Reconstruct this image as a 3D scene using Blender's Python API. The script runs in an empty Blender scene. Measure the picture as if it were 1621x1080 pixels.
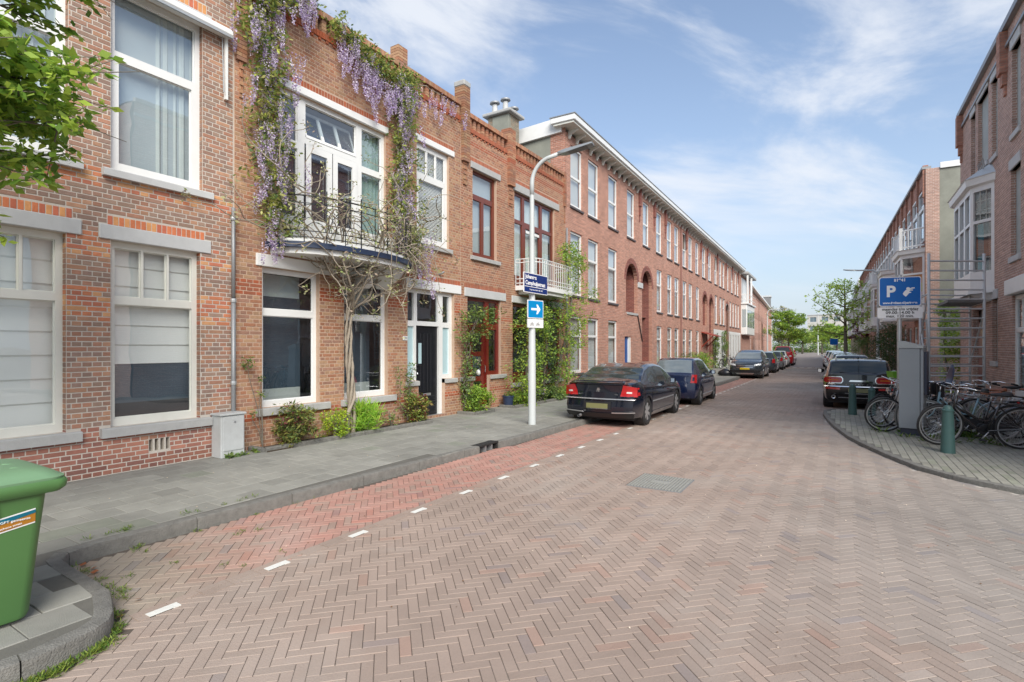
import bpy, math, random
import numpy as np
from mathutils import Vector, Matrix, noise
rnd = random.Random(7)
S = bpy.context.scene
C = S.collection
R = math.radians
# ---------------------------------------------------------------- camera, sky, sun, exposure
cam = bpy.data.cameras.new('camera'); camo = bpy.data.objects.new('camera', cam); C.objects.link(camo)
camo.location = (0, 0, 1.75); camo.rotation_euler = (R(90), 0, R(31.735))
cam.sensor_width = 36; cam.lens = 18.655; cam.shift_y = 0.0055; cam.clip_start = .05; cam.clip_end = 3000
S.camera = camo
SUN_EL, SUN_AZ = R(38), R(135)      # azimuth of the sun measured clockwise from +Y
W = bpy.data.worlds.new('World'); S.world = W; W.use_nodes = True
nt = W.node_tree; nt.nodes.clear()
def N(t, nt=None, **k):
    n = nt.nodes.new(t)
    for a, b in k.items(): setattr(n, a, b)
    return n
sky = N('ShaderNodeTexSky', nt, sky_type='NISHITA', sun_disc=False, sun_elevation=SUN_EL, sun_rotation=SUN_AZ, air_density=1.0, dust_density=.6, ozone_density=1.6)
bg1 = N('ShaderNodeBackground', nt); bg1.inputs[1].default_value = .105
bg2 = N('ShaderNodeBackground', nt); bg2.inputs[0].default_value = (.87, .91, .98, 1); bg2.inputs[1].default_value = .53
mixw = N('ShaderNodeMixShader', nt); outw = N('ShaderNodeOutputWorld', nt)
tc = N('ShaderNodeTexCoord', nt); sp = N('ShaderNodeSeparateXYZ', nt)
L = nt.links.new
L(tc.outputs['Generated'], sp.inputs[0])
def M(op, a, b=None, c=None, nt=nt, clamp=False):
    n = nt.nodes.new('ShaderNodeMath'); n.operation = op; n.use_clamp = clamp
    for i, x in enumerate((a, b, c)):
        if x is None: continue
        if isinstance(x, (int, float)): n.inputs[i].default_value = x
        else: nt.links.new(x, n.inputs[i])
    return n.outputs[0]
zz = M('MAXIMUM', sp.outputs[2], 0.0)
cb = N('ShaderNodeCombineXYZ', nt)
def dotk(v, k):
    d = N('ShaderNodeVectorMath', nt, operation='DOT_PRODUCT'); L(tc.outputs['Generated'], d.inputs[0]); d.inputs[1].default_value = v; return M('MULTIPLY', d.outputs['Value'], k)
# soft streaks that fall gently from upper left to lower right
L(dotk((.80, .50, -.33), 1.7), cb.inputs[0]); L(dotk((.26, .18, .94), 4.6), cb.inputs[1]); L(dotk((-.53, .85, 0), 1.7), cb.inputs[2])
n1 = N('ShaderNodeTexNoise', nt); n1.inputs['Scale'].default_value = 1.5; n1.inputs['Detail'].default_value = 10; n1.inputs['Roughness'].default_value = .58; n1.inputs['Distortion'].default_value = .5
mp = N('ShaderNodeMapping', nt); mp.inputs['Location'].default_value = (3.1, 7.4, 0); L(cb.outputs[0], mp.inputs[0]); L(mp.outputs[0], n1.inputs['Vector'])
n2 = N('ShaderNodeTexNoise', nt); n2.inputs['Scale'].default_value = .8; n2.inputs['Detail'].default_value = 3; L(mp.outputs[0], n2.inputs['Vector'])
cl = M('ADD', M('MULTIPLY', n1.outputs[0], .75), M('MULTIPLY', n2.outputs[0], .5))
mr = N('ShaderNodeMapRange', nt, interpolation_type='SMOOTHSTEP'); mr.inputs[1].default_value = .545; mr.inputs[2].default_value = .75; L(cl, mr.inputs[0])
hz = M('POWER', M('SUBTRACT', 1.0, zz), 3.6, clamp=True)     # milky towards the horizon
fac = M('MINIMUM', M('ADD', M('MULTIPLY', mr.outputs[0], .82), .07), .97)
bg3 = N('ShaderNodeBackground', nt); bg3.inputs[0].default_value = (.72, .84, 1.0, 1); bg3.inputs[1].default_value = .37
mixh = N('ShaderNodeMixShader', nt)
L(M('MINIMUM', hz, .93), mixh.inputs[0]); L(bg1.outputs[0], mixh.inputs[1]); L(bg3.outputs[0], mixh.inputs[2])
fac = M('MULTIPLY', fac, M('SUBTRACT', 1.0, M('MULTIPLY', M('POWER', hz, 3.0), .6)))
L(sky.outputs[0], bg1.inputs[0]); L(fac, mixw.inputs[0]); L(mixh.outputs[0], mixw.inputs[1]); L(bg2.outputs[0], mixw.inputs[2]); L(mixw.outputs[0], outw.inputs[0])
sl = bpy.data.lights.new('sun', 'SUN'); sl.energy = 2.5; sl.angle = R(38); sl.color = (1, .945, .85)
so = bpy.data.objects.new('sun', sl); C.objects.link(so)
sd = Vector((math.sin(SUN_AZ)*math.cos(SUN_EL), math.cos(SUN_AZ)*math.cos(SUN_EL), math.sin(SUN_EL)))
so.rotation_euler = sd.to_track_quat('Z', 'Y').to_euler()
S.view_settings.view_transform = 'Standard'; S.view_settings.look = 'None'; S.view_settings.gamma = 1; S.view_settings.exposure = .95
S.render.engine = 'CYCLES'
try:
    S.cycles.max_bounces = 6; S.cycles.transparent_max_bounces = 12; S.cycles.glossy_bounces = 3; S.cycles.use_denoising = True; S.cycles.caustics_reflective = False; S.cycles.caustics_refractive = False
except Exception: pass
# ---------------------------------------------------------------- materials
MAT = {}
def newmat(name):
    m = bpy.data.materials.new(name); m.use_nodes = True; t = m.node_tree
    b = t.nodes['Principled BSDF']; MAT[name] = m
    return m, t, b
def srgb(r, g, b):
    f = lambda c: (c/255/12.92) if c/255 <= .04045 else ((c/255+.055)/1.055)**2.4
    return (f(r), f(g), f(b), 1)
def mat(name, col, rough=.6, metal=0, spec=.5, var=.15, vscale=3.0, bump=0, bscale=60, tint=False, coat=0, dirt=0, dust=0):
    m, t, b = newmat(name)
    b.inputs['Roughness'].default_value = rough; b.inputs['Metallic'].default_value = metal
    b.inputs['Specular IOR Level'].default_value = spec; b.inputs['Coat Weight'].default_value = coat; b.inputs['Coat Roughness'].default_value = .03
    c = col if len(col) == 4 else (*col, 1)
    tcn = t.nodes.new('ShaderNodeNewGeometry')
    nz = t.nodes.new('ShaderNodeTexNoise'); nz.inputs['Scale'].default_value = vscale; nz.inputs['Detail'].default_value = 6; nz.inputs['Roughness'].default_value = .65
    t.links.new(tcn.outputs['Position'], nz.inputs['Vector'])
    k = M('ADD', M('MULTIPLY', nz.outputs[0], 2*var*1.6, nt=t), 1-var*1.6, nt=t)
    vm = t.nodes.new('ShaderNodeVectorMath'); vm.operation = 'SCALE'
    if tint:
        at = t.nodes.new('ShaderNodeAttribute'); at.attribute_name = 'tint'
        mx = t.nodes.new('ShaderNodeVectorMath'); mx.operation = 'MULTIPLY'; mx.inputs[1].default_value = c[:3]
        t.links.new(at.outputs['Color'], mx.inputs[0]); t.links.new(mx.outputs[0], vm.inputs[0])
    else: vm.inputs[0].default_value = c[:3]
    t.links.new(k, vm.inputs['Scale']); out = vm.outputs[0]
    if dirt:
        d = t.nodes.new('ShaderNodeTexNoise'); d.inputs['Scale'].default_value = .7; d.inputs['Detail'].default_value = 8; d.inputs['Roughness'].default_value = .7
        t.links.new(tcn.outputs['Position'], d.inputs['Vector'])
        r = t.nodes.new('ShaderNodeMapRange'); r.inputs[1].default_value = .48; r.inputs[2].default_value = .7; r.inputs[4].default_value = dirt; t.links.new(d.outputs[0], r.inputs[0])
        mm = t.nodes.new('ShaderNodeMix'); mm.data_type = 'RGBA'; t.links.new(r.outputs[0], mm.inputs[0]); t.links.new(out, mm.inputs[6]); mm.inputs[7].default_value = (.12, .11, .09, 1); out = mm.outputs[2]
    if dust:
        d = t.nodes.new('ShaderNodeTexNoise'); d.inputs['Scale'].default_value = .55; d.inputs['Detail'].default_value = 7; d.inputs['Roughness'].default_value = .62; d.inputs['Distortion'].default_value = .6
        t.links.new(tcn.outputs['Position'], d.inputs['Vector'])
        r = t.nodes.new('ShaderNodeMapRange'); r.inputs[1].default_value = .52; r.inputs[2].default_value = .74; r.inputs[4].default_value = dust; t.links.new(d.outputs[0], r.inputs[0])
        mm = t.nodes.new('ShaderNodeMix'); mm.data_type = 'RGBA'; t.links.new(r.outputs[0], mm.inputs[0]); t.links.new(out, mm.inputs[6]); mm.inputs[7].default_value = (.42, .39, .35, 1); out = mm.outputs[2]
    t.links.new(out, b.inputs['Base Color'])
    if bump:
        n = t.nodes.new('ShaderNodeTexNoise'); n.inputs['Scale'].default_value = bscale; n.inputs['Detail'].default_value = 4; t.links.new(tcn.outputs['Position'], n.inputs['Vector'])
        bp = t.nodes.new('ShaderNodeBump'); bp.inputs['Strength'].default_value = bump; bp.inputs['Distance'].default_value = .01
        t.links.new(n.outputs[0], bp.inputs['Height']); t.links.new(bp.outputs[0], b.inputs['Normal'])
    return m
def leafmat(name, col, trans=.35, rough=.5):
    m, t, b = newmat(name)
    at = t.nodes.new('ShaderNodeAttribute'); at.attribute_name = 'tint'
    mx = t.nodes.new('ShaderNodeVectorMath'); mx.operation = 'MULTIPLY'; mx.inputs[1].default_value = col[:3]
    t.links.new(at.outputs['Color'], mx.inputs[0]); t.links.new(mx.outputs[0], b.inputs['Base Color'])
    b.inputs['Roughness'].default_value = rough; b.inputs['Specular IOR Level'].default_value = .3
    tr = t.nodes.new('ShaderNodeBsdfTranslucent'); t.links.new(mx.outputs[0], tr.inputs[0])
    ms = t.nodes.new('ShaderNodeMixShader'); ms.inputs[0].default_value = trans
    o = t.nodes['Material Output']; t.links.new(b.outputs[0], ms.inputs[1]); t.links.new(tr.outputs[0], ms.inputs[2]); t.links.new(ms.outputs[0], o.inputs[0])
    return m
def glassmat(name, tint=(.75, .8, .8), ior=.1, rough=.0):
    m, t, b = newmat(name); t.nodes.remove(b)
    tr = t.nodes.new('ShaderNodeBsdfTransparent'); tr.inputs[0].default_value = (*tint, 1)
    gl = t.nodes.new('ShaderNodeBsdfGlossy'); gl.inputs['Roughness'].default_value = rough; gl.inputs[0].default_value = (.93, .96, 1, 1)
    lw = t.nodes.new('ShaderNodeLayerWeight'); lw.inputs[0].default_value = .5; f0 = ior
    frv = M('ADD', M('MULTIPLY', M('POWER', lw.outputs['Facing'], 3.2, nt=t), 1-f0, nt=t), f0, nt=t)
    tcn = t.nodes.new('ShaderNodeTexCoord'); n = t.nodes.new('ShaderNodeTexNoise'); n.inputs['Scale'].default_value = 1.3
    t.links.new(tcn.outputs['Object'], n.inputs['Vector']); bp = t.nodes.new('ShaderNodeBump'); bp.inputs['Strength'].default_value = .05; bp.inputs['Distance'].default_value = .05
    t.links.new(n.outputs[0], bp.inputs['Height']); t.links.new(bp.outputs[0], gl.inputs['Normal'])
    ms = t.nodes.new('ShaderNodeMixShader'); t.links.new(frv, ms.inputs[0]); t.links.new(tr.outputs[0], ms.inputs[1]); t.links.new(gl.outputs[0], ms.inputs[2])
    t.links.new(ms.outputs[0], t.nodes['Material Output'].inputs[0])
    return m
def brickmat(name, c1, c2, mortar, sc=1.0, axis='yz'):
    """procedural brick courses for walls too far away for built bricks"""
    m, t, b = newmat(name); lk = t.links.new
    tcn = t.nodes.new('ShaderNodeTexCoord'); s = t.nodes.new('ShaderNodeSeparateXYZ'); lk(tcn.outputs['Object'], s.inputs[0])
    cbn = t.nodes.new('ShaderNodeCombineXYZ'); lk(M('ADD', s.outputs[1], s.outputs[0], nt=t), cbn.inputs[0]); lk(s.outputs[2], cbn.inputs[1])
    br = t.nodes.new('ShaderNodeTexBrick'); lk(cbn.outputs[0], br.inputs['Vector']); br.offset = .5
    br.inputs['Scale'].default_value = 1; br.inputs['Brick Width'].default_value = .165; br.inputs['Row Height'].default_value = .0625; br.inputs['Mortar Size'].default_value = .0065; br.inputs['Mortar Smooth'].default_value = .3
    br.inputs['Color1'].default_value = (*c1[:3], 1); br.inputs['Color2'].default_value = (*c2[:3], 1); br.inputs['Mortar'].default_value = (*mortar[:3], 1); br.inputs['Bias'].default_value = 0
    n = t.nodes.new('ShaderNodeTexNoise'); n.inputs['Scale'].default_value = .8; n.inputs['Detail'].default_value = 8; n.inputs['Roughness'].default_value = .7; lk(tcn.outputs['Object'], n.inputs['Vector'])
    n3 = t.nodes.new('ShaderNodeTexNoise'); n3.inputs['Scale'].default_value = 9; n3.inputs['Detail'].default_value = 3; lk(cbn.outputs[0], n3.inputs['Vector'])
    mpn = t.nodes.new('ShaderNodeMapping'); mpn.inputs['Scale'].default_value = (2.2, 15, 1); lk(cbn.outputs[0], mpn.inputs[0]); n4 = t.nodes.new('ShaderNodeTexNoise'); n4.inputs['Scale'].default_value = 1; n4.inputs['Detail'].default_value = 2; lk(mpn.outputs[0], n4.inputs['Vector'])
    k = M('ADD', M('ADD', M('MULTIPLY', n.outputs[0], .7, nt=t), M('MULTIPLY', n3.outputs[0], .4, nt=t), nt=t), M('MULTIPLY', n4.outputs[0], 1.0, nt=t), nt=t)
    k = M('SUBTRACT', k, .05, nt=t)
    vm = t.nodes.new('ShaderNodeVectorMath'); vm.operation = 'SCALE'; lk(br.outputs['Color'], vm.inputs[0]); lk(k, vm.inputs['Scale']); lk(vm.outputs[0], b.inputs['Base Color'])
    bp = t.nodes.new('ShaderNodeBump'); bp.inputs['Strength'].default_value = .6; bp.inputs['Distance'].default_value = .008; bp.invert = True; lk(br.outputs['Fac'], bp.inputs['Height']); lk(bp.outputs[0], b.inputs['Normal'])
    b.inputs['Roughness'].default_value = .85
    return m
# ---------------------------------------------------------------- mesh tools
class MB:
    def __init__(s): s.v = []; s.f = []; s.c = []
    def quad(s, a, b, c, d, col=(1, 1, 1)):
        n = len(s.v); s.v += [a, b, c, d]; s.f.append((n, n+1, n+2, n+3)); s.c.append(col); return s
    def poly(s, pts, col=(1, 1, 1)):
        n = len(s.v); s.v += list(pts); s.f.append(tuple(range(n, n+len(pts)))); s.c.append(col); return s
    def box(s, x0, x1, y0, y1, z0, z1, col=(1, 1, 1), skip=()):
        n = len(s.v)
        s.v += [(x0, y0, z0), (x1, y0, z0), (x1, y1, z0), (x0, y1, z0), (x0, y0, z1), (x1, y0, z1), (x1, y1, z1), (x0, y1, z1)]
        F = {'-z': (0, 3, 2, 1), '+z': (4, 5, 6, 7), '-y': (0, 1, 5, 4), '+x': (1, 2, 6, 5), '+y': (2, 3, 7, 6), '-x': (3, 0, 4, 7)}
        for k, q in F.items():
            if k not in skip: s.f.append(tuple(n+i for i in q)); s.c.append(col)
        return s
    def bbox(s, x0, x1, y0, y1, z0, z1, b=.01, col=(1, 1, 1)):
        """box with chamfered edges"""
        P = []
        for (zz_, ins) in ((z0, b), (z0+b, 0), (z1-b, 0), (z1, b)):
            xs0, xs1, ys0, ys1 = x0+ins, x1-ins, y0+ins, y1-ins; bb = b if ins == 0 else b*.5
            P.append([(xs0+bb, ys0, zz_), (xs1-bb, ys0, zz_), (xs1, ys0+bb, zz_), (xs1, ys1-bb, zz_), (xs1-bb, ys1, zz_), (xs0+bb, ys1, zz_), (xs0, ys1-bb, zz_), (xs0, ys0+bb, zz_)])
        s.loft(P, col, caps=True); return s
    def loft(s, rings, col=(1, 1, 1), caps=False, closed=True):
        n = len(s.v); k = len(rings[0])
        for r in rings: s.v += list(r)
        for i in range(len(rings)-1):
            for j in range(k if closed else k-1):
                a = n+i*k+j; b = n+i*k+(j+1) % k
                s.f.append((a, b, b+k, a+k)); s.c.append(col)
        if caps:
            s.f.append(tuple(n+j for j in range(k))[::-1]); s.c.append(col); s.f.append(tuple(n+(len(rings)-1)*k+j for j in range(k))); s.c.append(col)
        return s
    def tube(s, pts, r, k=8, col=(1, 1, 1), caps=True):
        pts = [Vector(p) for p in pts]; rings = []
        rs = r if isinstance(r, (list, tuple)) else [r]*len(pts)
        up = None
        for i, p in enumerate(pts):
            d = (pts[min(i+1, len(pts)-1)]-pts[max(i-1, 0)])
            if d.length < 1e-9: d = Vector((0, 0, 1))
            d.normalize()
            if up is None: up = Vector((0, 0, 1)) if abs(d.z) < .9 else Vector((1, 0, 0))
            a = d.cross(up)
            if a.length < 1e-4: a = d.cross(Vector((1, 0.3, 0)))
            a.normalize(); b = a.cross(d).normalized(); up = b
            rings.append([tuple(p+(a*math.cos(t)+b*math.sin(t))*rs[i]) for t in [2*math.pi*j/k for j in range(k)]])
        return s.loft(rings, col, caps)
    def lathe(s, prof, k=20, c=(0, 0, 0), axis='z', col=(1, 1, 1), caps=False):
        rings = []
        for (r, h) in prof:
            ring = []
            for j in range(k):
                t = 2*math.pi*j/k; a, b = r*math.cos(t), r*math.sin(t)
                ring.append({'z': (c[0]+a, c[1]+b, c[2]+h), 'y': (c[0]+b, c[1]+h, c[2]+a), 'x': (c[0]+h, c[1]+a, c[2]+b)}[axis])
            rings.append(ring)
        return s.loft(rings, col, caps)
    def prism(s, poly, x0, x1, axis='x', col=(1, 1, 1)):
        """extrude 2d poly: axis x -> poly in (y,z); y -> (x,z); z -> (x,y)"""
        g = {'x': lambda p, t: (t, p[0], p[1]), 'y': lambda p, t: (p[0], t, p[1]), 'z': lambda p, t: (p[0], p[1], t)}[axis]
        return s.loft([[g(p, x0) for p in poly], [g(p, x1) for p in poly]], col, True)
    def xf(s, mtx, start=0):
        for i in range(start, len(s.v)): s.v[i] = tuple(mtx @ Vector(s.v[i]))
        return s
    def mesh(s, name, mt, smooth=False, tint=None):
        me = bpy.data.meshes.new(name); me.from_pydata(s.v, [], s.f)
        if tint is None: tint = any(c != (1, 1, 1) for c in s.c)
        if tint:
            a = me.color_attributes.new('tint', 'FLOAT_COLOR', 'CORNER')
            cnt = [len(f) for f in s.f]; arr = np.repeat(np.array([(*c[:3], 1) for c in s.c], dtype=np.float32), cnt, axis=0)
            a.data.foreach_set('color', arr.ravel())
        if smooth: me.polygons.foreach_set('use_smooth', [True]*len(s.f))
        if mt: me.materials.append(mt)
        me.update(); return me
    def build(s, name, mt, parent=None, smooth=False, tint=None, loc=None, **tags):
        if mt and mt.get('tinted'): tint = True
        o = bpy.data.objects.new(name, s.mesh(name, mt, smooth, tint)); C.objects.link(o)
        if parent: o.parent = parent
        if loc: o.location = loc
        if smooth == 'auto': autosm(o)
        for k, v in tags.items():
            if v: o[{'cat': 'category'}.get(k, k)] = v
        return o
def autosm(o, ang=35):
    me = o.data
    me.polygons.foreach_set('use_smooth', [True]*len(me.polygons))
    try: me.set_sharp_from_angle(angle=R(ang))
    except Exception: pass
def npquads(name, V, col, mt, parent=None, **tags):
    """V: (N,4,3) quads, col: (N,3)"""
    n = len(V); me = bpy.data.meshes.new(name); me.vertices.add(n*4); me.vertices.foreach_set('co', V.astype(np.float32).ravel())
    me.loops.add(n*4); me.loops.foreach_set('vertex_index', np.arange(n*4, dtype=np.int32)); me.polygons.add(n)
    me.polygons.foreach_set('loop_start', np.arange(n, dtype=np.int32)*4)
    try: me.polygons.foreach_set('loop_total', np.full(n, 4, dtype=np.int32))
    except Exception: pass
    a = me.color_attributes.new('tint', 'FLOAT_COLOR', 'CORNER'); cc = np.concatenate([col, np.ones((n, 1))], 1); a.data.foreach_set('color', np.repeat(cc, 4, axis=0).astype(np.float32).ravel())
    me.materials.append(mt); me.update(calc_edges=True); me.validate()
    if name is None: return me
    o = bpy.data.objects.new(name, me); C.objects.link(o)
    if parent: o.parent = parent
    for k, v in tags.items():
        if v: o[{'cat': 'category'}.get(k, k)] = v
    return o
def thing(name, label, cat, loc=(0, 0, 0), rz=0, group=None):
    o = bpy.data.objects.new(name, None); C.objects.link(o); o.location = loc; o.rotation_euler = (0, 0, rz); o.empty_display_size = .2
    o['label'] = label; o['category'] = cat
    if group: o['group'] = group
    return o
def copy_tree(o, parent=None):
    c = o.copy(); C.objects.link(c)
    if parent: c.parent = parent
    for ch in list(o.children): copy_tree(ch, c)
    return c
def dup(o, label, loc, rz=None, group=None):
    c = copy_tree(o); c['label'] = label; c.location = loc
    if rz is not None: c.rotation_euler = (0, 0, rz)
    if group: c['group'] = group
    return c
NR = np.random.default_rng(11)
def leaves(name, pts, n_each, spread, size, mt, parent=None, cols=((1, 1, 1),), droop=0.0, aspect=.5, seed=1, **tags):
    """folded diamond leaves scattered about given points"""
    g = np.random.default_rng(seed); P = np.repeat(np.array(pts, float), n_each, axis=0); n = len(P)
    d = g.normal(size=(n, 3)); d /= np.linalg.norm(d, axis=1)[:, None]; rr = g.random(n)**.45
    sp_ = np.array(spread if isinstance(spread, (tuple, list)) else (spread,)*3); P = P+d*rr[:, None]*sp_
    a = g.normal(size=(n, 3)); a[:, 2] = a[:, 2]*.45-droop; a /= np.linalg.norm(a, axis=1)[:, None]
    b = np.cross(a, g.normal(size=(n, 3))*.6+np.array([0, 0, 1])); b /= np.linalg.norm(b, axis=1)[:, None]
    s = (size*(.65+.7*g.random(n)))[:, None]
    V = np.stack([P, P+a*s*.5+b*s*aspect*.5, P+a*s, P+a*s*.5-b*s*aspect*.5], 1)
    cs = np.array(cols, float); col = cs[g.integers(0, len(cs), n)]*(.7+.6*g.random(n))[:, None]
    return npquads(name, V, col, mt, parent, **tags)
def text(s, body, size, mt, parent, loc, rot, name='lettering', align='CENTER', extr=.001, sx=1.0, bold=0.0):
    cu = bpy.data.curves.new(name, 'FONT'); cu.body = body; cu.size = size; cu.align_x = align; cu.align_y = 'CENTER'; cu.extrude = extr; cu.offset = bold
    o = bpy.data.objects.new(name, cu); C.objects.link(o)
    me = bpy.data.meshes.new_from_object(o.evaluated_get(bpy.context.evaluated_depsgraph_get())); C.objects.unlink(o); bpy.data.objects.remove(o)
    for v in me.vertices: v.co.x *= sx
    me.materials.clear(); me.materials.append(mt)
    q = bpy.data.objects.new(name, me); C.objects.link(q); q.parent = parent; q.location = loc; q.rotation_euler = rot
    return q
mat('white_paint', (.78, .79, .78), .35, var=.04, bump=.05, dirt=.05)
mat('cream_paint', (.72, .72, .66), .4, var=.05, bump=.08, dirt=.12)
mat('stone', (.42, .42, .41), .8, var=.12, vscale=8, bump=.3, bscale=90, dirt=.15)
mat('stone_pale', (.52, .53, .53), .7, var=.1, vscale=5, bump=.15, bscale=90, dirt=.15)
mat('stone_dark', (.2, .2, .2), .8, var=.2, vscale=6, bump=.3, bscale=80)
mat('render_grey', (.27, .28, .24), .9, var=.22, vscale=1.2, bump=.2, bscale=30, dirt=.35)
mat('mortar', (.56, .51, .45), .95, var=.12, vscale=6, bump=.3, bscale=120)
mat('mortar_orange', (.50, .36, .27), .95, var=.15, vscale=6, bump=.3, bscale=120)
MAT['brick'] = mat('brick', (1, 1, 1), .8, var=.18, vscale=14, bump=.35, bscale=110, tint=True, spec=.3, dirt=.16)
glassmat('glass', (.96, .98, .98), .13); glassmat('glass_dark', (.82, .88, .9), .18)
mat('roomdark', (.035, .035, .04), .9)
mat('blind', (.86, .88, .85), .8, var=.04); mat('curtain', (.72, .74, .71), .9, var=.08, vscale=5); mat('frosted', (.42, .58, .62), .5, var=.03)
mat('zinc', (.30, .31, .32), .5, metal=.4, var=.15); mat('galv', (.50, .52, .53), .42, metal=.55, var=.12, vscale=9)
mat('black_paint', (.012, .013, .017), .3, var=.1); mat('blue_paint', (.025, .04, .085), .4); mat('mahogany', (.16, .035, .018), .35, var=.2, vscale=5, coat=.3)
mat('red_door', (.17, .018, .012), .3, var=.15, coat=.4); mat('dark', (.02, .02, .02), .8); mat('soil', (.06, .045, .03), .95, var=.3, vscale=10, bump=.5, bscale=50)
mat('bark', (.17, .15, .12), .9, var=.3, vscale=14, bump=.6, bscale=50); mat('bark_pale', (.31, .265, .21), .85, var=.25, vscale=16, bump=.5, bscale=60)
mat('rubber', (.02, .02, .021), .7, var=.1); mat('chrome', (.75, .76, .78), .12, metal=1, var=.02); mat('silver', (.55, .56, .57), .3, metal=.7, var=.05)
# ---------------------------------------------------------------- ground, road, pavements
mat('sand', (.36, .32, .28), .95, var=.2, vscale=9, bump=.4, bscale=90)
mat('joint', (.15, .13, .115), .95, var=.35, vscale=5, bump=.3, bscale=90)
def mixjoint():
    m, t, b = newmat('road_bed'); lk = t.links.new
    tcn = t.nodes.new('ShaderNodeTexCoord'); s = t.nodes.new('ShaderNodeSeparateXYZ'); lk(tcn.outputs['Object'], s.inputs[0])
    n = t.nodes.new('ShaderNodeTexNoise'); n.inputs['Scale'].default_value = .5; n.inputs['Detail'].default_value = 5; lk(tcn.outputs['Object'], n.inputs['Vector'])
    k = M('ADD', M('MULTIPLY', s.outputs[0], .33, nt=t), M('MULTIPLY', M('SUBTRACT', n.outputs[0], .5, nt=t), 3.2, nt=t), nt=t)
    r = t.nodes.new('ShaderNodeMapRange'); r.inputs[1].default_value = -.75; r.inputs[2].default_value = -.05; lk(k, r.inputs[0])
    mx = t.nodes.new('ShaderNodeMix'); mx.data_type = 'RGBA'; lk(r.outputs[0], mx.inputs[0]); mx.inputs[6].default_value = (.105, .085, .07, 1); mx.inputs[7].default_value = (.44, .41, .37, 1)
    lk(mx.outputs[2], b.inputs['Base Color']); b.inputs['Roughness'].default_value = .95
mixjoint()
mat('paver', (.89, .91, .885), .78, var=.15, vscale=1.6, bump=.25, bscale=70, tint=True, spec=.35, dirt=.12, dust=.4)
mat('slab', (1, 1, 1), .85, var=.17, vscale=3.5, bump=.4, bscale=140, tint=True, spec=.3, dirt=.12)
mat('kerbstone', (.175, .17, .155), .9, var=.35, vscale=14, bump=1.0, bscale=90, dirt=.2)
mat('bed_grey', (.13, .125, .11), .95, var=.2, vscale=7, bump=.3, bscale=90)
mat('cover_iron', (.30, .30, .27), .6, var=.15, vscale=8, bump=.2)
mat('white_mark', (.70, .70, .66), .7, var=.1, vscale=20, bump=.2)
mat('far_ground', (.22, .21, .19), .9, var=.2)
def kx(y): # x of the left kerb
    pts = [(-3, -3.6), (.9, -3.62), (1.06, -3.6), (1.33, -3.66), (1.44, -3.73), (1.5, -3.83), (1.56, -4.0), (1.61, -4.16), (1.63, -4.9), (1.67, -5.19), (1.9, -5.25), (6.8, -5.03), (10.3, -4.88), (27, -4.66), (60, -4.9), (110, -7.2)]
    for (a, b), (c, d) in zip(pts, pts[1:]):
        if a <= y <= c: return b+(d-b)*(y-a)/(c-a)
    return pts[-1][1]
RK = [(12, 7.0), (6, 7.7), (3.2, 8.2), (1.85, 8.5), (1.35, 8.85), (.93, 9.4), (.62, 10.2), (.3, 11.2), (.1, 12.0), (-.12, 13.3), (-.26, 14.4), (-.37, 15.6), (-.38, 16.4), (-.2, 16.9), (.3, 17.05), (1.1, 17.1), (1.32, 17.4), (1.32, 29), (.7, 60), (-1.9, 110)]
def rx(y):
    if y < 7: return 12
    for (a, b), (c, d) in zip(RK, RK[1:]):
        if b <= y <= d: return a+(c-a)*(y-b)/(d-b)
    return RK[-1][0]
g = MB(); g.quad((-600, -200, -.06), (600, -200, -.06), (600, 1500, -.06), (-600, 1500, -.06)); g.build('ground', MAT['far_ground'], kind='structure')
road = MB(); road.quad((-9, -4, -.006), (14, -4, -.006), (14, 52.05, -.006), (-9, 52.05, -.006)); road = road.build('road', MAT['road_bed'], kind='structure')
def road_col(x, y, g_):
    n1_ = noise.noise(Vector((x*.5, y*.5, 3))); n2_ = noise.noise(Vector((x*.13+5, y*.13, 9)))
    if x < -3.85+.02*n1_ and y > 1.6:      # parking bay, redder further along
        t = min(1, max(0, (y-1.5)/1.9+n1_*.7)); a = (.36, .30, .25); b = (.47, .245, .205) if g_.random() < .8 else (.40, .26, .22)
        t *= .75+.25*g_.random()
    else:
        t = min(1, max(0, .5+n2_*1.2+x*.12)); a = (.375, .285, .245); b = (.315, .28, .26)
    c = [a[i]+(b[i]-a[i])*t for i in range(3)]
    k = g_.uniform(.93, 1.07)*(1+.16*n1_)
    r_ = g_.random()
    if r_ < .03: c = [c[0]*.85, c[1]*.88, c[2]*.95]
    elif r_ < .07: c = [c[0]*1.06, c[1]*.95, c[2]*.92]
    return tuple(min(.7, q*k) for q in c)
def herring(y0, y1):
    Wd = .0695; n = 3; ca = math.cos(R(45)); out = []
    K = int((y1+16)/Wd/ca)+60
    # enumerate lattice in rotated frame
    ext = y1*1.1+14
    lo = int(-ext/Wd); hi = int(ext/Wd)
    for k in range(lo, hi):
        v = k*Wd
        for m_ in range(-int(ext/(2*n*Wd))-2, int(ext/(2*n*Wd))+2):
            u = (k+2*n*m_)*Wd
            for (uu, vv, du, dv) in ((u, v, n*Wd, Wd), (u, v+Wd, Wd, n*Wd)):
                cu, cv = uu+du/2, vv+dv/2
                x = (cu-cv)*ca; y = (cu+cv)*ca
                if y < y0 or y > y1 or x < -6 or x > 9: continue
                out.append((x, y, 0 if du > dv else 1))
    return out
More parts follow.
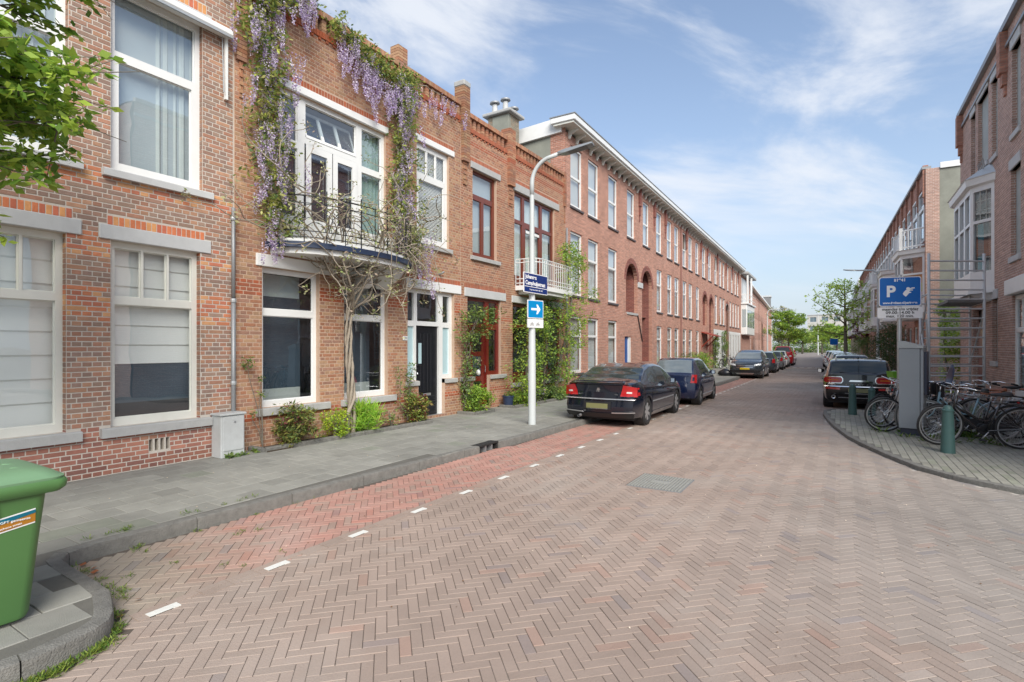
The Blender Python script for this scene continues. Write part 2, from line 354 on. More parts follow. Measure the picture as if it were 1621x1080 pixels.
def pavers():
    g_ = random.Random(3); lst = []
    for x, y, o in herring(.2, 52):
        if x < kx(y)+.02 or x > rx(y)-.0: continue
        # only what the street view can plausibly see
        if x > 2.6+y*1.25+1.5 or (y < 1.2 and x < -5.5): continue
        if -2.33 < x < -1.59 and 6.42 < y < 7.22: continue
        lst.append((x, y, o))
    ca = math.cos(R(45))
    def verts(x, y, o):
        l, w = .0955+.0067, .0335-.0005
        if o == 0: ax, ay = (ca, ca), (-ca, ca)
        else: ax, ay = (-ca, ca), (ca, -ca); 
        if o == 1: ay = (ca, ca)
        return l, w, ax, ay
    lst.sort(key=lambda p: p[0]**2+p[1]**2 if -p[0]*.85 < 99 else 0)
    # the nearest 300 in view are separate stones
    def inview(x, y):
        cx_ = x*.8506+y*.5259; cz_ = -x*.5259+y*.8506
        return cz_ > .5 and abs(cx_/cz_) < .95 and 1.75/cz_*840 < 528
    near = [p for p in lst if inview(p[0], p[1])][:300]; ns = set(near)
    Vv = []; cc = []
    def stone(x, y, o, g_, dz):
        l, w, ax, ay = verts(x, y, o); z1 = dz; tl = [g_.uniform(-.0009, .0009) for _ in range(4)]; b = .0025
        P = lambda a, bb, z: (x+ax[0]*a+ay[0]*bb, y+ax[1]*a+ay[1]*bb, z)
        T = [P(-l+b, -w+b, z1+tl[0]), P(l-b, -w+b, z1+tl[1]), P(l-b, w-b, z1+tl[2]), P(-l+b, w-b, z1+tl[3])]
        Bq = [P(-l, -w, z1-.0022), P(l, -w, z1-.0022), P(l, w, z1-.0022), P(-l, w, z1-.0022)]
        D = [P(-l, -w, z1-.02), P(l, -w, z1-.02), P(l, w, z1-.02), P(-l, w, z1-.02)]
        q = [T]
        for i in range(4):
            j = (i+1) % 4; q.append([Bq[i], Bq[j], T[j], T[i]]); q.append([D[i], D[j], Bq[j], Bq[i]])
        return q
    for p in lst:
        if p in ns: continue
        x, y, o = p; c = road_col(x, y, g_); q = stone(x, y, o, g_, g_.uniform(-.0012, .0012))
        if y > 14: q = q[:1]
        Vv += q; cc += [c]*len(q)
    # shift z so that tops sit about 0
    V_ = np.array(Vv); 
    npquads('paver_field', V_, np.array(cc), MAT['paver'], road, kind='stuff')
    # straight course of stones along the parking bay with a white one at intervals
    q_ = MB(); y = 1.62; i = 0
    while y < 50:
        c = road_col(-3.7, y, g_); dashq = (y-1.68) % .837
        q_.box(-3.925, -3.858, y+.003, y+.207, -.02, .004+g_.uniform(-.001, .001), c, skip=('-z',)); 
        if dashq > .21 or y > 40: q_.box(-3.855, -3.79, y+.003, y+.207, -.02, .004+g_.uniform(-.001, .001), road_col(-3.7, y, g_), skip=('-z',))
        else: q_.box(-3.855, -3.79, y+.004, y+.206, -.02, -.002, c, skip=('-z',))
        y += .20925
    q_.build('bay_border_course', MAT['paver'], road, tint=True, kind='stuff')
    # shared meshes by colour family: region tone follows position, so meshes are kept per tone band
    cache = {}
    for (x, y, o) in near:
        c = road_col(x, y, g_); key = (o, round(c[0]*28), round((c[0]-c[2])*40))
        if key not in cache:
            mb = MB()
            for q in stone(0, 0, o, g_, 0): mb.quad(*[tuple(a) for a in q], col=c)
            cache[key] = mb.mesh('paver', MAT['paver'], tint=True)
        ob = bpy.data.objects.new('paver', cache[key]); C.objects.link(ob); ob.parent = road; ob.location = (x, y, g_.uniform(-.001, .001))
pavers()
far = MB(); far.quad((-14, 52, -.002), (9, 52, -.002), (3, 400, -.002), (-60, 400, -.002))
mat('road_far', (.26, .225, .21), .85, var=.08); far.build('distant_road', MAT['road_far'], kind='structure')
# white dashes: a white stone set flush in the border course
y = 1.68; dm = MB()
k = 0
while y < 45:
    ln = .2 if y < 40 else .2
    mb = MB(); mb.box(-3.855, -3.79, y+.004, y+.196, -.01, .0065); o = mb.build('white_marking_stone', MAT['white_mark'], road); y += .837; k += 1
# white cross marking far down the street
mb = MB()
for i in range(8): mb.box(-3.4+i*.55, -3.1+i*.55, 50, 50.35, -.003, .004)
mb.build('white_cross_marking', MAT['white_mark'], road)
# pavements
def pavement(name, inside, x0, x1, y0, y1, z, sx, sy, base, seed, nnear=300, polyb=None):
    g_ = random.Random(seed)
    bed = MB(); bed.poly([(p[0], p[1], z-.005) for p in polyb]); bed = bed.build(name, MAT['bed_grey'], kind='structure')
    cells = []; i = 0; x = x0
    while x < x1:
        y = y0-(sy/2 if i % 2 else 0)
        while y < y1:
            cx_, cy_ = x+sx/2, y+sy/2
            if inside(cx_, cy_): cells.append((cx_, cy_))
            y += sy
        x += sx; i += 1
    cells.sort(key=lambda p: p[0]**2+p[1]**2)
    st = MB(); cache = {}
    for k, (cx_, cy_) in enumerate(cells):
        n_ = noise.noise(Vector((cx_*.7, cy_*.7, seed))); kk = g_.uniform(.9, 1.08)*(1+.2*n_); c = tuple(b_*kk for b_ in base)
        if g_.random() < .12: c = (c[0]*.92, c[1]*.97, c[2]*.9)
        h = .003; a = sx/2-h; b = sy/2-h; t = [g_.uniform(-.0018, .0018) for _ in range(4)]
        def put(mb, X, Y, c, Z):
            n = len(mb.v); e = .004
            mb.v += [(X-a+e, Y-b+e, Z+t[0]), (X+a-e, Y-b+e, Z+t[1]), (X+a-e, Y+b-e, Z+t[2]), (X-a+e, Y+b-e, Z+t[3]), (X-a, Y-b, Z-.004), (X+a, Y-b, Z-.004), (X+a, Y+b, Z-.004), (X-a, Y+b, Z-.004), (X-a, Y-b, Z-.03), (X+a, Y-b, Z-.03), (X+a, Y+b, Z-.03), (X-a, Y+b, Z-.03)]
            F = [(0, 1, 2, 3)]+[(4+q, 4+(q+1) % 4, (q+1) % 4, q) for q in range(4)]+[(8+q, 8+(q+1) % 4, 4+(q+1) % 4, 4+q) for q in range(4)]
            for f_ in F: mb.f.append(tuple(n+q for q in f_)); mb.c.append(c)
        if k < nnear:
            key = (round(c[0]*60), k % 4)
            if key not in cache: mb = MB(); put(mb, 0, 0, c, 0); cache[key] = mb.mesh('paving_slab', MAT['slab'], tint=True)
            ob = bpy.data.objects.new('paving_slab', cache[key]); C.objects.link(ob); ob.parent = bed; ob.location = (cx_, cy_, z)
        else: put(st, cx_, cy_, c, z)
    if st.v: st.build('paving_slab_field', MAT['slab'], bed, tint=True, kind='stuff')
    return bed
def in_left(x, y): return -8.3 < x < kx(y)-.14 and kx(y-.12) > x+.12 and kx(y+.12) > x+.12
pl_ = [(kx(y_)-.02, y_) for y_ in (-3, .9, 1.06, 1.33, 1.44, 1.5, 1.56, 1.61, 1.63, 1.67, 1.9, 6.8, 10.3, 27, 60)]
pavement('left_pavement', in_left, -8.35, -3.4, -2.2, 60, .12, .3, .3, (.275, .272, .245), 5, polyb=pl_+[(-8.9, 60), (-8.6, -3)])
def in_right(x, y): return rx(y)+.12 < x < 4.9 and rx(y-.1)+.1 < x and rx(y+.1)+.1 < x and y < 60 and x < 3.6+ (1.5 if 23 < y < 30 else 0)
pr_ = [(a+.02, b) for a, b in RK if b <= 60]
pavement('right_pavement', in_right, -.6, 5.2, 7.2, 60, .06, .1, .2, (.29, .285, .245), 6, nnear=0, polyb=pr_+[(5.2, 60), (5.2, 30), (12, 29), (12, 7)])
# kerbs: separate stones
kb = thing('kerb', 'grey concrete kerb along the left pavement, turning out at the corner by the green bin', 'kerb')
def kerb_run(pts, hgt, wd, parent, name='kerbstone', m='kerbstone', step=1.0, side=-1):
    # resample
    P = [Vector((p[0], p[1], 0)) for p in pts]; ds = [0]
    for a, b in zip(P, P[1:]): ds.append(ds[-1]+(b-a).length)
    def at(d):
        for i in range(len(P)-1):
            if ds[i] <= d <= ds[i+1]+1e-6: return P[i]+(P[i+1]-P[i])*((d-ds[i])/(ds[i+1]-ds[i]))
        return P[-1]
    d = 0
    while d < ds[-1]-.05:
        e = min(d+step, ds[-1]); ks = sorted([d+.004]+[q for q in ds if d+.02 < q < e-.02]+[e-.004])
        rings = []
        for q in ks:
            p = at(q); t = (at(min(q+.03, ds[-1]))-at(max(q-.03, 0))).normalized(); nrm = Vector((t.y, -t.x, 0))*side
            o = [(0, -.05), (0, hgt-.025), (.006, hgt-.008), (.022, hgt), (wd, hgt), (wd, -.05)]
            rings.append([tuple(p+nrm*a+Vector((0, 0, z))) for a, z in o])
        MB().loft(rings, caps=True).build(name, MAT[m], parent, smooth='auto'); d = e
kp = [(kx(y_), y_) for y_ in (-3, .9, 1.06, 1.2, 1.33, 1.44, 1.5, 1.56, 1.61)]+[(-4.41, 1.63), (-4.9, 1.64), (-5.1, 1.66), (-5.2, 1.73), (-5.24, 1.84), (-5.25, 1.95), (-5.03, 6.8), (-5.01, 7.1)]
kerb_run(kp, .121, .10, kb)
kerb_run([(-4.99, 7.64), (-4.88, 10.3), (-4.66, 27), (-4.9, 60)], .121, .10, kb, step=1.0)
kr = thing('kerb', 'low curved kerb round the bicycle parking corner on the right', 'kerb')
kerb_run(RK[1:-1], .065, .09, kr, side=1)
# gully drain in the kerb
dr = thing('kerb_drain', 'black cast iron gully inlet set in the left kerb', 'drain', (-5.0, 7.37, 0))
mb = MB(); mb.box(-.16, .0, -.27, .27, .105, .128); mb.box(-.16, -.05, -.27, -.24, -.02, .105); mb.box(-.16, -.012, .24, .27, -.02, .105); mb.box(-.16, -.012, -.27, -.24, -.02, .105); mb.box(-.2, -.15, -.27, .27, -.02, .12); mb.build('drain_frame', MAT['dark'], dr)
for yy in (-.09, .09): MB().box(-.14, -.01, yy-.01, yy+.01, -.02, .105).build('drain_bar', MAT['zinc'], dr)
# rectangular manhole cover
mh = thing('manhole_cover', 'rectangular grey ribbed metal cover set in the brick road', 'manhole cover', (-1.96, 6.82, 0))
mb = MB(); mb.box(-.34, .34, -.37, .37, -.03, .002); mb.build('cover_plate', MAT['stone_dark'], mh)
for i in range(17):
    x_ = -.31+i*.0385; gap = 5 < i < 11
    for (q0, q1) in (((-.34, -.1), (.1, .34)) if gap else ((-.34, .34),)): MB().box(x_-.01, x_+.01, q0, q1, .002, .012).build('cover_rib', MAT['cover_iron'], mh)
mb = MB(); mb.box(-.12, .12, -.06, .06, .002, .008); mb.build('cover_badge', MAT['cover_iron'], mh)
q_ = MB(); g_ = random.Random(8)
for (a0, a1, b0, b1, v) in ((-2.38, -2.31, 6.38, 7.26, 1), (-1.61, -1.54, 6.38, 7.26, 1), (-2.31, -1.61, 6.38, 6.445, 0), (-2.31, -1.61, 7.195, 7.26, 0)):
    n_ = 4
    for i in range(n_):
        if v: q_.box(a0+.003, a1-.003, b0+(b1-b0)*i/n_+.003, b0+(b1-b0)*(i+1)/n_-.003, -.02, .001, road_col(-2, 7, g_), skip=('-z',))
        else: q_.box(a0+(a1-a0)*i/n_+.003, a0+(a1-a0)*(i+1)/n_-.003, b0+.003, b1-.003, -.02, .001, road_col(-2, 7, g_), skip=('-z',))
q_.build('cover_surround_course', MAT['paver'], road, tint=True, kind='stuff')
# ---------------------------------------------------------------- facade tools: local frame x = out of the wall, y = along, z = up
def wall_part(mb, s0, s1, z0, z1, ops, x=0.0, reveal=.13, flip=False, col=(1, 1, 1)):
    """flat wall with openings; ops: (a,b,c,d[,'arch'])"""
    ys = sorted({s0, s1, *[min(max(o[0], s0), s1) for o in ops], *[min(max(o[1], s0), s1) for o in ops]}); zs = sorted({z0, z1, *[min(max(o[2], z0), z1) for o in ops], *[min(max(o[3], z0), z1) for o in ops]})
    for a, b in zip(ys, ys[1:]):
        run = None
        for c, d in zip(zs, zs[1:]):
            m_, n_ = (a+b)/2, (c+d)/2
            if any(o[0] < m_ < o[1] and o[2] < n_ < o[3] for o in ops):
                if run: mb.quad((x, a, run[0]), (x, b, run[0]), (x, b, run[1]), (x, a, run[1]), col); run = None
            else: run = (run[0], d) if run else (c, d)
        if run: mb.quad((x, a, run[0]), (x, b, run[0]), (x, b, run[1]), (x, a, run[1]), col)
    for o in ops:
        a, b, c, d = o[:4]; r = x-reveal
        if len(o) > 4 and o[4] == 'arch':
            rad = (b-a)/2; cy = (a+b)/2; spr = d-rad; K = 14
            arc = [(cy-rad*math.cos(math.pi*i/K), spr+rad*math.sin(math.pi*i/K)) for i in range(K+1)]
            for (p, q) in zip(arc, arc[1:]):
                mb.quad((x, p[0], p[1]), (x, q[0], q[1]), (x, q[0], d), (x, p[0], d), col); mb.quad((x, p[0], p[1]), (r, p[0], p[1]), (r, q[0], q[1]), (x, q[0], q[1]), col)
            top = spr
        else: top = d; mb.quad((x, a, d), (x, b, d), (r, b, d), (r, a, d), col)
        inside = lambda y, z: any(q is not o and q[0] < y < q[1] and q[2] < z < q[3] for q in ops)
        zl = [z for z in zs if c <= z < top-1e-6]+[top]
        for z_a, z_b in zip(zl, zl[1:]):
            if not inside(a-.001, (z_a+z_b)/2): mb.quad((x, a, z_a), (x, a, z_b), (r, a, z_b), (r, a, z_a), col)
            if not inside(b+.001, (z_a+z_b)/2): mb.quad((x, b, z_a), (r, b, z_a), (r, b, z_b), (x, b, z_b), col)
        if not inside((a+b)/2, c-.001): mb.quad((x, a, c), (r, a, c), (r, b, c), (x, b, c), col)
    return mb
def clip_iv(a, b, ivs):
    out = [(a, b)]
    for c, d in ivs:
        nx_ = []
        for p, q in out:
            if d <= p or c >= q: nx_.append((p, q)); continue
            if c > p: nx_.append((p, c))
            if d < q: nx_.append((d, q))
        out = nx_
    return out
CH = .0625
def brickwork(parent, s0, s1, z0, z1, ops, colf, eye, nnear=300, seed=1, x=0.0, bl=.212, soldiers=(), mt='brick'):
    """real bricks in cross bond on the plane x; openings in ops; soldiers: (a,b,z0,z1) upright courses"""
    g_ = random.Random(seed); items = []
    allop = [o for o in ops]+[(a, b, c, d) for a, b, c, d in soldiers]
    k0 = int(math.floor(z0/CH)); k1 = int(math.ceil(z1/CH))
    for k in range(k0, k1):
        a, b = max(k*CH, z0), min((k+1)*CH, z1)
        if b-a < .02: continue
        zm = (a+b)/2; ivs = []
        for o in allop:
            if o[2] < zm < o[3]:
                if len(o) > 4 and o[4] == 'arch':
                    rad = (o[1]-o[0])/2; spr = o[3]-rad
                    if zm > spr: h = math.sqrt(max(0, rad*rad-(zm-spr)**2)); ivs.append(((o[0]+o[1])/2-h, (o[0]+o[1])/2+h)); continue
                ivs.append((o[0], o[1]))
        head = k % 2 == 0; pitch = bl/2 if head else bl; off = 0 if head else (bl/4+(bl/2 if k % 4 == 1 else 0))
        segs = clip_iv(s0, s1, ivs); i = int(math.floor((s0-off)/pitch))-1
        while off+i*pitch < s1:
            p, q = off+i*pitch, off+(i+1)*pitch
            for c, d in segs:
                e, f_ = max(p, c), min(q, d)
                if f_-e > .025: items.append((e+.0065, f_-.0065, a+.0065, b-.0065, 0))
            i += 1
    for (a, b, c, d) in soldiers:
        n = max(1, round((b-a)/CH)); w = (b-a)/n
        for i in range(n): items.append((a+i*w+.005, a+(i+1)*w-.005, c+.004, d-.006, 1))
    def dist(it): return (it[0]-eye[1])**2+(it[2]-eye[2])**2*.6+((eye[3] if len(eye) > 3 else 0) > it[0])*99
    items.sort(key=dist)
    st = MB(); cache = {}
    def put(mb, e, f_, a, b, c, X):
        n = len(mb.v); ch = .003
        mb.v += [(X-ch*.6, e, a), (X-ch*.6, f_, a), (X-ch*.6, f_, b), (X-ch*.6, e, b), (X, e+ch, a+ch), (X, f_-ch, a+ch), (X, f_-ch, b-ch), (X, e+ch, b-ch), (X-.02, e, a), (X-.02, f_, a), (X-.02, f_, b), (X-.02, e, b)]
        for F in [(4, 5, 6, 7)]+[(q, (q+1) % 4, 4+(q+1) % 4, 4+q) for q in range(4)]+[(8+q, 8+(q+1) % 4, (q+1) % 4, q) for q in range(4)]: mb.f.append(tuple(n+t for t in F)); mb.c.append(c)
    for k, (e, f_, a, b, so_) in enumerate(items):
        c = colf((e+f_)/2, (a+b)/2, so_, g_); X = x+.0035+g_.uniform(-.0012, .0015)
        if k < nnear:
            key = (round((f_-e)*100), round((b-a)*200), round(c[0]*22), round(c[1]*40))
            w, h = f_-e, b-a
            if key not in cache: mb = MB(); put(mb, -w/2, w/2, -h/2, h/2, c, 0); cache[key] = mb.mesh('brick', MAT[mt], tint=True)
            ob = bpy.data.objects.new('brick', cache[key]); C.objects.link(ob); ob.parent = parent; ob.location = (X, (e+f_)/2, (a+b)/2)
        else: put(st, e, f_, a, b, c, X)
    if st.v: st.build('brick_courses', MAT[mt], parent, tint=True, kind='stuff')
def window(parent, s0, s1, z0, z1, cells, x=-.09, fw=.06, m='white_paint', glass='glass', depth=.07, back=None, backx=.05, name='window', label=None, fine=True):
    """cells: (a,b,c,d) glazed rectangles in metres inside the frame; back: list of (kind,a,b,c,d)"""
    mb = MB(); wall_part(mb, s0, s1, z0, z1, cells, x=x, reveal=depth*.6)
    for (y_, nn) in ((s0, -1), (s1, 1)): mb.quad((x, y_, z0), (x-depth, y_, z0), (x-depth, y_, z1), (x, y_, z1))
    mb.quad((x, s0, z1), (x, s1, z1), (x-depth, s1, z1), (x-depth, s0, z1)); mb.quad((x, s0, z0), (x, s1, z0), (x-depth, s1, z0), (x-depth, s0, z0))
    fr = mb.build(name, MAT[m], parent)
    if label: fr['label'] = label
    for (a, b, c, d) in cells:
        gx = x-depth*.45
        MB().quad((gx, a, c), (gx, b, c), (gx, b, d), (gx, a, d)).build('pane', MAT[glass], fr)
        if fine:
            bd = MB(); t = .014
            wall_part(bd, a-.001, b+.001, c-.001, d+.001, [(a+t, b-t, c+t, d-t)], x=gx+.014, reveal=.012); bd.build('glazing_bead', MAT[m], fr)
    bx = x-depth-backx
    for it in (back or []):
        kind, a, b, c, d = it[:5]
        if kind == 'fold':   # pleated curtain
            n = max(6, int((b-a)/.035)); mb = MB()
            pts = [(bx+.022*math.sin(i*2.1)+.012*math.sin(i*.9), a+(b-a)*i/n) for i in range(n+1)]
            for p, q in zip(pts, pts[1:]): mb.quad((p[0], p[1], c), (q[0], q[1], c), (q[0], q[1], d), (p[0], p[1], d))
            mb.build('curtain', MAT[it[5] if len(it) > 5 else 'curtain'], fr, smooth=True)
        elif kind == 'slats':
            mb = MB(); z = c
            while z < d: mb.quad((bx+.02, a, z), (bx+.02, b, z), (bx, b, z+.028), (bx, a, z+.028)); z += .032
            mb.build('venetian_blind', MAT[it[5] if len(it) > 5 else 'blind'], fr)
        elif kind == 'roman':
            mb = MB(); n = max(1, round((d-c)/.27)); h = (d-c)/n
            for i in range(n): mb.quad((bx+.014, a, c+i*h), (bx+.014, b, c+i*h), (bx, b, c+i*h+h*.93), (bx, a, c+i*h+h*.93)); mb.quad((bx, a, c+i*h+h*.93), (bx, b, c+i*h+h*.93), (bx+.02, b, c+i*h+h), (bx+.02, a, c+i*h+h))
            mb.build('roman_blind', MAT['blind'], fr)
        else: MB().quad((bx, a, c), (bx, b, c), (bx, b, d), (bx, a, d)).build('blind', MAT[kind], fr)  # flat backing sheet, in several windows a painted reflection rather than a blind
    return fr
def grid_cells(s0, s1, z0, z1, fw, rows, base=None):
    """rows: list from bottom of (height fraction, n columns, bar width)"""
    out = []; z = z0+(base or fw); H_ = (z1-fw)-z; tot = sum(r[0] for r in rows)
    for i, (h, n, bw) in enumerate(rows):
        hh = H_*h/tot; w = (s1-s0-2*fw)
        for j in range(n):
            a = s0+fw+w*j/n+(bw/2 if j else 0); b = s0+fw+w*(j+1)/n-(bw/2 if j < n-1 else 0)
            out.append((a, b, z+(.025 if i else 0), z+hh-(.025 if i < len(rows)-1 else 0)))
        z += hh
    return out
def sill(parent, a, b, z0, z1, out=.07, m='stone', name='sill', back=-.1):
    mb = MB(); mb.loft([[(back, y, z0), (out, y, z0), (out, y, z1-.015), (out-.012, y, z1-.004), (back, y, z1)] for y in (a, b)], caps=True); return mb.build(name, MAT[m], parent)
def lintel(parent, a, b, z0, z1, out=.02, m='stone_pale'): 
    mb = MB(); mb.bbox(-.12, out, a, b, z0, z1, .008); return mb.build('lintel', MAT[m], parent)
def shell(parent, s0, s1, h, depth=9, m='render_grey', floors=(3.4, 6.6), name='side_wall', x=-.14):
    """rest of the house behind the facade: side walls, back, roof, floors"""
    mb = MB(); mb.quad((x, s0, 0), (-depth, s0, 0), (-depth, s0, h), (x, s0, h)); mb.quad((x, s1, 0), (-depth, s1, 0), (-depth, s1, h), (x, s1, h)); mb.quad((-depth, s0, 0), (-depth, s1, 0), (-depth, s1, h), (-depth, s0, h)); mb.build(name, MAT[m], parent)
    MB().quad((x+.02, s0, h), (x+.02, s1, h), (-depth, s1, h), (-depth, s0, h)).build('roof', MAT['zinc'], parent)
    for z in floors:
        if z < h: MB().quad((-.3, s0+.01, z), (-.3, s1-.01, z), (-depth+.01, s1-.01, z), (-depth+.01, s0+.01, z)).build('floor', MAT['roomdark'], parent)
    MB().quad((-3.2, s0+.01, 0), (-3.2, s1-.01, 0), (-3.2, s1-.01, h-.01), (-3.2, s0+.01, h-.01)).build('inner_wall', MAT['room'], parent)
mat('film_and_reflection', (.07, .10, .13), .5, var=.3, vscale=2); mat('plum', (.16, .07, .09), .9, var=.2); mat('teal_net', (.38, .50, .47), .9, var=.1, vscale=4)
mat('sky_and_wall_grey', (.62, .66, .68), .9, var=.1, vscale=1.2)  # sky reflection put into the colour of window sheets; also a balcony wall
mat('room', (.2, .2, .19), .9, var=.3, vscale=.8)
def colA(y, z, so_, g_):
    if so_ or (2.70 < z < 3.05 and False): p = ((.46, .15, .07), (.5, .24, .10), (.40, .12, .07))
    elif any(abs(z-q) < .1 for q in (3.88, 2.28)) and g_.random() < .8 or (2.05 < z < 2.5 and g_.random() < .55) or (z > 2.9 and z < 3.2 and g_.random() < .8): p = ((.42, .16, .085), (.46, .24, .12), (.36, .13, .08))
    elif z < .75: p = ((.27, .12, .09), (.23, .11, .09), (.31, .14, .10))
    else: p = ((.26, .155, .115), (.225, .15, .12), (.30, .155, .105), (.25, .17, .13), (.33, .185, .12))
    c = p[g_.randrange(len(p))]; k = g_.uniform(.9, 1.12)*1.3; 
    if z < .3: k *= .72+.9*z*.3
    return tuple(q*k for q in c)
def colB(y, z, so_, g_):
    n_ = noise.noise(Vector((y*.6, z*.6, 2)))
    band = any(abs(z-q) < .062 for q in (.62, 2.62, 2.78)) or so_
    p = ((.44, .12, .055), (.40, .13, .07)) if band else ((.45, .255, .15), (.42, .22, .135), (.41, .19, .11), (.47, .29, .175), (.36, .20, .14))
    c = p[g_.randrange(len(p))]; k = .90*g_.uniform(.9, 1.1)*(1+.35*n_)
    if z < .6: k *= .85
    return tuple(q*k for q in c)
def colC(y, z, so_, g_):
    n_ = noise.noise(Vector((y*.5+9, z*.5, 2)))
    band = any(abs(z-q) < .062 for q in (.62, 2.5, 6.9)) or so_
    p = ((.40, .13, .07), (.36, .12, .07)) if band else ((.45, .22, .13), (.41, .20, .125), (.38, .165, .10), (.44, .25, .155), (.34, .18, .12))
    c = p[g_.randrange(len(p))]; k = .90*g_.uniform(.9, 1.1)*(1+.35*n_)
    return tuple(q*k for q in c)
# ================================================================ house A (brown brick, at the left)
FX = -7.9
A = thing('brick_house', 'dark brown brick house with pale mortar, at the left behind the green bin', 'house', (FX, 0, 0))
opsA = [(1.5, 2.6, .72, 3.11), (3.06, 4.17, .72, 3.11), (1.5, 2.62, 4.01, 6.42), (3.06, 4.2, 4.01, 6.42), (-.3, .8, .72, 3.11), (-.3, .8, 4.01, 6.42)]
hole = [(3.50, 3.545, .34, .5), (3.57, 3.615, .34, .5), (3.64, 3.685, .34, .5), (3.71, 3.755, .34, .5)]
lintA = [(a-.13, b+.15, 3.1, 3.3) for a, b in ((1.5, 2.6), (3.06, 4.17), (-.3, .8))]
lintA2 = [(a-.12, b+.13, 6.42, 6.6) for a, b in ((1.5, 2.62), (3.06, 4.2), (-.3, .8))]
sillA = [(a-.12, b+.14, .6, .72) for a, b in ((1.5, 2.6), (3.06, 4.17), (-.3, .8))]+[(a-.1, b+.13, 3.91, 4.01) for a, b in ((1.5, 2.62), (3.06, 4.2), (-.3, .8))]
sold = [(a-.04, b+.06, 3.3, 3.42) for a, b in ((1.5, 2.6), (3.06, 4.17), (-.3, .8))]+[(a-.04, b+.06, 6.6, 6.74) for a, b in ((1.5, 2.62), (3.06, 4.2), (-.3, .8))]
mb = MB(); wall_part(mb, -1.6, 4.67, 0, 9.2, opsA+hole, reveal=.14); mb.build('wall', MAT['mortar'], A)
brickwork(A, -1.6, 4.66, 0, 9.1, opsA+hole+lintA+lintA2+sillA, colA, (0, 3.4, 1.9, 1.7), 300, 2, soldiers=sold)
rv = MB()
for o in opsA:   # brick reveals beside the windows
    k = int(o[2]/CH)
    while k*CH < o[3]-.02:
        for y_ in (o[0], o[1]):
            c = colA(y_, k*CH, 0, rnd); s_ = .004 if y_ == o[0] else -.004
            w = .13 if k % 2 else .062
            rv.box(-.135, -.003, min(y_, y_+s_), max(y_, y_+s_), k*CH+.005, (k+1)*CH-.005, tuple(q*.9 for q in c), skip=())
        k += 1
rv.build('reveal_bricks', MAT['brick'], A, tint=True, kind='stuff')
for a, b, c, d in lintA: lintel(A, a, b, 3.115, 3.3, .022)
for a, b, c, d in lintA2: lintel(A, a, b, 6.425, 6.6, .022)
for i, (a, b, c, d) in enumerate(sillA): sill(A, a, b, c, d, .075, 'stone' if i < 3 else 'stone_pale')
shell(A, -1.59, 4.65, 9.1, floors=(3.5,))
for j, (a, b) in enumerate(((1.5, 2.6), (3.06, 4.17), (-.3, .8))):
    fw = .075; cells = []
    w = b-a-2*fw
    for q in range(3): cells.append((a+fw+w*q/3+(.015 if q else 0), a+fw+w*(q+1)/3-(.015 if q < 2 else 0), 2.4, 3.03))
    cells.append((a+fw, b-fw, .82, 2.3))
    back = [('roman', a+.03, b-.03, .8 if j != 1 else 1.52, 3.08)]
    if j == 1: back += [('film_and_reflection', a+.03, b-.03, 1.0, 1.53), ('roomdark', a+.03, b-.03, .72, 1.0)]
    window(A, a, b, .72, 3.115, cells, m='cream_paint', back=back, depth=.09, fine=True)
for j, (a, b) in enumerate(((1.5, 2.62), (3.06, 4.2), (-.3, .8))):
    fw = .07; cells = [(a+fw, b-fw, 5.58, 6.34), (a+fw+.045, b-fw-.045, 4.13, 5.46)]
    window(A, a, b, 4.01, 6.425, cells, x=-.07, back=[('fold', b-.52, b-.05, 4.05, 6.4), ('sky_and_wall_grey', a+.02, b-.02, 4.05, 6.4)] if j != 2 else None, depth=.1, glass='glass_dark')  # grey sheet paints the reflected sky, only the fold is curtain
# awning cassette with guide rail, air bricks, downpipe
aw = thing('sun_awning', 'closed white awning cassette with thin guide rail above the upper brown-house window', 'awning', (FX, 3.9, 6.44))
mb = MB(); mb.prism([(.03, -.06), (.15, -.06), (.17, -.03), (.17, .02), (.12, .07), (.03, .09)], -1.0, .66, 'y'); mb.build('cassette', MAT['white_paint'], aw)
mb = MB(); mb.box(.152, .182, -1.0, .66, -.085, -.06); mb.build('front_bar', MAT['galv'], aw)
mb = MB(); mb.box(.03, .075, .60, .64, -.98, -.06); mb.build('guide_rail', MAT['white_paint'], aw); MB().tube([(.06, .56, -.06), (.09, .565, -.9)], .008, 6).build('awning_arm', MAT['galv'], aw)
dp = thing('downpipe', 'grey zinc rainwater pipe between the brown and the orange house', 'pipe', (FX, 4.63, 0))
MB().tube([(.06, 0, .12), (.06, 0, 2.45)], .033, 12).build('pipe', MAT['zinc'], dp, smooth=True); MB().tube([(.06, 0, 2.45), (.06, 0, 3.86)], .028, 12).build('upper_pipe', MAT['zinc'], dp, smooth=True)
for z in (2.45, 1.2, 3.7): MB().lathe([(.04, -.03), (.043, 0), (.04, .03)], 12, (.06, 0, z)).build('pipe_bracket', MAT['galv'], dp)
# ================================================================ house B (orange brick, wisteria, black door)
Bh = thing('brick_house', 'orange brick house with curved balcony and wisteria round its white upper window', 'house', (FX, 0, 0))
DR = (8.51, 10.13, .17, 3.02)
opsB = [(5.14, 6.24, .76, 3.04), (6.80, 7.92, .76, 3.04), (5.46, 7.86, 3.42, 6.08), (8.80, 9.92, 4.05, 6.28), (8.51, 8.86, 1.0, 3.02), (8.86, 9.77, .17, 3.02), (9.77, 10.13, 1.0, 3.02), (5.86, 7.24, .02, .03)]
opsB = opsB[:-1]
skipB = [(5.03, 6.6, 3.04, 3.24), (6.7, 8.1, 3.04, 3.24), (8.45, 10.38, 3.02, 3.23), (5.42, 7.9, 6.08, 6.22), (8.74, 10.1, 6.28, 6.42), (5.03, 6.44, .64, .76), (6.72, 8.12, .64, .76), (8.74, 10.0, 3.95, 4.05), (7.62, 7.76, .36, .42)]
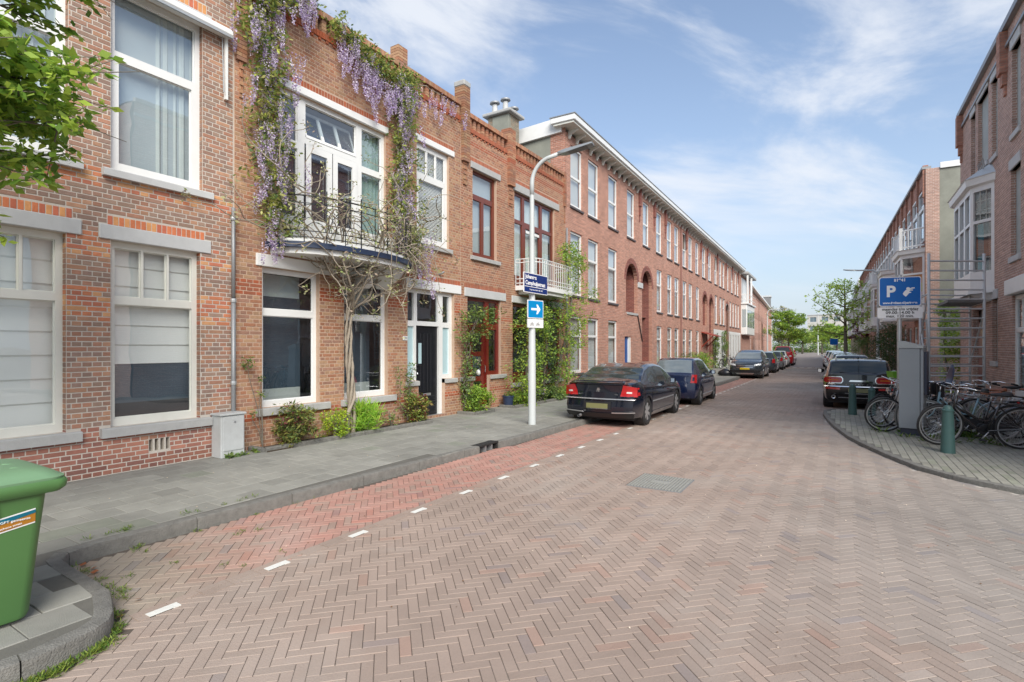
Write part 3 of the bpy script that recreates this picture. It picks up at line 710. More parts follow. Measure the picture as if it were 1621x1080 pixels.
mb = MB(); wall_part(mb, 4.67, 10.38, 0, 7.27, opsB, reveal=.14); mb.build('wall', MAT['mortar_orange'], Bh)
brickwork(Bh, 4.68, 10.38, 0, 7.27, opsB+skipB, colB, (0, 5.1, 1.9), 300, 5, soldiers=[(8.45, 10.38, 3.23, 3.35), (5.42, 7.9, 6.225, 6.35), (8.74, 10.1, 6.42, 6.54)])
lintel(Bh, 5.03, 6.6, 3.045, 3.24, .03, 'white_paint'); lintel(Bh, 6.7, 8.1, 3.045, 3.24, .03, 'white_paint'); lintel(Bh, 8.45, 10.38, 3.025, 3.23, .03, 'white_paint')
lintel(Bh, 5.42, 7.9, 6.085, 6.22, .05, 'white_paint'); lintel(Bh, 8.74, 10.1, 6.285, 6.42, .04, 'white_paint')
sill(Bh, 5.03, 6.44, .64, .76); sill(Bh, 6.72, 8.12, .64, .76); sill(Bh, 8.74, 10.0, 3.95, 4.05)
shell(Bh, 4.69, 10.37, 7.2, floors=(3.5,))
MB().box(-.2, .001, 7.62, 7.76, .36, .42).build('air_brick', MAT['dark'], Bh)
for (a, b) in ((5.14, 6.24), (6.80, 7.92)):
    fw = .07; window(Bh, a, b, .76, 3.045, [(a+fw, b-fw, 2.37, 2.97), (a+fw, b-fw, .86, 2.26)], back=[('blind', a+.04, b-.04, 2.62, 3.0), ('cream_paint', a+.2, b-.02, .76, 1.02), ('film_and_reflection', a+.02, b-.02, 1.02, 2.62)], glass='glass_dark', backx=.35)  # blue-grey sheet paints the street's reflection behind these panes
# big balcony window with french doors
fw = .06; a, b = 5.46, 7.86; z0, z1 = 3.42, 6.085
cells = [(5.53, 5.83, 5.28, 6.0), (5.53, 5.83, 3.95, 5.16), (7.27, 7.79, 5.28, 6.0), (7.27, 7.79, 3.95, 5.16), (5.99, 7.13, 5.42, 6.0)]
bw = window(Bh, a, b, z0, z1, cells+[(5.97, 7.15, 3.46, 5.3)], x=-.05, back=[('fold', 7.3, 7.84, 3.5, 6.05, 'teal_net'), ('plum', 5.5, 5.86, 3.6, 6.05)], depth=.1, glass='glass_dark', label='white balcony window frame')
for (p, q) in ((5.985, 6.55), (6.565, 7.135)):
    mb = MB(); wall_part(mb, p, q, 3.47, 5.29, [(p+.11, q-.11, 3.95, 5.17)], x=-.03, reveal=.04); dl = mb.build('french_door', MAT['white_paint'], Bh)
    MB().quad((-.05, p+.11, 3.95), (-.05, q-.11, 3.95), (-.05, q-.11, 5.17), (-.05, p+.11, 5.17)).build('pane', MAT['glass_dark'], dl)
    MB().bbox(-.03, -.02, (p+q)/2-.01, (p+q)/2+.012, 4.4, 4.5, .003).build('door_handle', MAT['silver'], dl)
MB().quad((-.25, 5.97, 3.46), (-.25, 7.15, 3.46), (-.25, 7.15, 5.3), (-.25, 5.97, 5.3)).build('inner_door_curtain', MAT['plum'], Bh)
# top light tilted open
for i in range(1):
    mb = MB(); n0 = 5.99; nn = 3; wdt = (7.13-5.99)
    cs = [(n0+.02+wdt*i/nn+.02, n0+wdt*(i+1)/nn-.02, .06, .52) for i in range(nn)]
    wall_part(mb, 6.0, 7.12, 0, .57, cs, x=0, reveal=.03)
    for c_ in [(6.0, 7.12, 0, .57)]: mb.quad((-.03, c_[0], 0), (-.03, c_[1], 0), (-.03, c_[1], .57), (-.03, c_[0], .57)) if False else None
    tl = mb.build('top_light', MAT['white_paint'], Bh); tl.location = (-.04, 0, 5.41); tl.rotation_euler = (0, R(-20), 0)
    for c_ in cs: MB().quad((-.015, c_[0], c_[2]), (-.015, c_[1], c_[2]), (-.015, c_[1], c_[3]), (-.015, c_[0], c_[3])).build('pane', MAT['glass'], tl)
a, b = 8.80, 9.92; fw = .09
cells = [(a+fw+(b-a-2*fw)*q/3+(.018 if q else 0), a+fw+(b-a-2*fw)*(q+1)/3-(.018 if q < 2 else 0), 5.62, 6.16) for q in range(3)]+[(a+fw+.04, b-fw-.04, 4.19, 5.48)]
window(Bh, a, b, 4.05, 6.285, cells, x=-.06, back=[('slats', a+.05, b-.05, 4.1, 6.2)], glass='glass', backx=.03)
# entrance: frame, side lights, black door
mb = MB(); wall_part(mb, 8.51, 10.13, .17, 3.025, [(8.58, 8.8, 2.32, 2.94), (8.9, 9.62, 2.32, 2.94), (9.79, 10.03, 2.32, 2.94), (8.58, 8.8, 1.1, 2.2), (9.79, 10.03, 1.1, 2.2), (8.87, 9.65, .17, 2.22), (8.4, 8.84, .1, 1.0), (9.76, 10.2, .1, 1.0)], x=-.08, reveal=.06)
ent = mb.build('door_frame', MAT['white_paint'], Bh)
for (p, q, r_, t) in ((8.58, 8.8, 2.32, 2.94), (8.9, 9.62, 2.32, 2.94), (9.79, 10.03, 2.32, 2.94)): MB().quad((-.12, p, r_), (-.12, q, r_), (-.12, q, t), (-.12, p, t)).build('pane', MAT['glass_dark'], ent)
for (p, q) in ((8.58, 8.8), (9.79, 10.03)): MB().quad((-.12, p, 1.1), (-.12, q, 1.1), (-.12, q, 2.2), (-.12, p, 2.2)).build('pane', MAT['frosted'], ent)
dmb = MB(); dmb.box(-.2, -.13, 8.875, 9.645, .19, 2.215); dd = dmb.build('front_door', MAT['black_paint'], Bh)
for p in (9.05, 9.17, 9.29, 9.41): MB().bbox(-.131, -.118, p, p+.085, .72, 2.05, .006).build('door_board', MAT['black_paint'], dd)
for z in (.3, .42, .54): MB().bbox(-.131, -.115, 8.95, 9.57, z, z+.08, .008).build('door_board', MAT['black_paint'], dd)
MB().bbox(-.131, -.10, 8.93, 9.1, 1.32, 1.92, .01).build('door_window_frame', MAT['black_paint'], dd); MB().box(-.1, -.097, 8.965, 9.065, 1.37, 1.83).build('door_window', MAT['frosted'], dd)
MB().lathe([(.0, .06), (.025, .05), (.03, .03), (.012, .01), (.012, 0)], 12, (-.13, 8.93, 1.15), 'x').build('door_knob', MAT['chrome'], dd, smooth=True)
MB().bbox(-.118, -.106, 9.15, 9.4, .635, .69, .004).build('letter_slot', MAT['silver'], dd)
MB().bbox(-.25, -.04, 8.84, 9.78, .1, .18, .01).build('doorstep', MAT['stone_dark'], Bh)
for (p, q) in ((8.44, 8.84), (9.77, 10.2)): sill(Bh, p, q, .9, 1.0, .06)
np_ = thing('house_number_plate', 'small white enamel number plate beside the black front door', 'number plate', (FX+.012, 8.42, 1.93))
MB().bbox(0, .008, -.07, .07, -.045, .045, .004).build('plate', MAT['white_paint'], np_); text(None, '230', .07, MAT['black_paint'], np_, (.0095, 0, 0), (R(90), 0, R(90)), 'house_number')
wl = thing('wall_lamp', 'small dark wall lamp bracket above the black door lintel', 'wall lamp', (FX, 9.55, 3.42)); MB().tube([(0, 0, 0), (.09, .02, .03), (.11, .06, .06)], .022, 8).build('lamp_body', MAT['zinc'], wl)
# balustrade parapet of brick posts, with piers
def parapet(root, s0, s1, z=7.27, seed=3, colf=colB, n=None):
    g_ = random.Random(seed); st = MB()
    y = s0
    while y < s1-.02:
        e = min(y+.0625, s1)
        st.box(-.2, .03, y+.003, e-.004, z, z+.105, colf(y, 7, 1, g_)); st.box(-.22, .045, y+.003, e-.004, z+.37, z+.475, colf(y, 7, 0, g_)); y += .0625
    y = s0+.05; pairs = 0
    while y < s1-.05:   # dog-tooth corbel under the band
        st.box(-.01, .022, y, y+.055, z-.05, z-.004, colf(y, 7, 1, g_)); y += .16
    st.build('parapet_band', MAT['brick'], root, tint=True, kind='stuff')
    y = s0+.06
    while y < s1-.1:
        mb = MB(); c = colf(y, 7, 0, g_)
        for k in range(4): mb.box(-.13, .0, y, y+.095, z+.108+k*.065, z+.108+k*.065+.058, colf(y, 7, 0, g_))
        mb.box(-.12, -.01, y+.005, y+.09, z+.1, z+.37, (.42, .27, .18)); mb.build('baluster', MAT['brick'], root, tint=True); y += .19
def pier(root, y0, y1, top, bot, colf=colB, seed=4, out=.06, cap=True):
    g_ = random.Random(seed); mb = MB(); k = 0; z = bot
    while z < top:
        zz_ = min(z+CH, top); sh = 0
        fade = .02 if z < bot+.5 else out
        xx = out if z > bot+.55 else (.025 if int(z/CH) % 2 else .04)
        w = 0 if z > bot+.55 else .06
        if k % 2: mb.box(-.2, xx, y0+w, y1-w, z+.004, zz_-.004, colf(y0, z, 0, g_))
        else: m_ = (y0+y1)/2; mb.box(-.2, xx, y0+w, m_-.004, z+.004, zz_-.004, colf(y0, z, 0, g_)); mb.box(-.2, xx, m_+.004, y1-w, z+.004, zz_-.004, colf(y0, z, 0, g_))
        z += CH; k += 1
    p = mb.build('pier', MAT['brick'], root, tint=True)
    if cap: MB().bbox(-.22, out+.015, y0-.012, y1+.012, top, top+.14, .02).build('pier_cap', MAT['stone'], p)
parapet(Bh, 4.72, 8.2, 7.27, 3); parapet(Bh, 8.48, 10.36, 7.27, 4); pier(Bh, 8.2, 8.48, 8.1, 6.9, out=.03, cap=False); pier(Bh, 4.69, 4.86, 7.72, 5.6, out=.05)
mb = MB(); mb.bbox(-.6, -.22, 8.3, 8.6, 7.2, 8.25, .01); mb.build('chimney', MAT['stone_dark'], Bh) if False else None
pier(Bh, 10.4, 10.66, 8.15, 5.75, out=.09)
# balcony: curved slab, white corbel, wrought iron rail
bal = thing('balcony', 'bow-fronted balcony with dark blue edge and curly black iron railing under the wisteria', 'balcony', (FX, 6.78, 3.36))
def bow(hw, d, n=24, y0=0): return [(d*math.sqrt(max(0, 1-(abs(t)/1.0)**2.3)), hw*t) for t in [-1+2*i/n for i in range(n+1)]]
def bowslab(hw, d, z0, z1, m, name, parent): 
    P = bow(hw, d); MB().prism(P, z0, z1, 'z').build(name, MAT[m], parent)
bowslab(1.6, .86, 0, .09, 'blue_paint', 'balcony_edge', bal); bowslab(1.56, .83, .09, .14, 'white_paint', 'balcony_floor', bal); bowslab(1.5, .78, -.09, 0, 'white_paint', 'balcony_soffit', bal)
mb = MB(); mb.loft([[(max(.02, x_*k), .95+y_*k2, z_) for x_, y_ in bow(1.3, .7)] for k, k2, z_ in ((.72, .32, -.08), (.6, .28, -.2), (.38, .2, -.32), (.16, .14, -.4), (.12, .12, -.46))], caps=True); mb.build('corbel', MAT['white_paint'], bal, smooth=True)
MB().bbox(0, .3, .2, .5, -.5, -.12, .06).build('bracket', MAT['white_paint'], bal)
P = bow(1.56, .83, 40)
for z, r_ in ((.17, .009), (.27, .008), (.72, .008), (.84, .013)): MB().tube([(x_, y_, z) for x_, y_ in P], r_, 6).build('rail', MAT['black_paint'], bal, smooth=True)
for i in range(0, 41, 4):
    x_, y_ = P[i]; MB().tube([(x_, y_, .09), (x_, y_, .84 if i % 8 else .95)], .011 if i % 8 == 0 else .008, 6).build('baluster', MAT['black_paint'], bal)
for c_ in (6, 14, 26, 34):   # concentric half-round scrolls
    for rr in (5.5, 4.2, 3.0, 1.8):
        pts = []
        for j in range(13):
            t = math.pi*j/12; u = c_+rr*math.cos(t)*(1 if c_ < 20 else -1); u = max(0, min(40, u)); i0 = int(min(39, u)); fr_ = u-i0
            x_ = P[i0][0]+(P[i0+1][0]-P[i0][0])*fr_; y_ = P[i0][1]+(P[i0+1][1]-P[i0][1])*fr_; pts.append((x_, y_, .27+math.sin(t)*rr*.08))
        MB().tube(pts, .006, 5).build('scroll', MAT['black_paint'], bal)
MB().box(.0, .012, -1.35, 1.35, .14, .62).build('back_panel', MAT['white_paint'], bal)
# ================================================================ house C (orange brick, red door, brown windows)
Ch = thing('brick_house', 'orange brick house with dark red panelled door and brown wooden windows', 'house', (FX, 0, 0))
opsC = [(10.88, 11.98, 4.05, 6.25), (10.66, 10.92, 1.0, 3.0), (10.92, 11.63, .2, 3.0), (11.63, 12.2, 1.0, 3.0), (12.9, 15.38, 3.5, 6.2), (12.8, 15.9, .72, 3.0)]
skipC = [(10.53, 12.42, 3.0, 3.22), (10.78, 12.14, 6.25, 6.42), (12.8, 15.68, 6.2, 6.42), (10.78, 12.1, 3.95, 4.05), (12.7, 15.95, .6, .72), (12.75, 16.0, 3.0, 3.2)]
mb = MB(); wall_part(mb, 10.38, 16.2, 0, 7.1, opsC, reveal=.14); mb.build('wall', MAT['mortar_orange'], Ch)
brickwork(Ch, 10.38, 16.18, 0, 7.1, opsC+skipC, colC, (0, 10, 1.9), 0, 6, soldiers=[(10.53, 12.42, 3.22, 3.34), (10.78, 12.14, 6.42, 6.54), (12.8, 15.68, 6.42, 6.54)])
lintel(Ch, 10.53, 12.42, 3.005, 3.22, .03, 'stone_pale'); lintel(Ch, 10.78, 12.14, 6.255, 6.42, .04, 'stone'); lintel(Ch, 12.8, 15.68, 6.205, 6.42, .04, 'stone'); lintel(Ch, 12.75, 16.0, 3.005, 3.2, .03, 'stone_pale')
sill(Ch, 10.78, 12.1, 3.95, 4.05); sill(Ch, 12.7, 13.9, .6, .72); sill(Ch, 14.4, 15.95, .6, .72)
shell(Ch, 10.4, 16.19, 7.0, floors=(3.4,))
window(Ch, 10.88, 11.98, 4.05, 6.255, [(10.95, 11.91, 5.65, 6.18), (10.98, 11.36, 4.16, 5.52), (11.48, 11.88, 4.16, 5.52)], x=-.08, m='mahogany', glass='glass_dark', back=[('fold', 10.92, 11.15, 4.1, 6.2), ('sky_and_wall_grey', 10.9, 11.96, 4.1, 6.2)])
cs = [(12.97, 13.42, 5.42, 6.12), (12.97, 13.42, 3.8, 5.32), (13.56, 14.52, 5.42, 6.12), (14.66, 15.3, 5.42, 6.12), (14.66, 15.3, 3.8, 5.32), (13.62, 13.98, 3.8, 5.26), (14.1, 14.46, 3.8, 5.26)]
window(Ch, 12.9, 15.38, 3.5, 6.205, cs, x=-.06, m='mahogany', glass='glass_dark', back=[('fold', 12.95, 15.33, 3.6, 6.15)], backx=.06, label='brown wooden french window')
for y_ in (13.8, 14.28): MB().bbox(-.058, -.04, y_-.16, y_+.16, 5.12, 5.2, .004).build('vent_strip', MAT['white_paint'], Ch)
cs = [(12.95, 13.8, 1.0, 2.3), (12.95, 13.8, 2.4, 2.92), (14.2, 14.9, 1.0, 2.92), (15.1, 15.8, 1.0, 2.92)]
window(Ch, 12.8, 15.9, .72, 3.005, cs, x=-.08, m='mahogany', glass='glass_dark', label='brown wooden ground floor window behind the climbers')
mb = MB(); wall_part(mb, 10.66, 12.2, .2, 3.005, [(10.71, 10.88, 1.1, 2.2), (11.72, 12.1, 1.1, 2.2), (11.72, 12.1, 2.35, 2.92), (10.71, 11.55, 2.35, 2.92), (10.93, 11.62, .2, 2.25), (10.5, 10.9, .1, 1.0), (11.66, 12.3, .1, 1.0)], x=-.08, reveal=.06); ef = mb.build('door_frame', MAT['red_door'], Ch)
for (p, q, r_, t) in ((10.71, 10.88, 1.1, 2.2), (11.72, 12.1, 1.1, 2.2), (11.72, 12.1, 2.35, 2.92), (10.71, 11.55, 2.35, 2.92)): MB().quad((-.12, p, r_), (-.12, q, r_), (-.12, q, t), (-.12, p, t)).build('pane', MAT['glass_dark'], ef)
rdm = MB(); wall_part(rdm, 10.94, 11.61, .22, 2.24, [(11.06, 11.46, 1.62, 2.1), (11.06, 11.46, .98, 1.5), (11.06, 11.46, .4, .85)], x=-.13, reveal=.03); rd = rdm.build('front_door', MAT['red_door'], Ch)
for (c_, d_) in ((1.62, 2.1), (.98, 1.5), (.4, .85)): MB().quad((-.15, 11.06, c_), (-.15, 11.46, c_), (-.15, 11.46, d_), (-.15, 11.06, d_)).build('pane', MAT['glass_dark'], rd)
for z in (1.72, 1.84, 1.96): MB().tube([(-.135, 11.08, z), (-.135, 11.44, z)], .006, 5).build('window_grille', MAT['black_paint'], rd)
for y_ in (11.16, 11.26, 11.36): MB().tube([(-.135, y_, 1.63), (-.135, y_, 2.09)], .006, 5).build('window_grille', MAT['black_paint'], rd)
MB().lathe([(0, .0), (.05, .02), (.06, .07), (.045, .13), (.0, .16)], 12, (-.12, 11.3, 1.0)).build('white_vase', MAT['white_paint'], rd, smooth=True)
leaves('door_flowers', [(-.11, 11.22, 1.4), (-.11, 11.36, 1.42), (-.11, 11.28, 1.33)], 14, .05, .05, leafmat('petal_cream', (.75, .7, .5)), rd, seed=5)
MB().tube([(-.12, 11.56, 1.05), (-.08, 11.56, 1.08), (-.08, 11.56, 1.24), (-.12, 11.56, 1.27)], .008, 6).build('door_handle', MAT['chrome'], rd)
MB().bbox(-.25, -.05, 10.9, 11.66, .1, .2, .01).build('doorstep', MAT['stone_pale'], Ch); MB().bbox(-.13, .0, 11.63, 11.76, .12, .5, .01).build('door_post_foot', MAT['white_paint'], Ch)
sill(Ch, 10.35, 10.92, .9, 1.0, .06); sill(Ch, 11.66, 12.42, .9, 1.0, .06)
parapet(Ch, 10.68, 12.5, 7.12, 8, colC); parapet(Ch, 12.85, 16.05, 7.12, 9, colC); pier(Ch, 12.52, 12.83, 7.85, 5.7, colC, 7, out=.09, cap=False); pier(Ch, 16.05, 16.2, 7.6, 5.9, colC, 7, out=.05, cap=False)
bc = thing('balcony', 'small white railed balcony in front of the brown french window', 'balcony', (FX, 14.2, 3.36))
P2 = [(0, -1.25), (.55, -1.25), (.7, -1.05), (.72, 0), (.7, 1.05), (.55, 1.25), (0, 1.25)]
MB().prism(P2, 0, .13, 'z').build('balcony_floor', MAT['white_paint'], bc); MB().prism([(x_*.9, y_*.85) for x_, y_ in P2], -.1, 0, 'z').build('balcony_soffit', MAT['white_paint'], bc)
P2r = P2[1:-1]; rail = [(0, -1.22), (.55, -1.22), (.68, -1.03), (.69, -.5), (.69, 0), (.69, .5), (.68, 1.03), (.55, 1.22), (0, 1.22)]
for z in (.2, .32, .78, .88): MB().tube([(x_, y_, z) for x_, y_ in rail], .014, 6).build('rail', MAT['white_paint'], bc)
for i in range(len(rail)-1):
    (a_, b_), (c_, d_) = rail[i], rail[i+1]; n_ = max(1, round(math.hypot(c_-a_, d_-b_)/.13))
    for j in range(n_): t = j/n_; MB().tube([(a_+(c_-a_)*t, b_+(d_-b_)*t, .13), (a_+(c_-a_)*t, b_+(d_-b_)*t, .88)], .009, 5).build('baluster', MAT['white_paint'], bc)
dp2 = thing('downpipe', 'thin dark rainwater pipe where the orange and the three-storey houses meet', 'pipe', (FX, 16.2, 0)); MB().tube([(.06, 0, .1), (.06, 0, 5.75)], .03, 8).build('pipe', MAT['zinc'], dp2, smooth=True)
# chimney stack on the roof behind the parapet
chm = thing('chimney', 'brick chimney stack with slab cap and round pots behind the parapet', 'chimney', (FX-1.9, 15.3, 7.45)); chm.scale = (.75, .68, 1)
MB().bbox(-.55, .55, -.5, .5, 0, 2.1, .01).build('stack', brickmat('chimney_brick', (.30, .22, .15), (.22, .20, .15), (.3, .29, .25)), chm); MB().bbox(-.3, .56, -.52, -.3, .6, 2.05, .01).build('side_flue', MAT['render_grey'], chm)
MB().bbox(-.75, .75, -.7, .7, 2.1, 2.2, .02).build('cap_slab', MAT['stone'], chm)
for (x_, y_, h) in ((-.3, -.3, .34), (0.1, .0, .46), (.35, .35, .2)):
    MB().lathe([(.14, 2.2), (.12, 2.2+h)], 14, (x_, y_, 0), caps=True).build('pot', MAT['stone_pale'], chm, smooth='auto'); MB().lathe([(.04, 2.2+h+.02), (.24, 2.24+h), (.22, 2.29+h), (.0, 2.33+h)], 16, (x_, y_, 0), caps=True).build('pot_cowl', MAT['zinc'], chm, smooth='auto')
# ================================================================ long three-storey row on the left
mat_d = brickmat('brick_row', (.47, .215, .145), (.37, .17, .12), (.52, .40, .34)); mat_d2 = brickmat('brick_row_far', (.45, .21, .15), (.38, .18, .135), (.5, .4, .34))
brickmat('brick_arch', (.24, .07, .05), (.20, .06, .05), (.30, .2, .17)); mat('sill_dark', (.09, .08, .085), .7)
mat('curt_and_sky', (.66, .69, .68), .9, var=.12, vscale=2); mat('curt_and_sky_pale', (.66, .66, .62), .9, var=.06)  # pale curtain sheets that also carry the sky's reflection in their colour
def rowwin(root, a, b, z0, z1, split=.62, m='white_paint', x=-.045, back='curt_and_sky', gl='glass'):
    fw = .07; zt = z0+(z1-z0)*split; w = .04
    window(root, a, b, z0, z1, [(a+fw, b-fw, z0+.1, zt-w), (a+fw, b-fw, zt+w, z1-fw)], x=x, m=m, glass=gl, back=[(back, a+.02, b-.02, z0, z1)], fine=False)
    sill(root, a-.06, b+.06, z0-.08, z0, .05, 'sill_dark')
def row_house(name, label, s0, s1, w3, w2, w1, arches, extras=(), origin=(FX, 16.2, 0), ang=R(.77), white=None, h=9.05, gm=None, group=None, depth=9, doors=()):
    """s = distance along the row, root at the row's start"""
    root = thing(name, label, 'house', origin, ang, group)
    ops = []
    for a, b in w3: ops.append((a, b, 6.62, 8.72))
    for a, b in w2: ops.append((a, b, 3.55, 5.76))
    for a, b in w1: ops.append((a, b, .82, 2.82))
    for (a, b, z0, z1) in arches: ops.append((a, b, z0, z1, 'arch'))
    for (a, b, z0, z1) in doors: ops.append((a, b, z0, z1))
    mb = MB()
    if white:
        wall_part(mb, s0, s1, 3.1, h, ops, reveal=.16)
        for (wa, wb) in white: 
            w_ = MB(); wall_part(w_, wa, wb, .0, 3.1, ops, reveal=.16, x=.012); w_.build('painted_wall', MAT['white_paint'], root)
        q = s0
        for (wa, wb) in list(white)+[(s1, s1)]:
            if wa-q > .02: wall_part(mb, q, wa, 0, 3.1, ops, reveal=.16)
            q = wb
    else: wall_part(mb, s0, s1, 0, h, ops, reveal=.16)
    mb.build('wall', gm or mat_d, root)
    for i, (a, b) in enumerate(w3): rowwin(root, a, b, 6.62, 8.72, .5 if i < 99 else .6, back=('curt_and_sky_pale' if i % 3 == 0 else 'curt_and_sky'))
    for i, (a, b) in enumerate(w2): rowwin(root, a, b, 3.55, 5.76, .64, back=('curt_and_sky' if i % 2 else 'sky_and_wall_grey'))
    for i, (a, b) in enumerate(w1): rowwin(root, a, b, .82, 2.82, .66, m=(gm_frames.get((name, i), 'white_paint')), back=('curt_and_sky_pale' if i % 2 == 0 else 'curt_and_sky'))
    for (a, b, z0, z1) in arches:   # brick arch ring and the dark porch behind
        rad = (b-a)/2; cy = (a+b)/2; spr = z1-rad; ring = MB()
        for i in range(16):
            t0, t1 = math.pi*i/16+.01, math.pi*(i+1)/16-.01
            pts = [(cy-(rad+e)*math.cos(t), spr+(rad+e)*math.sin(t)) for e, t in ((.0, t0), (.24, t0), (.24, t1), (.0, t1))]
            ring.prism(pts, -.15, .012, 'x')
        ring.build('arch_ring', MAT['brick_arch'], root)
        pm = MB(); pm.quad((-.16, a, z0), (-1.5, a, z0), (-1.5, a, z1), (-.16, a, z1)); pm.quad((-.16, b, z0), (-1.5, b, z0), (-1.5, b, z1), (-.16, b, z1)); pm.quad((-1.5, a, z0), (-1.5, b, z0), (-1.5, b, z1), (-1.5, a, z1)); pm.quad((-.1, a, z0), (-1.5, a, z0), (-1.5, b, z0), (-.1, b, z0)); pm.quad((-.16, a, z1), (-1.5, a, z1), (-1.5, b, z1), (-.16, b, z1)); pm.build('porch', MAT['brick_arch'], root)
    for (a, b, z0, z1) in doors: pass
    # eaves: white fascia, soffit and small brackets
    MB().bbox(-.4, .5, s0-(.35 if s0 < .1 else 0), s1, h+.17, h+.36, .015).build('fascia', MAT['white_paint'], root); MB().box(-.3, .44, s0-(.3 if s0 < .1 else 0), s1, h+.1, h+.172).build('soffit', MAT['cream_paint'], root)
    MB().box(-.42, .52, s0-(.37 if s0 < .1 else 0), s1, h+.36, h+.39).build('roof_edge', MAT['zinc'], root)
    y = s0+.25; br = None
    while y < s1:
        mb = MB(); mb.prism([(.005, h-.2), (.06, h-.2), (.12, h-.06), (.36, h+.04), (.36, h+.1), (.005, h+.1)], y-.035, y+.035, 'y')
        if br is None: br = mb.mesh('eaves_bracket', MAT['cream_paint']); y0_ = y
        o = bpy.data.objects.new('eaves_bracket', br); C.objects.link(o); o.parent = root; o.location = (0, y-y0_, 0); y += .62
    mb = MB(); mb.quad((-.17, s0, 0), (-depth, s0, 0), (-depth, s0, h+.1), (-.17, s0, h+.1)); mb.quad((-.17, s1, 0), (-depth, s1, 0), (-depth, s1, h+.1), (-.17, s1, h+.1)); mb.quad((-depth, s0, 0), (-depth, s1, 0), (-depth, s1, h+.1), (-depth, s0, h+.1)); mb.build('side_wall', MAT['render_grey'], root)
    MB().quad((-.1, s0, h+.4), (-.1, s1, h+.4), (-depth, s1, h-.2), (-depth, s0, h-.2)).build('roof', MAT['zinc'], root)
    mb = MB()
    for z in (3.2, 6.2): mb.quad((-.3, s0, z), (-.3, s1, z), (-depth, s1, z), (-depth, s0, z))
    mb.quad((-3, s0, 0), (-3, s1, 0), (-3, s1, h), (-3, s0, h)); mb.build('inner_wall', MAT['room'], root)
    return root
sub = lambda L_, o=16.2: [(a-o, b-o) for a, b in L_]
gm_frames = {}
w3 = sub([(16.61, 17.62), (18.17, 19.2), (20.25, 21.3), (22.55, 23.6), (24.85, 25.85), (27.1, 28.15), (29.2, 30.2), (30.83, 31.8)])
w2 = sub([(16.61, 17.62), (18.17, 19.2), (20.25, 21.3), (27.22, 28.21), (29.3, 30.3), (30.87, 31.9)])
w1 = sub([(16.61, 17.62), (18.17, 19.2), (20.25, 21.3), (27.22, 28.21), (29.3, 30.3), (30.87, 31.9)])
ar = [(22.41-16.2, 24.02-16.2, 3.25, 5.5), (24.72-16.2, 26.35-16.2, 1.0, 5.45)]
D1 = row_house('terraced_house', 'first three-storey row house, with two tall brick arches and a blue door', 0, 16.15, w3, w2, w1, ar, doors=[(6.05, 6.95, .12, 2.2)])
mb = MB(); mb.box(-.17, -.1, 6.05, 6.95, .12, 2.2); bd = mb.build('front_door', mat('blue_door', (.02, .09, .32), .4), D1)
MB().box(-.16, -.04, 6.7, 6.95, .12, 2.2).build('door_frame', MAT['white_paint'], D1); 
for z in (1.5, .95, .4): MB().bbox(-.1, -.09, 6.12, 6.6, z, z+.42, .004).build('door_panel', MAT['blue_door'], bd)
# stair balustrade slope and pale post in the arches
MB().prism([(6.3, 3.18), (7.82, 3.18), (7.82, 3.28), (6.3, 3.28)], -.16, .04, 'x').build('porch_sill', MAT['stone'], D1)
MB().tube([(.04, 7.75, 3.2), (.04, 8.45, 2.0)], .025, 6).build('handrail', MAT['black_paint'], D1); MB().box(-.8, -.7, 9.05, 9.15, 1, 5.4).build('porch_post', MAT['cream_paint'], D1)
MB().bbox(-.02, .06, 7.84, 8.5, 4.5, 4.75, .01).build('impost_stone', MAT['stone_pale'], D1)
MB().tube([(.04, 16.1, .1), (.04, 16.1, 9.0)], .04, 8).build('downpipe', mat('pipe_red', (.25, .12, .1), .6), D1)
for y in (8.1, 10.5, 12.6):    # brick brackets that drop from the eaves
    mb = MB(); mb.box(.0, .1, y-.12, y+.12, 8.3, 9.15); mb.box(0, .06, y-.08, y+.08, 7.9, 8.3); mb.box(0, .03, y-.05, y+.05, 7.6, 7.9); mb.build('brick_bracket', MAT['brick_arch'], D1)
# gable end above the lower neighbour
MB().quad((-.16, -.01, 7), (-9, -.01, 7), (-9, -.01, 9.0), (-.16, -.01, 9.25)).build('gable_wall', MAT['render_grey'], D1)
mb = MB(); mb.prism([(-.1, 9.0), (-9, 8.5), (-9, 9.0), (-.1, 9.5)], -.12, .02, 'y'); mb.build('gable_fascia', MAT['white_paint'], D1)
mb = MB(); mb.bbox(-.55, .0, -.02, .02, 6.5, 9.2, .003); mb.build('corner_brick', mat_d, D1)
st_ = lambda q: round(q, 2)
w3 = sub([(32.8, 33.75), (34.38, 35.4), (36.39, 37.4), (38.55, 39.65), (40.7, 41.8)]); w2 = sub([(32.87, 33.86), (34.46, 35.45), (36.58, 37.58)]); w1 = sub([(32.87, 33.86), (34.46, 35.45), (36.6, 37.55)])
for i in range(3): gm_frames[('terraced_house', i)] = 'white_paint'
ar = [(38.71-16.2, 40.25-16.2, 3.25, 5.5), (41.0-16.2, 42.55-16.2, 1.0, 5.45)]
class _K(dict):
    pass
gm_frames.clear(); gm_frames.update({('row_house_two', 0): 'mahogany'})
D2_ = row_house('terraced_house', 'second three-storey brick house of the row, with a small red wooden porch canopy', 16.15, 26.5, w3, w2, w1, ar)
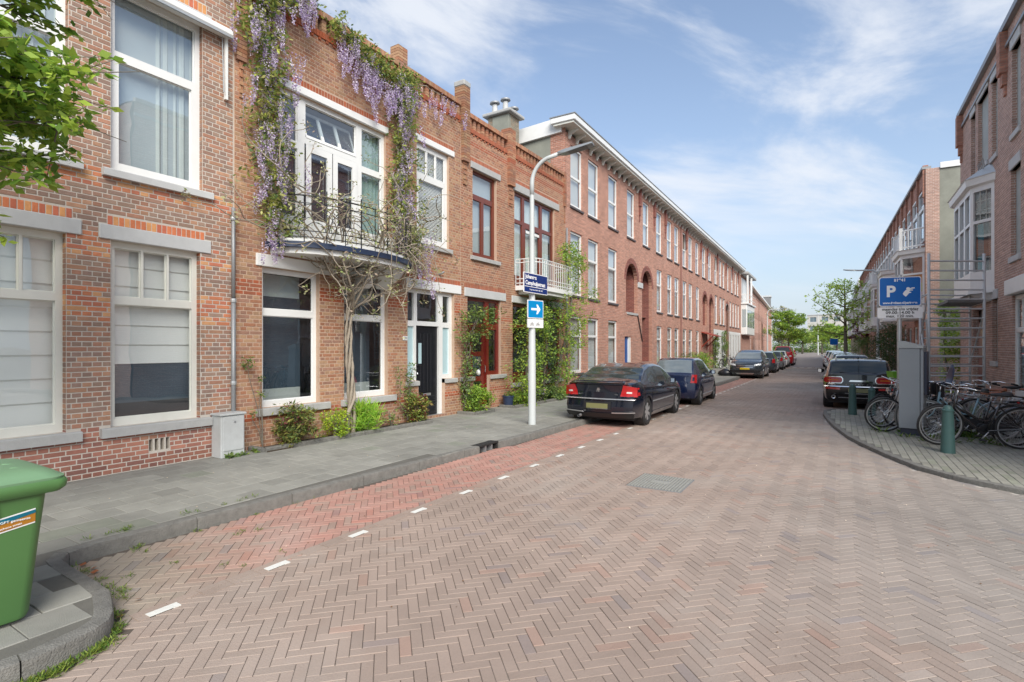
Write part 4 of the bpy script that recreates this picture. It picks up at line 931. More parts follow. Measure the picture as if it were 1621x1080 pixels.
D3_ = row_house('terraced_house', 'three-storey row house whose ground floor is painted white', 26.5, 40.7, sub([(43.11, 44.18), (45.12, 46.16), (46.67, 47.68), (48.96, 49.83), (51.01, 52.09), (53.1, 54.1), (54.6, 55.6)]), sub([(43.29, 44.31), (45.29, 46.3), (46.76, 47.8), (50.3, 51.2), (51.9, 52.8), (53.5, 54.4), (55.1, 56)]), sub([(44.0, 44.6), (50.3, 50.9), (51.9, 52.5), (53.5, 54.1), (55.1, 55.7)]), [(48.3-16.2, 49.7-16.2, .1, 5.45)], white=[(26.5, 31.9), (33.8, 40.65)])
for root, ys in ((D2_, (17.5, 21.8, 24)), (D3_, (28, 32, 35.5, 39))):
    for y in ys: mb = MB(); mb.box(.0, .1, y-.12, y+.12, 8.3, 9.15); mb.box(0, .06, y-.08, y+.08, 7.8, 8.3); mb.build('brick_bracket', MAT['brick_arch'], root)
# porch canopy
pc = copy = thing('porch_canopy', 'small red wooden porch canopy on struts over a front door', 'canopy', (FX-.35, 39.2, 0))
mat('red_wood', (.28, .05, .03), .5, var=.2)
MB().loft([[(0, y, 2.75), (1.0, y, 2.45), (1.0, y, 2.5), (0, y, 2.82)] for y in (-1, 1)], caps=True).build('canopy_roof', MAT['red_wood'], pc)
for y in (-.85, .85): MB().tube([(.03, y, 1.7), (.8, y, 2.48)], .04, 4).build('canopy_strut', MAT['red_wood'], pc)
for y in (-.85, .85): MB().box(.0, .07, y-.04, y+.04, 1.5, 2.7).build('canopy_post', MAT['red_wood'], pc)
# white bay tower that stands out from the row
bay = thing('bay_tower', 'white timber bay tower with open balcony standing out from the row', 'bay', (-8.46, 57.1, 0), R(.77))
MB().box(-6, 0, 0, 7.2, 0, 9.3).build('wall', mat_d2, bay); MB().bbox(-.2, .55, .3, 6.4, 2.95, 6.0, .05).build('bay_body', MAT['white_paint'], bay)
MB().quad((.08, .29, 3.7), (.48, .29, 3.7), (.48, .29, 5.5), (.08, .29, 5.5)).build('pane', MAT['glass_dark'], bay)
for k in range(4): MB().quad((.56, .6+k*1.45, 3.7), (.56, 1.8+k*1.45, 3.7), (.56, 1.8+k*1.45, 5.5), (.56, .6+k*1.45, 5.5)).build('pane', MAT['glass_dark'], bay)
MB().bbox(-.1, .7, .2, 6.5, 6.0, 6.15, .02).build('balcony_floor', MAT['white_paint'], bay)
for z in (6.5, 7.0): MB().tube([(0, .3, z), (.65, .3, z), (.65, 6.4, z)], .03, 5).build('rail', MAT['white_paint'], bay)
for k in range(6): MB().box(.05+k*.11, .08+k*.11, .28, .32, 6.1, 7.0).build('baluster', MAT['white_paint'], bay)
for x_, y_ in ((.6, .35), (.6, 3.3)): MB().bbox(x_-.08, x_+.08, y_-.08, y_+.08, 6.1, 8.9, .01).build('post', MAT['white_paint'], bay)
MB().bbox(0, .05, .5, 6, 6.2, 8.7, .01).build('balcony_wall', MAT['sky_and_wall_grey'], bay); MB().bbox(-6, .7, .1, 6.8, 9.0, 9.25, .03).build('roof', MAT['stone'], bay)
# the bent second row further on
def simple_row(label, org, ang, length, h, nwin, gm, seed, cat='house', roofm='zinc', name='terraced_house', dark_arch=()):
    root = thing(name, label, cat, org, ang); g_ = random.Random(seed); ops = []
    pitch = length/nwin; W_ = []
    for fl, (z0, z1) in enumerate(((.9, 2.8), (3.7, 5.7), (6.5, 8.4))):
        for i in range(nwin):
            a = i*pitch+.25; 
            if fl < 2 and i in dark_arch: continue
            W_.append((a, a+pitch*.52, z0, z1))
    arcs = [(i*pitch+.2, i*pitch+.2+pitch*.7, .1, 5.5, 'arch') for i in dark_arch]
    mb = MB(); wall_part(mb, 0, length, 0, h, W_+arcs, reveal=.15); mb.build('wall', gm, root)
    for a, b, z0, z1 in W_:
        window(root, a, b, z0, z1, [(a+.07, b-.07, z0+.09, z0+(z1-z0)*.6), (a+.07, b-.07, z0+(z1-z0)*.66, z1-.07)], x=-.045, fw=.07, depth=.08, back=[('sky_and_wall_grey', a, b, z0, z1)], fine=False)
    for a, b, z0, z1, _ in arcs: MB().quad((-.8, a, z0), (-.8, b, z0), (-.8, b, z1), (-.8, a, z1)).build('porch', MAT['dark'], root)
    MB().bbox(-.3, .45, 0, length, h+.05, h+.3, .02).build('fascia', MAT['white_paint'], root)
    mb = MB(); mb.quad((-.16, 0, 0), (-9, 0, 0), (-9, 0, h), (-.16, 0, h)); mb.quad((-.16, length, 0), (-9, length, 0), (-9, length, h), (-.16, length, h)); mb.quad((-9, 0, 0), (-9, length, 0), (-9, length, h), (-9, 0, h)); mb.build('side_wall', MAT['render_grey'], root)
    MB().quad((-.2, 0, h+.3), (-.2, length, h+.3), (-9, length, h), (-9, 0, h)).build('roof', MAT[roofm], root)
    return root
simple_row('far red brick row house beyond the white bay tower', (-9.05, 64.4, 0), R(3.2), 22, 8.9, 13, mat_d2, 1, dark_arch=(5, 6))
simple_row('farthest red brick row house before the white modern flats on the left', (-10.25, 86.5, 0), R(3.2), 38, 8.9, 22, mat_d2, 2, dark_arch=(3, 4))
# modern white flats behind the left tree
def block(label, org, ang, L_, Dp, h, floors, nw, m, wm='glass_dark', name='apartment_block', z_first=1.0, cat='building', wh=1.5):
    root = thing(name, label, cat, org, ang); fh = h/floors; ops = []
    for f_ in range(floors):
        for i in range(nw): p = L_/nw; ops.append((i*p+p*.22, i*p+p*.78, f_*fh+.9, f_*fh+.9+wh))
    mb = MB(); wall_part(mb, 0, L_, 0, h, ops, reveal=.2)
    mb.quad((0, 0, 0), (-Dp, 0, 0), (-Dp, 0, h), (0, 0, h)); mb.quad((0, L_, 0), (-Dp, L_, 0), (-Dp, L_, h), (0, L_, h)); mb.quad((-Dp, 0, 0), (-Dp, L_, 0), (-Dp, L_, h), (-Dp, 0, h)); mb.build('wall', MAT[m], root)
    for a, b, c, d in ops:
        w_ = MB(); wall_part(w_, a, b, c, d, [(a+.07, (a+b)/2-.04, c+.07, d-.07), ((a+b)/2+.04, b-.07, c+.07, d-.07)], x=-.15, reveal=.03); w_ = w_.build('window', MAT['galv'], root)
        MB().quad((-.19, a, c), (-.19, b, c), (-.19, b, d), (-.19, a, d)).build('pane', MAT['winpane'], w_)
    MB().bbox(-Dp-.1, .15, -.1, L_+.1, h, h+.35, .03).build('roof', MAT['stone_pale'], root)
    return root
mat('winpane', (.16, .22, .25), .15, spec=.8, var=.3, vscale=.6)
mat('pale_brick', (.62, .60, .55), .8, var=.05); mat('pale_stucco', (.66, .67, .66), .8, var=.05)
block('white modern flats at the left behind the street tree', (-13.4, 128, 0), R(4), 30, 12, 11.5, 4, 9, 'pale_stucco')
mb = block('dark topped narrow flat block rising over the far left roofs', (-12.6, 124.8, 0), R(4), 2.8, 8, 12.3, 4, 1, 'stone_dark')
blk = block('long pale four-storey office block closing the end of the street', (-10, 217, 0), R(-104.5), 60, 14, 12.8, 4, 16, 'pale_brick', wh=1.7)
# ================================================================ right side
mat_r = brickmat('brick_right', (.46, .28, .22), (.40, .245, .20), (.60, .54, .48)); mat_rr = brickmat('brick_right_red', (.48, .23, .16), (.38, .18, .13), (.30, .22, .18))
mat('niche_panel', (.40, .44, .43), .8, var=.15, vscale=2, dirt=.2)
RX, RY = 3.6, 24.2
Rh = thing('corner_house', 'tall brick corner house on the right with blind stone panels and a white bay window', 'house', (RX, RY, 0), R(180))
t = lambda a, b: (RY-b, RY-a)
panels = [(*t(21.75, 22.4), 7.1, 9.1), (*t(20.05, 21.4), 7.1, 9.2), (*t(19.0, 19.65), 7.0, 9.1), (*t(16.85, 17.6), 6.95, 9.05), (*t(16.85, 17.7), 3.95, 6.1), (*t(19.0, 19.6), 1.35, 3.05), (*t(13.6, 14.4), 6.95, 9.05), (*t(13.6, 14.4), 3.95, 6.1)]
bigw = (*t(14.4, 17.55), .55, 3.0)
ops = panels+[bigw, (*t(20.0, 22.6), 3.9, 6.0), (*t(20.6, 22.2), .12, 2.9)]
mb = MB(); wall_part(mb, 0, 16, 0, 9.75, ops, reveal=.16); mb.build('wall', mat_r, Rh)
for (a, b, c, d) in panels:
    MB().box(-.13, -.10, a, b, c, d).build('blind_panel', MAT['niche_panel'], Rh); MB().bbox(-.1, .035, a-.06, b+.06, d, d+.26, .008).build('lintel', MAT['stone_pale'], Rh); MB().bbox(-.1, .05, a-.04, b+.04, c-.14, c, .008).build('sill', MAT['stone_pale'], Rh)
a, b, c, d = bigw; window(Rh, a, b, c, d, [(a+.1+(b-a-.2)*i/3+.03, a+.1+(b-a-.2)*(i+1)/3-.03, .7, 2.1) for i in range(3)]+[(a+.1+(b-a-.2)*i/6+.015, a+.1+(b-a-.2)*(i+1)/6-.015, 2.2, 2.9) for i in range(6)], x=-.05, back=[('curt_and_sky', a, b, c, d)], glass='glass')
MB().bbox(-.1, .14, a-.1, b+.35, 3.0, 3.38, .02).build('lintel', MAT['white_paint'], Rh); MB().bbox(-.1, .12, a-.1, b+.15, .3, .55, .02).build('sill', MAT['stone'], Rh)
mb = MB(); mb.box(0, .06, 0, 16, 9.3, 9.38); mb.box(-.1, .12, 0, 16, 9.75, 9.9); mb.build('roof_edge', MAT['zinc'], Rh)
for y in (.15, 5.9, 11.5): mb = MB(); mb.box(0, .16, y, y+.32, 8.7, 9.74); mb.box(0, .1, y+.04, y+.28, 8.4, 8.7); mb.box(0, .05, y+.08, y+.24, 8.15, 8.4); mb.build('brick_bracket', mat_rr, Rh)
MB().box(0.02, .05, 7.15, 7.2, 0, 9).build('wall_cable', MAT['zinc'], Rh) if False else None
mb = MB(); mb.quad((-.16, 0, 0), (-9, 0, 0), (-9, 0, 9.75), (-.16, 0, 9.75)); mb.quad((-.16, 16, 0), (-9, 16, 0), (-9, 16, 9.75), (-.16, 16, 9.75)); mb.quad((-9, 0, 0), (-9, 16, 0), (-9, 16, 9.75), (-9, 0, 9.75)); mb.build('side_wall', mat_r, Rh)
MB().quad((-.1, 0, 9.8), (-.1, 16, 9.8), (-9, 16, 9.8), (-9, 0, 9.8)).build('roof', MAT['zinc'], Rh)
MB().quad((-3, .05, 0), (-3, 15.9, 0), (-3, 15.9, 9.7), (-3, .05, 9.7)).build('inner_wall', MAT['room'], Rh); MB().quad((-.2, .05, 3.2), (-.2, 15.9, 3.2), (-9, 15.9, 3.2), (-9, .05, 3.2)).build('floor', MAT['roomdark'], Rh)
mb = MB(); mb.box(-.3, -.2, *t(20.6, 22.2), .12, 2.9); mb.build('doorway', MAT['stone_dark'], Rh); MB().box(-.2, -.1, *t(21.3, 21.9), .2, 2.5).build('front_door', MAT['mahogany'], Rh)
# bay window on the first floor
def bay_window(root, y0, y1, d, e, z0, z1, ze=(), name='bay_window', stained=False, roof=True, parent_x=0.0):
    """trapezoid bay between y0 and y1; front set out d; splay e"""
    pl = [(0, y0), (d, y0+e), (d, y1-e), (0, y1)]
    body = MB(); zs0, zs1 = z0+.62, z1-.16
    faces = [(pl[0], pl[1], 1), (pl[1], pl[2], max(1, round((y1-y0-2*e)/.9))), (pl[2], pl[3], 1)]
    panes = []
    for (p, q, n) in faces:
        ln = math.hypot(q[0]-p[0], q[1]-p[1]); u = ((q[0]-p[0])/ln, (q[1]-p[1])/ln)
        tmp = MB(); cs = []
        for i in range(n):
            a = ln*i/n+.09; b = ln*(i+1)/n-.09; zt = zs0+(zs1-zs0)*.62
            cs += [(a, b, zs0, zt-.04), (a, b, zt+.04, zs1)]
        wall_part(tmp, 0, ln, z0, z1, cs, x=0, reveal=.07)
        # map local (x,y,z) -> along the face
        nx, ny = u[1], -u[0]
        f_ = lambda v: (p[0]+u[0]*v[1]+nx*v[0], p[1]+u[1]*v[1]+ny*v[0], v[2])
        k = len(body.v); body.v += [f_(v) for v in tmp.v]; body.f += [tuple(k+i for i in F) for F in tmp.f]; body.c += tmp.c
        for (a, b, c, dd_) in cs: panes.append([f_((-.05, a, c)), f_((-.05, b, c)), f_((-.05, b, dd_)), f_((-.05, a, dd_))])
    body.poly([(x_, y_, z0) for x_, y_ in pl]); bw_ = body.build(name, MAT['white_paint'], root)
    for i, P_ in enumerate(panes): MB().quad(*P_).build('pane', MAT['glass_dark'], bw_)
    cx_, cy_ = 0, (y0+y1)/2
    grow = lambda k: [(x_*(1+k/d) if x_ else 0, cy_+(y_-cy_)*(1+2*k/(y1-y0))) for x_, y_ in pl]
    MB().loft([[(x_, y_, z) for x_, y_ in grow(k)] for k, z in ((.02, z1-.02), (.1, z1+.03), (.13, z1+.2), (.16, z1+.22))], caps=True).build('cornice', MAT['white_paint'], bw_)
    MB().loft([[(x_, y_, z0) for x_, y_ in grow(.05)], [(x_, y_, z0+.1) for x_, y_ in grow(.05)]], caps=True).build('base_moulding', MAT['white_paint'], bw_)
    MB().loft([[(x_, y_, z) for x_, y_ in grow(k)] for k, z in ((-.05, z0), (-.25 if d > .35 else -.15, z0-.22))], caps=True).build('bay_foot', MAT['white_paint'], bw_)
    if roof: MB().loft([[(x_, y_, z1+.22) for x_, y_ in grow(.15)], [(0, y0+e*.6, z1+.6), (.02, y0+e, z1+.62), (.02, y1-e, z1+.62), (0, y1-e*.6, z1+.6)]], caps=True).build('bay_roof', MAT['galv'], bw_)
    return bw_, panes
bwR, pn = bay_window(Rh, RY-23.0, RY-19.35, .42, .55, 3.25, 6.3)
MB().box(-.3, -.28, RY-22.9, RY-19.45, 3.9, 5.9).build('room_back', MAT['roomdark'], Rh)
P_ = pn[-2]; P2_ = pn[-1]; V = lambda P_, u, v, off=0: tuple(Vector(P_[0])*(1-u)*(1-v)+Vector(P_[1])*u*(1-v)+Vector(P_[2])*u*v+Vector(P_[3])*(1-u)*v+Vector((off, 0, 0)))
for u in (.33, .66): MB().tube([V(P2_, u, 0, .006), V(P2_, u, 1, .006)], .008, 4).build('glazing_lead', MAT['cream_paint'], bwR)
for v in (.33, .66): MB().tube([V(P2_, 0, v, .006), V(P2_, 1, v, .006)], .008, 4).build('glazing_lead', MAT['cream_paint'], bwR)
mat('teal_cloth', (.04, .22, .26), .9, var=.15)
for u0, u1 in ((.02, .38), (.76, .99)): MB().quad(V(P_, u0, .02, -.06), V(P_, u1, .02, -.06), V(P_, u1-.05, .99, -.06), V(P_, u0, .99, -.06)).build('curtain', MAT['teal_cloth'], bwR)
g_ = random.Random(3)
for i in range(5): y = RY-19.5-.16*i; MB().tube([(.18, y, 6.75), (.22, y+.02, 7.0)], .012, 4).build('bird_spike', MAT['zinc'], bwR)
# R2: row with bays, first gable end faces us
k2 = math.atan(.027)
def right_house(label, s0, L_, h, gable=False, m=None, bayz=True, balcony=False, group=None, stained=False, mans=False):
    # s0 distance along from (3.17,29.2)
    ox, oy = 3.17-.027*(s0+L_), 29.2+s0+L_
    root = thing('terraced_house', label, 'house', (ox, oy, 0), R(180)+k2, group)
    W_ = []; n = max(2, round(L_/1.9)); p = L_/n
    for i in range(n):
        W_.append((i*p+.22, i*p+p-.22, 6.4, 8.7))
        W_.append((i*p+.35, i*p+p-.35, .2 if i % 2 else .7, 2.7))
    arcs = []
    if gable: W_ = [w for w in W_ if not (w[2] == 6.6 and w[0] > L_-2.2)]; arcs = [(L_-2.1, L_-.55, 6.45, 8.9, 'arch')]
    mb = MB(); wall_part(mb, 0, L_, 0, h, W_+arcs, reveal=.15); mb.build('wall', m or mat_rr, root)
    for a, b, c, d in W_: window(root, a, b, c, d, [(a+.08, b-.08, c+.1, c+(d-c)*.62), (a+.08, b-.08, c+(d-c)*.68, d-.08)], x=(.03 if c > 6 else -.06), fw=.1, depth=(.12 if c > 6 else .07), back=[('curt_and_sky', a, b, c, d)], fine=False, m='white_paint')
    for a, b, c, d, _ in arcs:
        r_ = (b-a)/2; mb = MB(); wall_part(mb, a+.0, b-.0, c, d-r_, [(a+.1, (a+b)/2-.05, c+.1, d-r_-.08), ((a+b)/2+.05, b-.1, c+.1, d-r_-.08)], x=-.08, reveal=.05)
        mb.poly([(-.08, (a+b)/2-r_*math.cos(math.pi*i/10), d-r_+r_*math.sin(math.pi*i/10)) for i in range(11)]); fr = mb.build('window', MAT['white_paint'], root); MB().quad((-.12, a, c), (-.12, b, c), (-.12, b, d-r_), (-.12, a, d-r_)).build('pane', MAT['winpane'], fr)
        MB().prism([((a+b)/2-r_*.8*math.cos(math.pi*i/10), d-r_+r_*.8*math.sin(math.pi*i/10)) for i in range(11)], -.079, -.06, 'x').build('fanlight', MAT['winpane'], fr)
    for i in range(n+1):   # pilasters ending above the parapet
        y = min(max(i*p, .12), L_-.12); mb = MB(); mb.box(-.1, .09, y-.09, y+.09, 8.3, h+.18); mb.box(0, .06, y-.07, y+.07, 8.0, 8.3); mb.build('pilaster', m or mat_rr, root)
    MB().bbox(-.2, .14, 0, L_, h, h+.12, .01).build('coping', MAT['zinc'], root)
    b0, b1 = (L_-3.6, L_-.25) if L_ > 4 else (.3, L_-.3)
    if bayz:
        bw_, pn_ = bay_window(root, b0, b1, .8, .6, 3.2, 5.9, roof=False)
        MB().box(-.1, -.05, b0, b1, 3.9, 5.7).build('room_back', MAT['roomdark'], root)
        if stained:
            for q, (c0, nm) in enumerate((((.45, .12, .16), 'magenta'), ((.30, .45, .02), 'lime'), ((.6, .22, .03), 'orange'))):
                P_ = pn_[-2]; MB().quad(V(P_, .03, q/3, -.03), V(P_, .97, q/3, -.03), V(P_, .97, (q+1)/3, -.03), V(P_, .03, (q+1)/3, -.03)).build('coloured_blind', mat('cloth_'+nm, c0, .8), bw_)
        if balcony:
            pl = [(0, b0), (.8, b0+.6), (.8, b1-.6), (0, b1)]
            for z in (6.25, 7.0): MB().tube([(x_, y_, z) for x_, y_ in pl], .04, 5).build('rail', MAT['white_paint'], bw_)
            for (p_, q_) in zip(pl, pl[1:]):
                ln = math.hypot(q_[0]-p_[0], q_[1]-p_[1])
                for j in range(int(ln/.16)): u = j/int(ln/.16); MB().box(p_[0]+(q_[0]-p_[0])*u-.02, p_[0]+(q_[0]-p_[0])*u+.02, p_[1]+(q_[1]-p_[1])*u-.03, p_[1]+(q_[1]-p_[1])*u+.03, 6.12, 7.0).build('baluster', MAT['white_paint'], bw_)
            for (x_, y_) in pl[1:3]: MB().bbox(x_-.08, x_+.06, y_-.07, y_+.07, 6.1, 7.15, .01).build('balcony_post', MAT['white_paint'], bw_)
    mb = MB(); mb.quad((-9, 0, 0), (-9, L_, 0), (-9, L_, h), (-9, 0, h)); mb.quad((-.16, 0, 0), (-9, 0, 0), (-9, 0, h), (-.16, 0, h)); mb.build('side_wall', MAT['render_grey'], root)
    MB().quad((-.1, 0, h), (-.1, L_, h), (-9, L_, h), (-9, 0, h)).build('roof', MAT['zinc'], root)
    MB().quad((-2, 0.02, 0), (-2, L_-.02, 0), (-2, L_-.02, h-.1), (-2, .02, h-.1)).build('inner_wall', MAT['room'], root)
    if gable:
        MB().box(-.48, .0, L_, L_+.03, 0, h).build('gable_brick', mat_r, root); MB().quad((-.46, L_+.012, 0), (-9, L_+.012, 0), (-9, L_+.012, h), (-.46, L_+.012, h)).build('gable_render', MAT['render_grey'], root)
        MB().box(-9, -.5, L_-.05, L_+.08, h-.05, h+.2).build('gable_fascia', MAT['white_paint'], root)
    else: MB().quad((-.16, L_, 0), (-9, L_, 0), (-9, L_, h), (-.16, L_, h)).build('side_wall', MAT['render_grey'], root)
    if mans: MB().prism([(-.5, h), (.4, h), (.1, h+1.2), (-.5, h+1.6)], .6, L_-.6, 'y').build('dormer', MAT['white_paint'], root)
    return root
right_house('first right-hand row house, with bare grey gable and coloured blinds in its bay', 0, 7.5, 9.5, gable=True, balcony=True, stained=True)
nm = ['second bay-fronted brick house on the right, behind the parking sign', 'third bay-fronted brick house on the right with white bay', 'fourth bay-fronted brick house on the right, above the street lamp arm', 'fifth bay-fronted brick house on the right, near the conifers', 'sixth bay-fronted brick house on the right, beside the tall street tree']
for i, l_ in enumerate(nm): right_house(l_, 7.5+i*7.2, 7.2, 9.5, balcony=(i % 2 == 1))
right_house('cream house with white dormer at the far end of the right row', 43.5, 9, 8.6, m=mat('cream_brick', (.45, .40, .28), .8), mans=True)
right_house('last cream house of the right row, mostly behind the tall street tree', 52.5, 14, 7.8, m=MAT['cream_brick'], mans=True)
# ================================================================ street furniture
mat('lamp_grey', (.52, .55, .55), .45, var=.06, bump=.05, dirt=.08); mat('lamp_head', (.30, .32, .33), .4, metal=.4); mat('sign_blue', srgb(0, 98, 178), .35, var=.03); mat('sign_cyan', srgb(0, 130, 190), .35, var=.03); mat('sign_navy', srgb(18, 45, 110), .35, var=.03); mat('sign_white', (.8, .8, .8), .4, var=.02); mat('print_black', (.02, .02, .02), .5); mat('print_white', (.85, .85, .85), .5, var=.01)
def street_lamp(label, loc, rz, h=5.55, rad=.075, arm=1.05):
    t_ = thing('street_lamp', label, 'street lamp', loc, rz)
    MB().lathe([(rad*1.08, 0), (rad*1.05, 1.4), (rad*1.0, 1.42), (rad*.62, h-.55)], 16).build('pole', MAT['lamp_grey'], t_, smooth='auto')
    pts = [(0, 0, h-.56)]+[(.5*(1-math.cos(a)), 0, h-.3+.5*math.sin(a)) for a in [R(x) for x in range(0, 73, 9)]]; p = pts[-1]; pts.append((p[0]+(arm-.5)*.6, 0, p[2]+.06))
    MB().tube(pts, [rad*.62]*3+[rad*.55]*(len(pts)-3), 12).build('arm', MAT['lamp_grey'], t_, smooth=True)
    q = pts[-1]; sl_ = .12
    MB().loft([[(q[0]-.05, -.035, q[2]-.03), (q[0]-.05, .035, q[2]-.03), (q[0]-.05, .035, q[2]+.03), (q[0]-.05, -.035, q[2]+.03)], [(q[0]+.12, -.1, q[2]-.03), (q[0]+.12, .1, q[2]-.03), (q[0]+.12, .06, q[2]+.06), (q[0]+.12, -.06, q[2]+.06)], [(q[0]+.66, -.12, q[2]+.06), (q[0]+.66, .12, q[2]+.06), (q[0]+.66, .08, q[2]+.11), (q[0]+.66, -.08, q[2]+.11)], [(q[0]+.7, -.1, q[2]+.075), (q[0]+.7, .1, q[2]+.075), (q[0]+.7, .07, q[2]+.1), (q[0]+.7, -.07, q[2]+.1)]], caps=True).build('lamp_head', MAT['lamp_head'], t_)
    MB().loft([[(q[0]+.2, -.075, q[2]-.026), (q[0]+.2, .075, q[2]-.026), (q[0]+.2, .075, q[2]-.01), (q[0]+.2, -.075, q[2]-.01)], [(q[0]+.58, -.085, q[2]+.036), (q[0]+.58, .085, q[2]+.036), (q[0]+.58, .085, q[2]+.05), (q[0]+.58, -.085, q[2]+.05)]], caps=True).build('lamp_glass', MAT['stone_dark'], t_)
    return t_
LP = (-5.5, 9.69, .12)
lamp1 = street_lamp('tall grey street lamp carrying street name and arrow signs on the left pavement', LP, R(8), h=5.36, arm=.95)
MB().bbox(-.077, -.074, -.035, .035, .93, 1.07, .001).build('pole_sticker', MAT['sign_white'], lamp1)
# the signs hang on the lamp: things of their own, facing the camera side
def plate(name, label, cat, loc, rz, w, h, m, rim=None, r=.03, th=.004):
    t_ = thing(name, label, cat, loc, rz); mb = MB()
    def rr(w, h, r): return [(sx*(w/2-r)+r*math.cos(a+o), sz*(h/2-r)+r*math.sin(a+o)) for sx, sz, o in ((1, 1, 0), (-1, 1, math.pi/2), (-1, -1, math.pi), (1, -1, 1.5*math.pi)) for a in (0, .4, .8, 1.2, 1.57)]
    mb.prism(rr(w, h, r), -.01, .01, 'y'); mb.build('plate', MAT[rim or m], t_)
    if rim: MB().prism(rr(w-.03, h-.03, r*.8), -.0115, -.01, 'y').build('panel', MAT[m], t_)
    MB().box(-.05, .05, .01, .05, -.02, .02).build('clamp', MAT['galv'], t_)
    return t_
dirn = math.atan2(5.2, -9.6)      # faces back down towards the crossing
ns = plate('street_name_sign', 'dark blue street name sign on the lamp post, above the arrow sign', 'sign', (-5.41, 9.69, 3.06), R(88), .95, .41, 'sign_navy', 'sign_white', .012)
RX90 = (R(90), 0, 0)
text(None, 'Johannes', .115, MAT['print_white'], ns, (-.42, -.0125, .12), RX90, align='LEFT', name='lettering', bold=.003, sx=1.05)
text(None, 'Camphuijsstraat', .115, MAT['print_white'], ns, (-.42, -.0125, -.005), RX90, align='LEFT', name='lettering', sx=1.05, bold=.003)
MB().box(-.45, .45, -.0128, -.0118, -.085, -.073).build('white_rule', MAT['print_white'], ns)
text(None, 'Haagse kunstschilder 1601-1681', .04, MAT['print_white'], ns, (0, -.0125, -.135), RX90, name='lettering')
ar_ = plate('one_way_sign', 'square light blue sign with white arrow pointing right on the lamp post', 'sign', (-5.42, 9.69, 2.53), R(74), .46, .38, 'sign_cyan', 'sign_white', .02)
MB().prism([(-.13, -.022), (.045, -.022), (.02, -.1), (.06, -.1), (.14, 0), (.06, .1), (.02, .1), (.045, .022), (-.13, .022)], -.0135, -.0115, 'y').build('arrow', MAT['print_white'], ar_)
br_ = plate('bicycle_moped_sign', 'small white sub-plate with bicycle and moped symbols under the arrow sign', 'sign', (-5.42, 9.69, 2.235), R(74), .46, .18, 'sign_white', None, .01)
for cx_ in (-.11, .06):
    mb = MB()
    for dx in (-.03, .035): mb.tube([(cx_+dx+.022*math.cos(a), -.012, -.03+.022*math.sin(a)) for a in [2*math.pi*i/12 for i in range(13)]], .003, 4)
    mb.tube([(cx_-.03, -.012, -.03), (cx_-.01, -.012, .012), (cx_+.025, -.012, .012), (cx_+.035, -.012, -.03)], .003, 4); mb.tube([(cx_-.01, -.012, .012), (cx_+.004, -.012, -.03), (cx_+.025, -.012, .012), (cx_+.02, -.012, .03)], .003, 4); mb.build('bicycle_symbol', MAT['print_black'], br_)
# right pole with parking sign
PX, PY = 1.03, 13.4
ps = thing('sign_post', 'slim grey steel post carrying the blue parking sign behind the machine', 'post', (PX, PY, .06)); MB().lathe([(.042, 0), (.042, 3.15)], 14, caps=True).build('pole', MAT['galv'], ps, smooth='auto')
pk = plate('parking_sign', 'blue parking zone sign with white P and hand paying a coin', 'sign', (PX-.0, PY-.07, 2.87), R(14), .78, .635, 'sign_blue', 'sign_white', .05); pk.scale = (.94,)*3
text(None, 'P', .33, MAT['print_white'], pk, (-.17, -.0125, -.005), RX90, bold=.012); text(None, 'ii1941', .085, MAT['print_white'], pk, (0, -.0125, .245), RX90, bold=.003, sx=1.05)
text(None, 'www.denhaag.nl/parkeren', .07, MAT['print_white'], pk, (0, -.0125, -.245), RX90, sx=.86, bold=.002)
hand = [(-.06, -.09), (-.005, -.14), (.02, -.12), (.07, -.05), (.12, -.04), (.12, -.015), (.07, -.012), (.10, .02), (.16, .02), (.16, .045), (.09, .05), (.05, .04), (.0, .04), (-.05, -.02), (-.07, -.06)]
MB().prism([(x_*.8+.11, z_*.8) for x_, z_ in hand], -.0135, -.0115, 'y').build('hand_symbol', MAT['print_white'], pk)
MB().prism([(.15, .045), (.27, .06), (.27, .08), (.22, .08), (.2, .07), (.15, .065)], -.0135, -.0115, 'y').build('finger_symbol', MAT['print_white'], pk)
MB().lathe([(.0, 0), (.035, 0), (.035, .003), (0, .003)], 16, (.15, -.0145, .055), 'y').build('coin_symbol', MAT['sign_white'], pk)
sp_ = plate('parking_hours_sign', 'white plate with parking hours in black under the blue sign', 'sign', (PX-.0, PY-.07, 2.44), R(14), .78, .225, 'sign_white', None, .02)
for i, tx in enumerate(('maandag t/m vrijdag', '09.00-14.00 h', 'max. 120 min.')): text(None, tx, .078, MAT['print_black'], sp_, (0, -.0125, .07-i*.07), RX90, sx=(1.0, 1.15, 1.1)[i], bold=.0015)
# parking machine
pm_ = thing('parking_machine', 'tall grey parking ticket machine with sloped top among the bicycles', 'parking machine', (1.16, 12.55, .06), R(-13))
mat('machine_grey', (.215, .24, .265), .4, var=.05, dirt=.1); mat('machine_dark', (.02, .025, .05), .4)
MB().bbox(-.155, .155, -.17, .17, .0, .16, .005).build('base', MAT['machine_dark'], pm_)
MB().bbox(-.225, .225, -.19, .19, -.01, .03, .005).build('plinth', MAT['stone_dark'], pm_)
MB().bbox(-.175, .145, -.22, .2, .16, 1.66, .006).build('housing', MAT['machine_grey'], pm_)
MB().bbox(.148, .195, -.2, .2, .18, 1.66, .006).build('door_panel', MAT['machine_grey'], pm_)
MB().prism([(-.185, 1.662), (.2, 1.662), (.2, 1.70), (-.14, 1.80), (-.185, 1.80)], -.235, .21, 'y').build('roof', MAT['lamp_head'], pm_)
MB().box(.196, .235, -.12, .16, .8, 1.6).build('front_screen', MAT['machine_dark'], pm_)
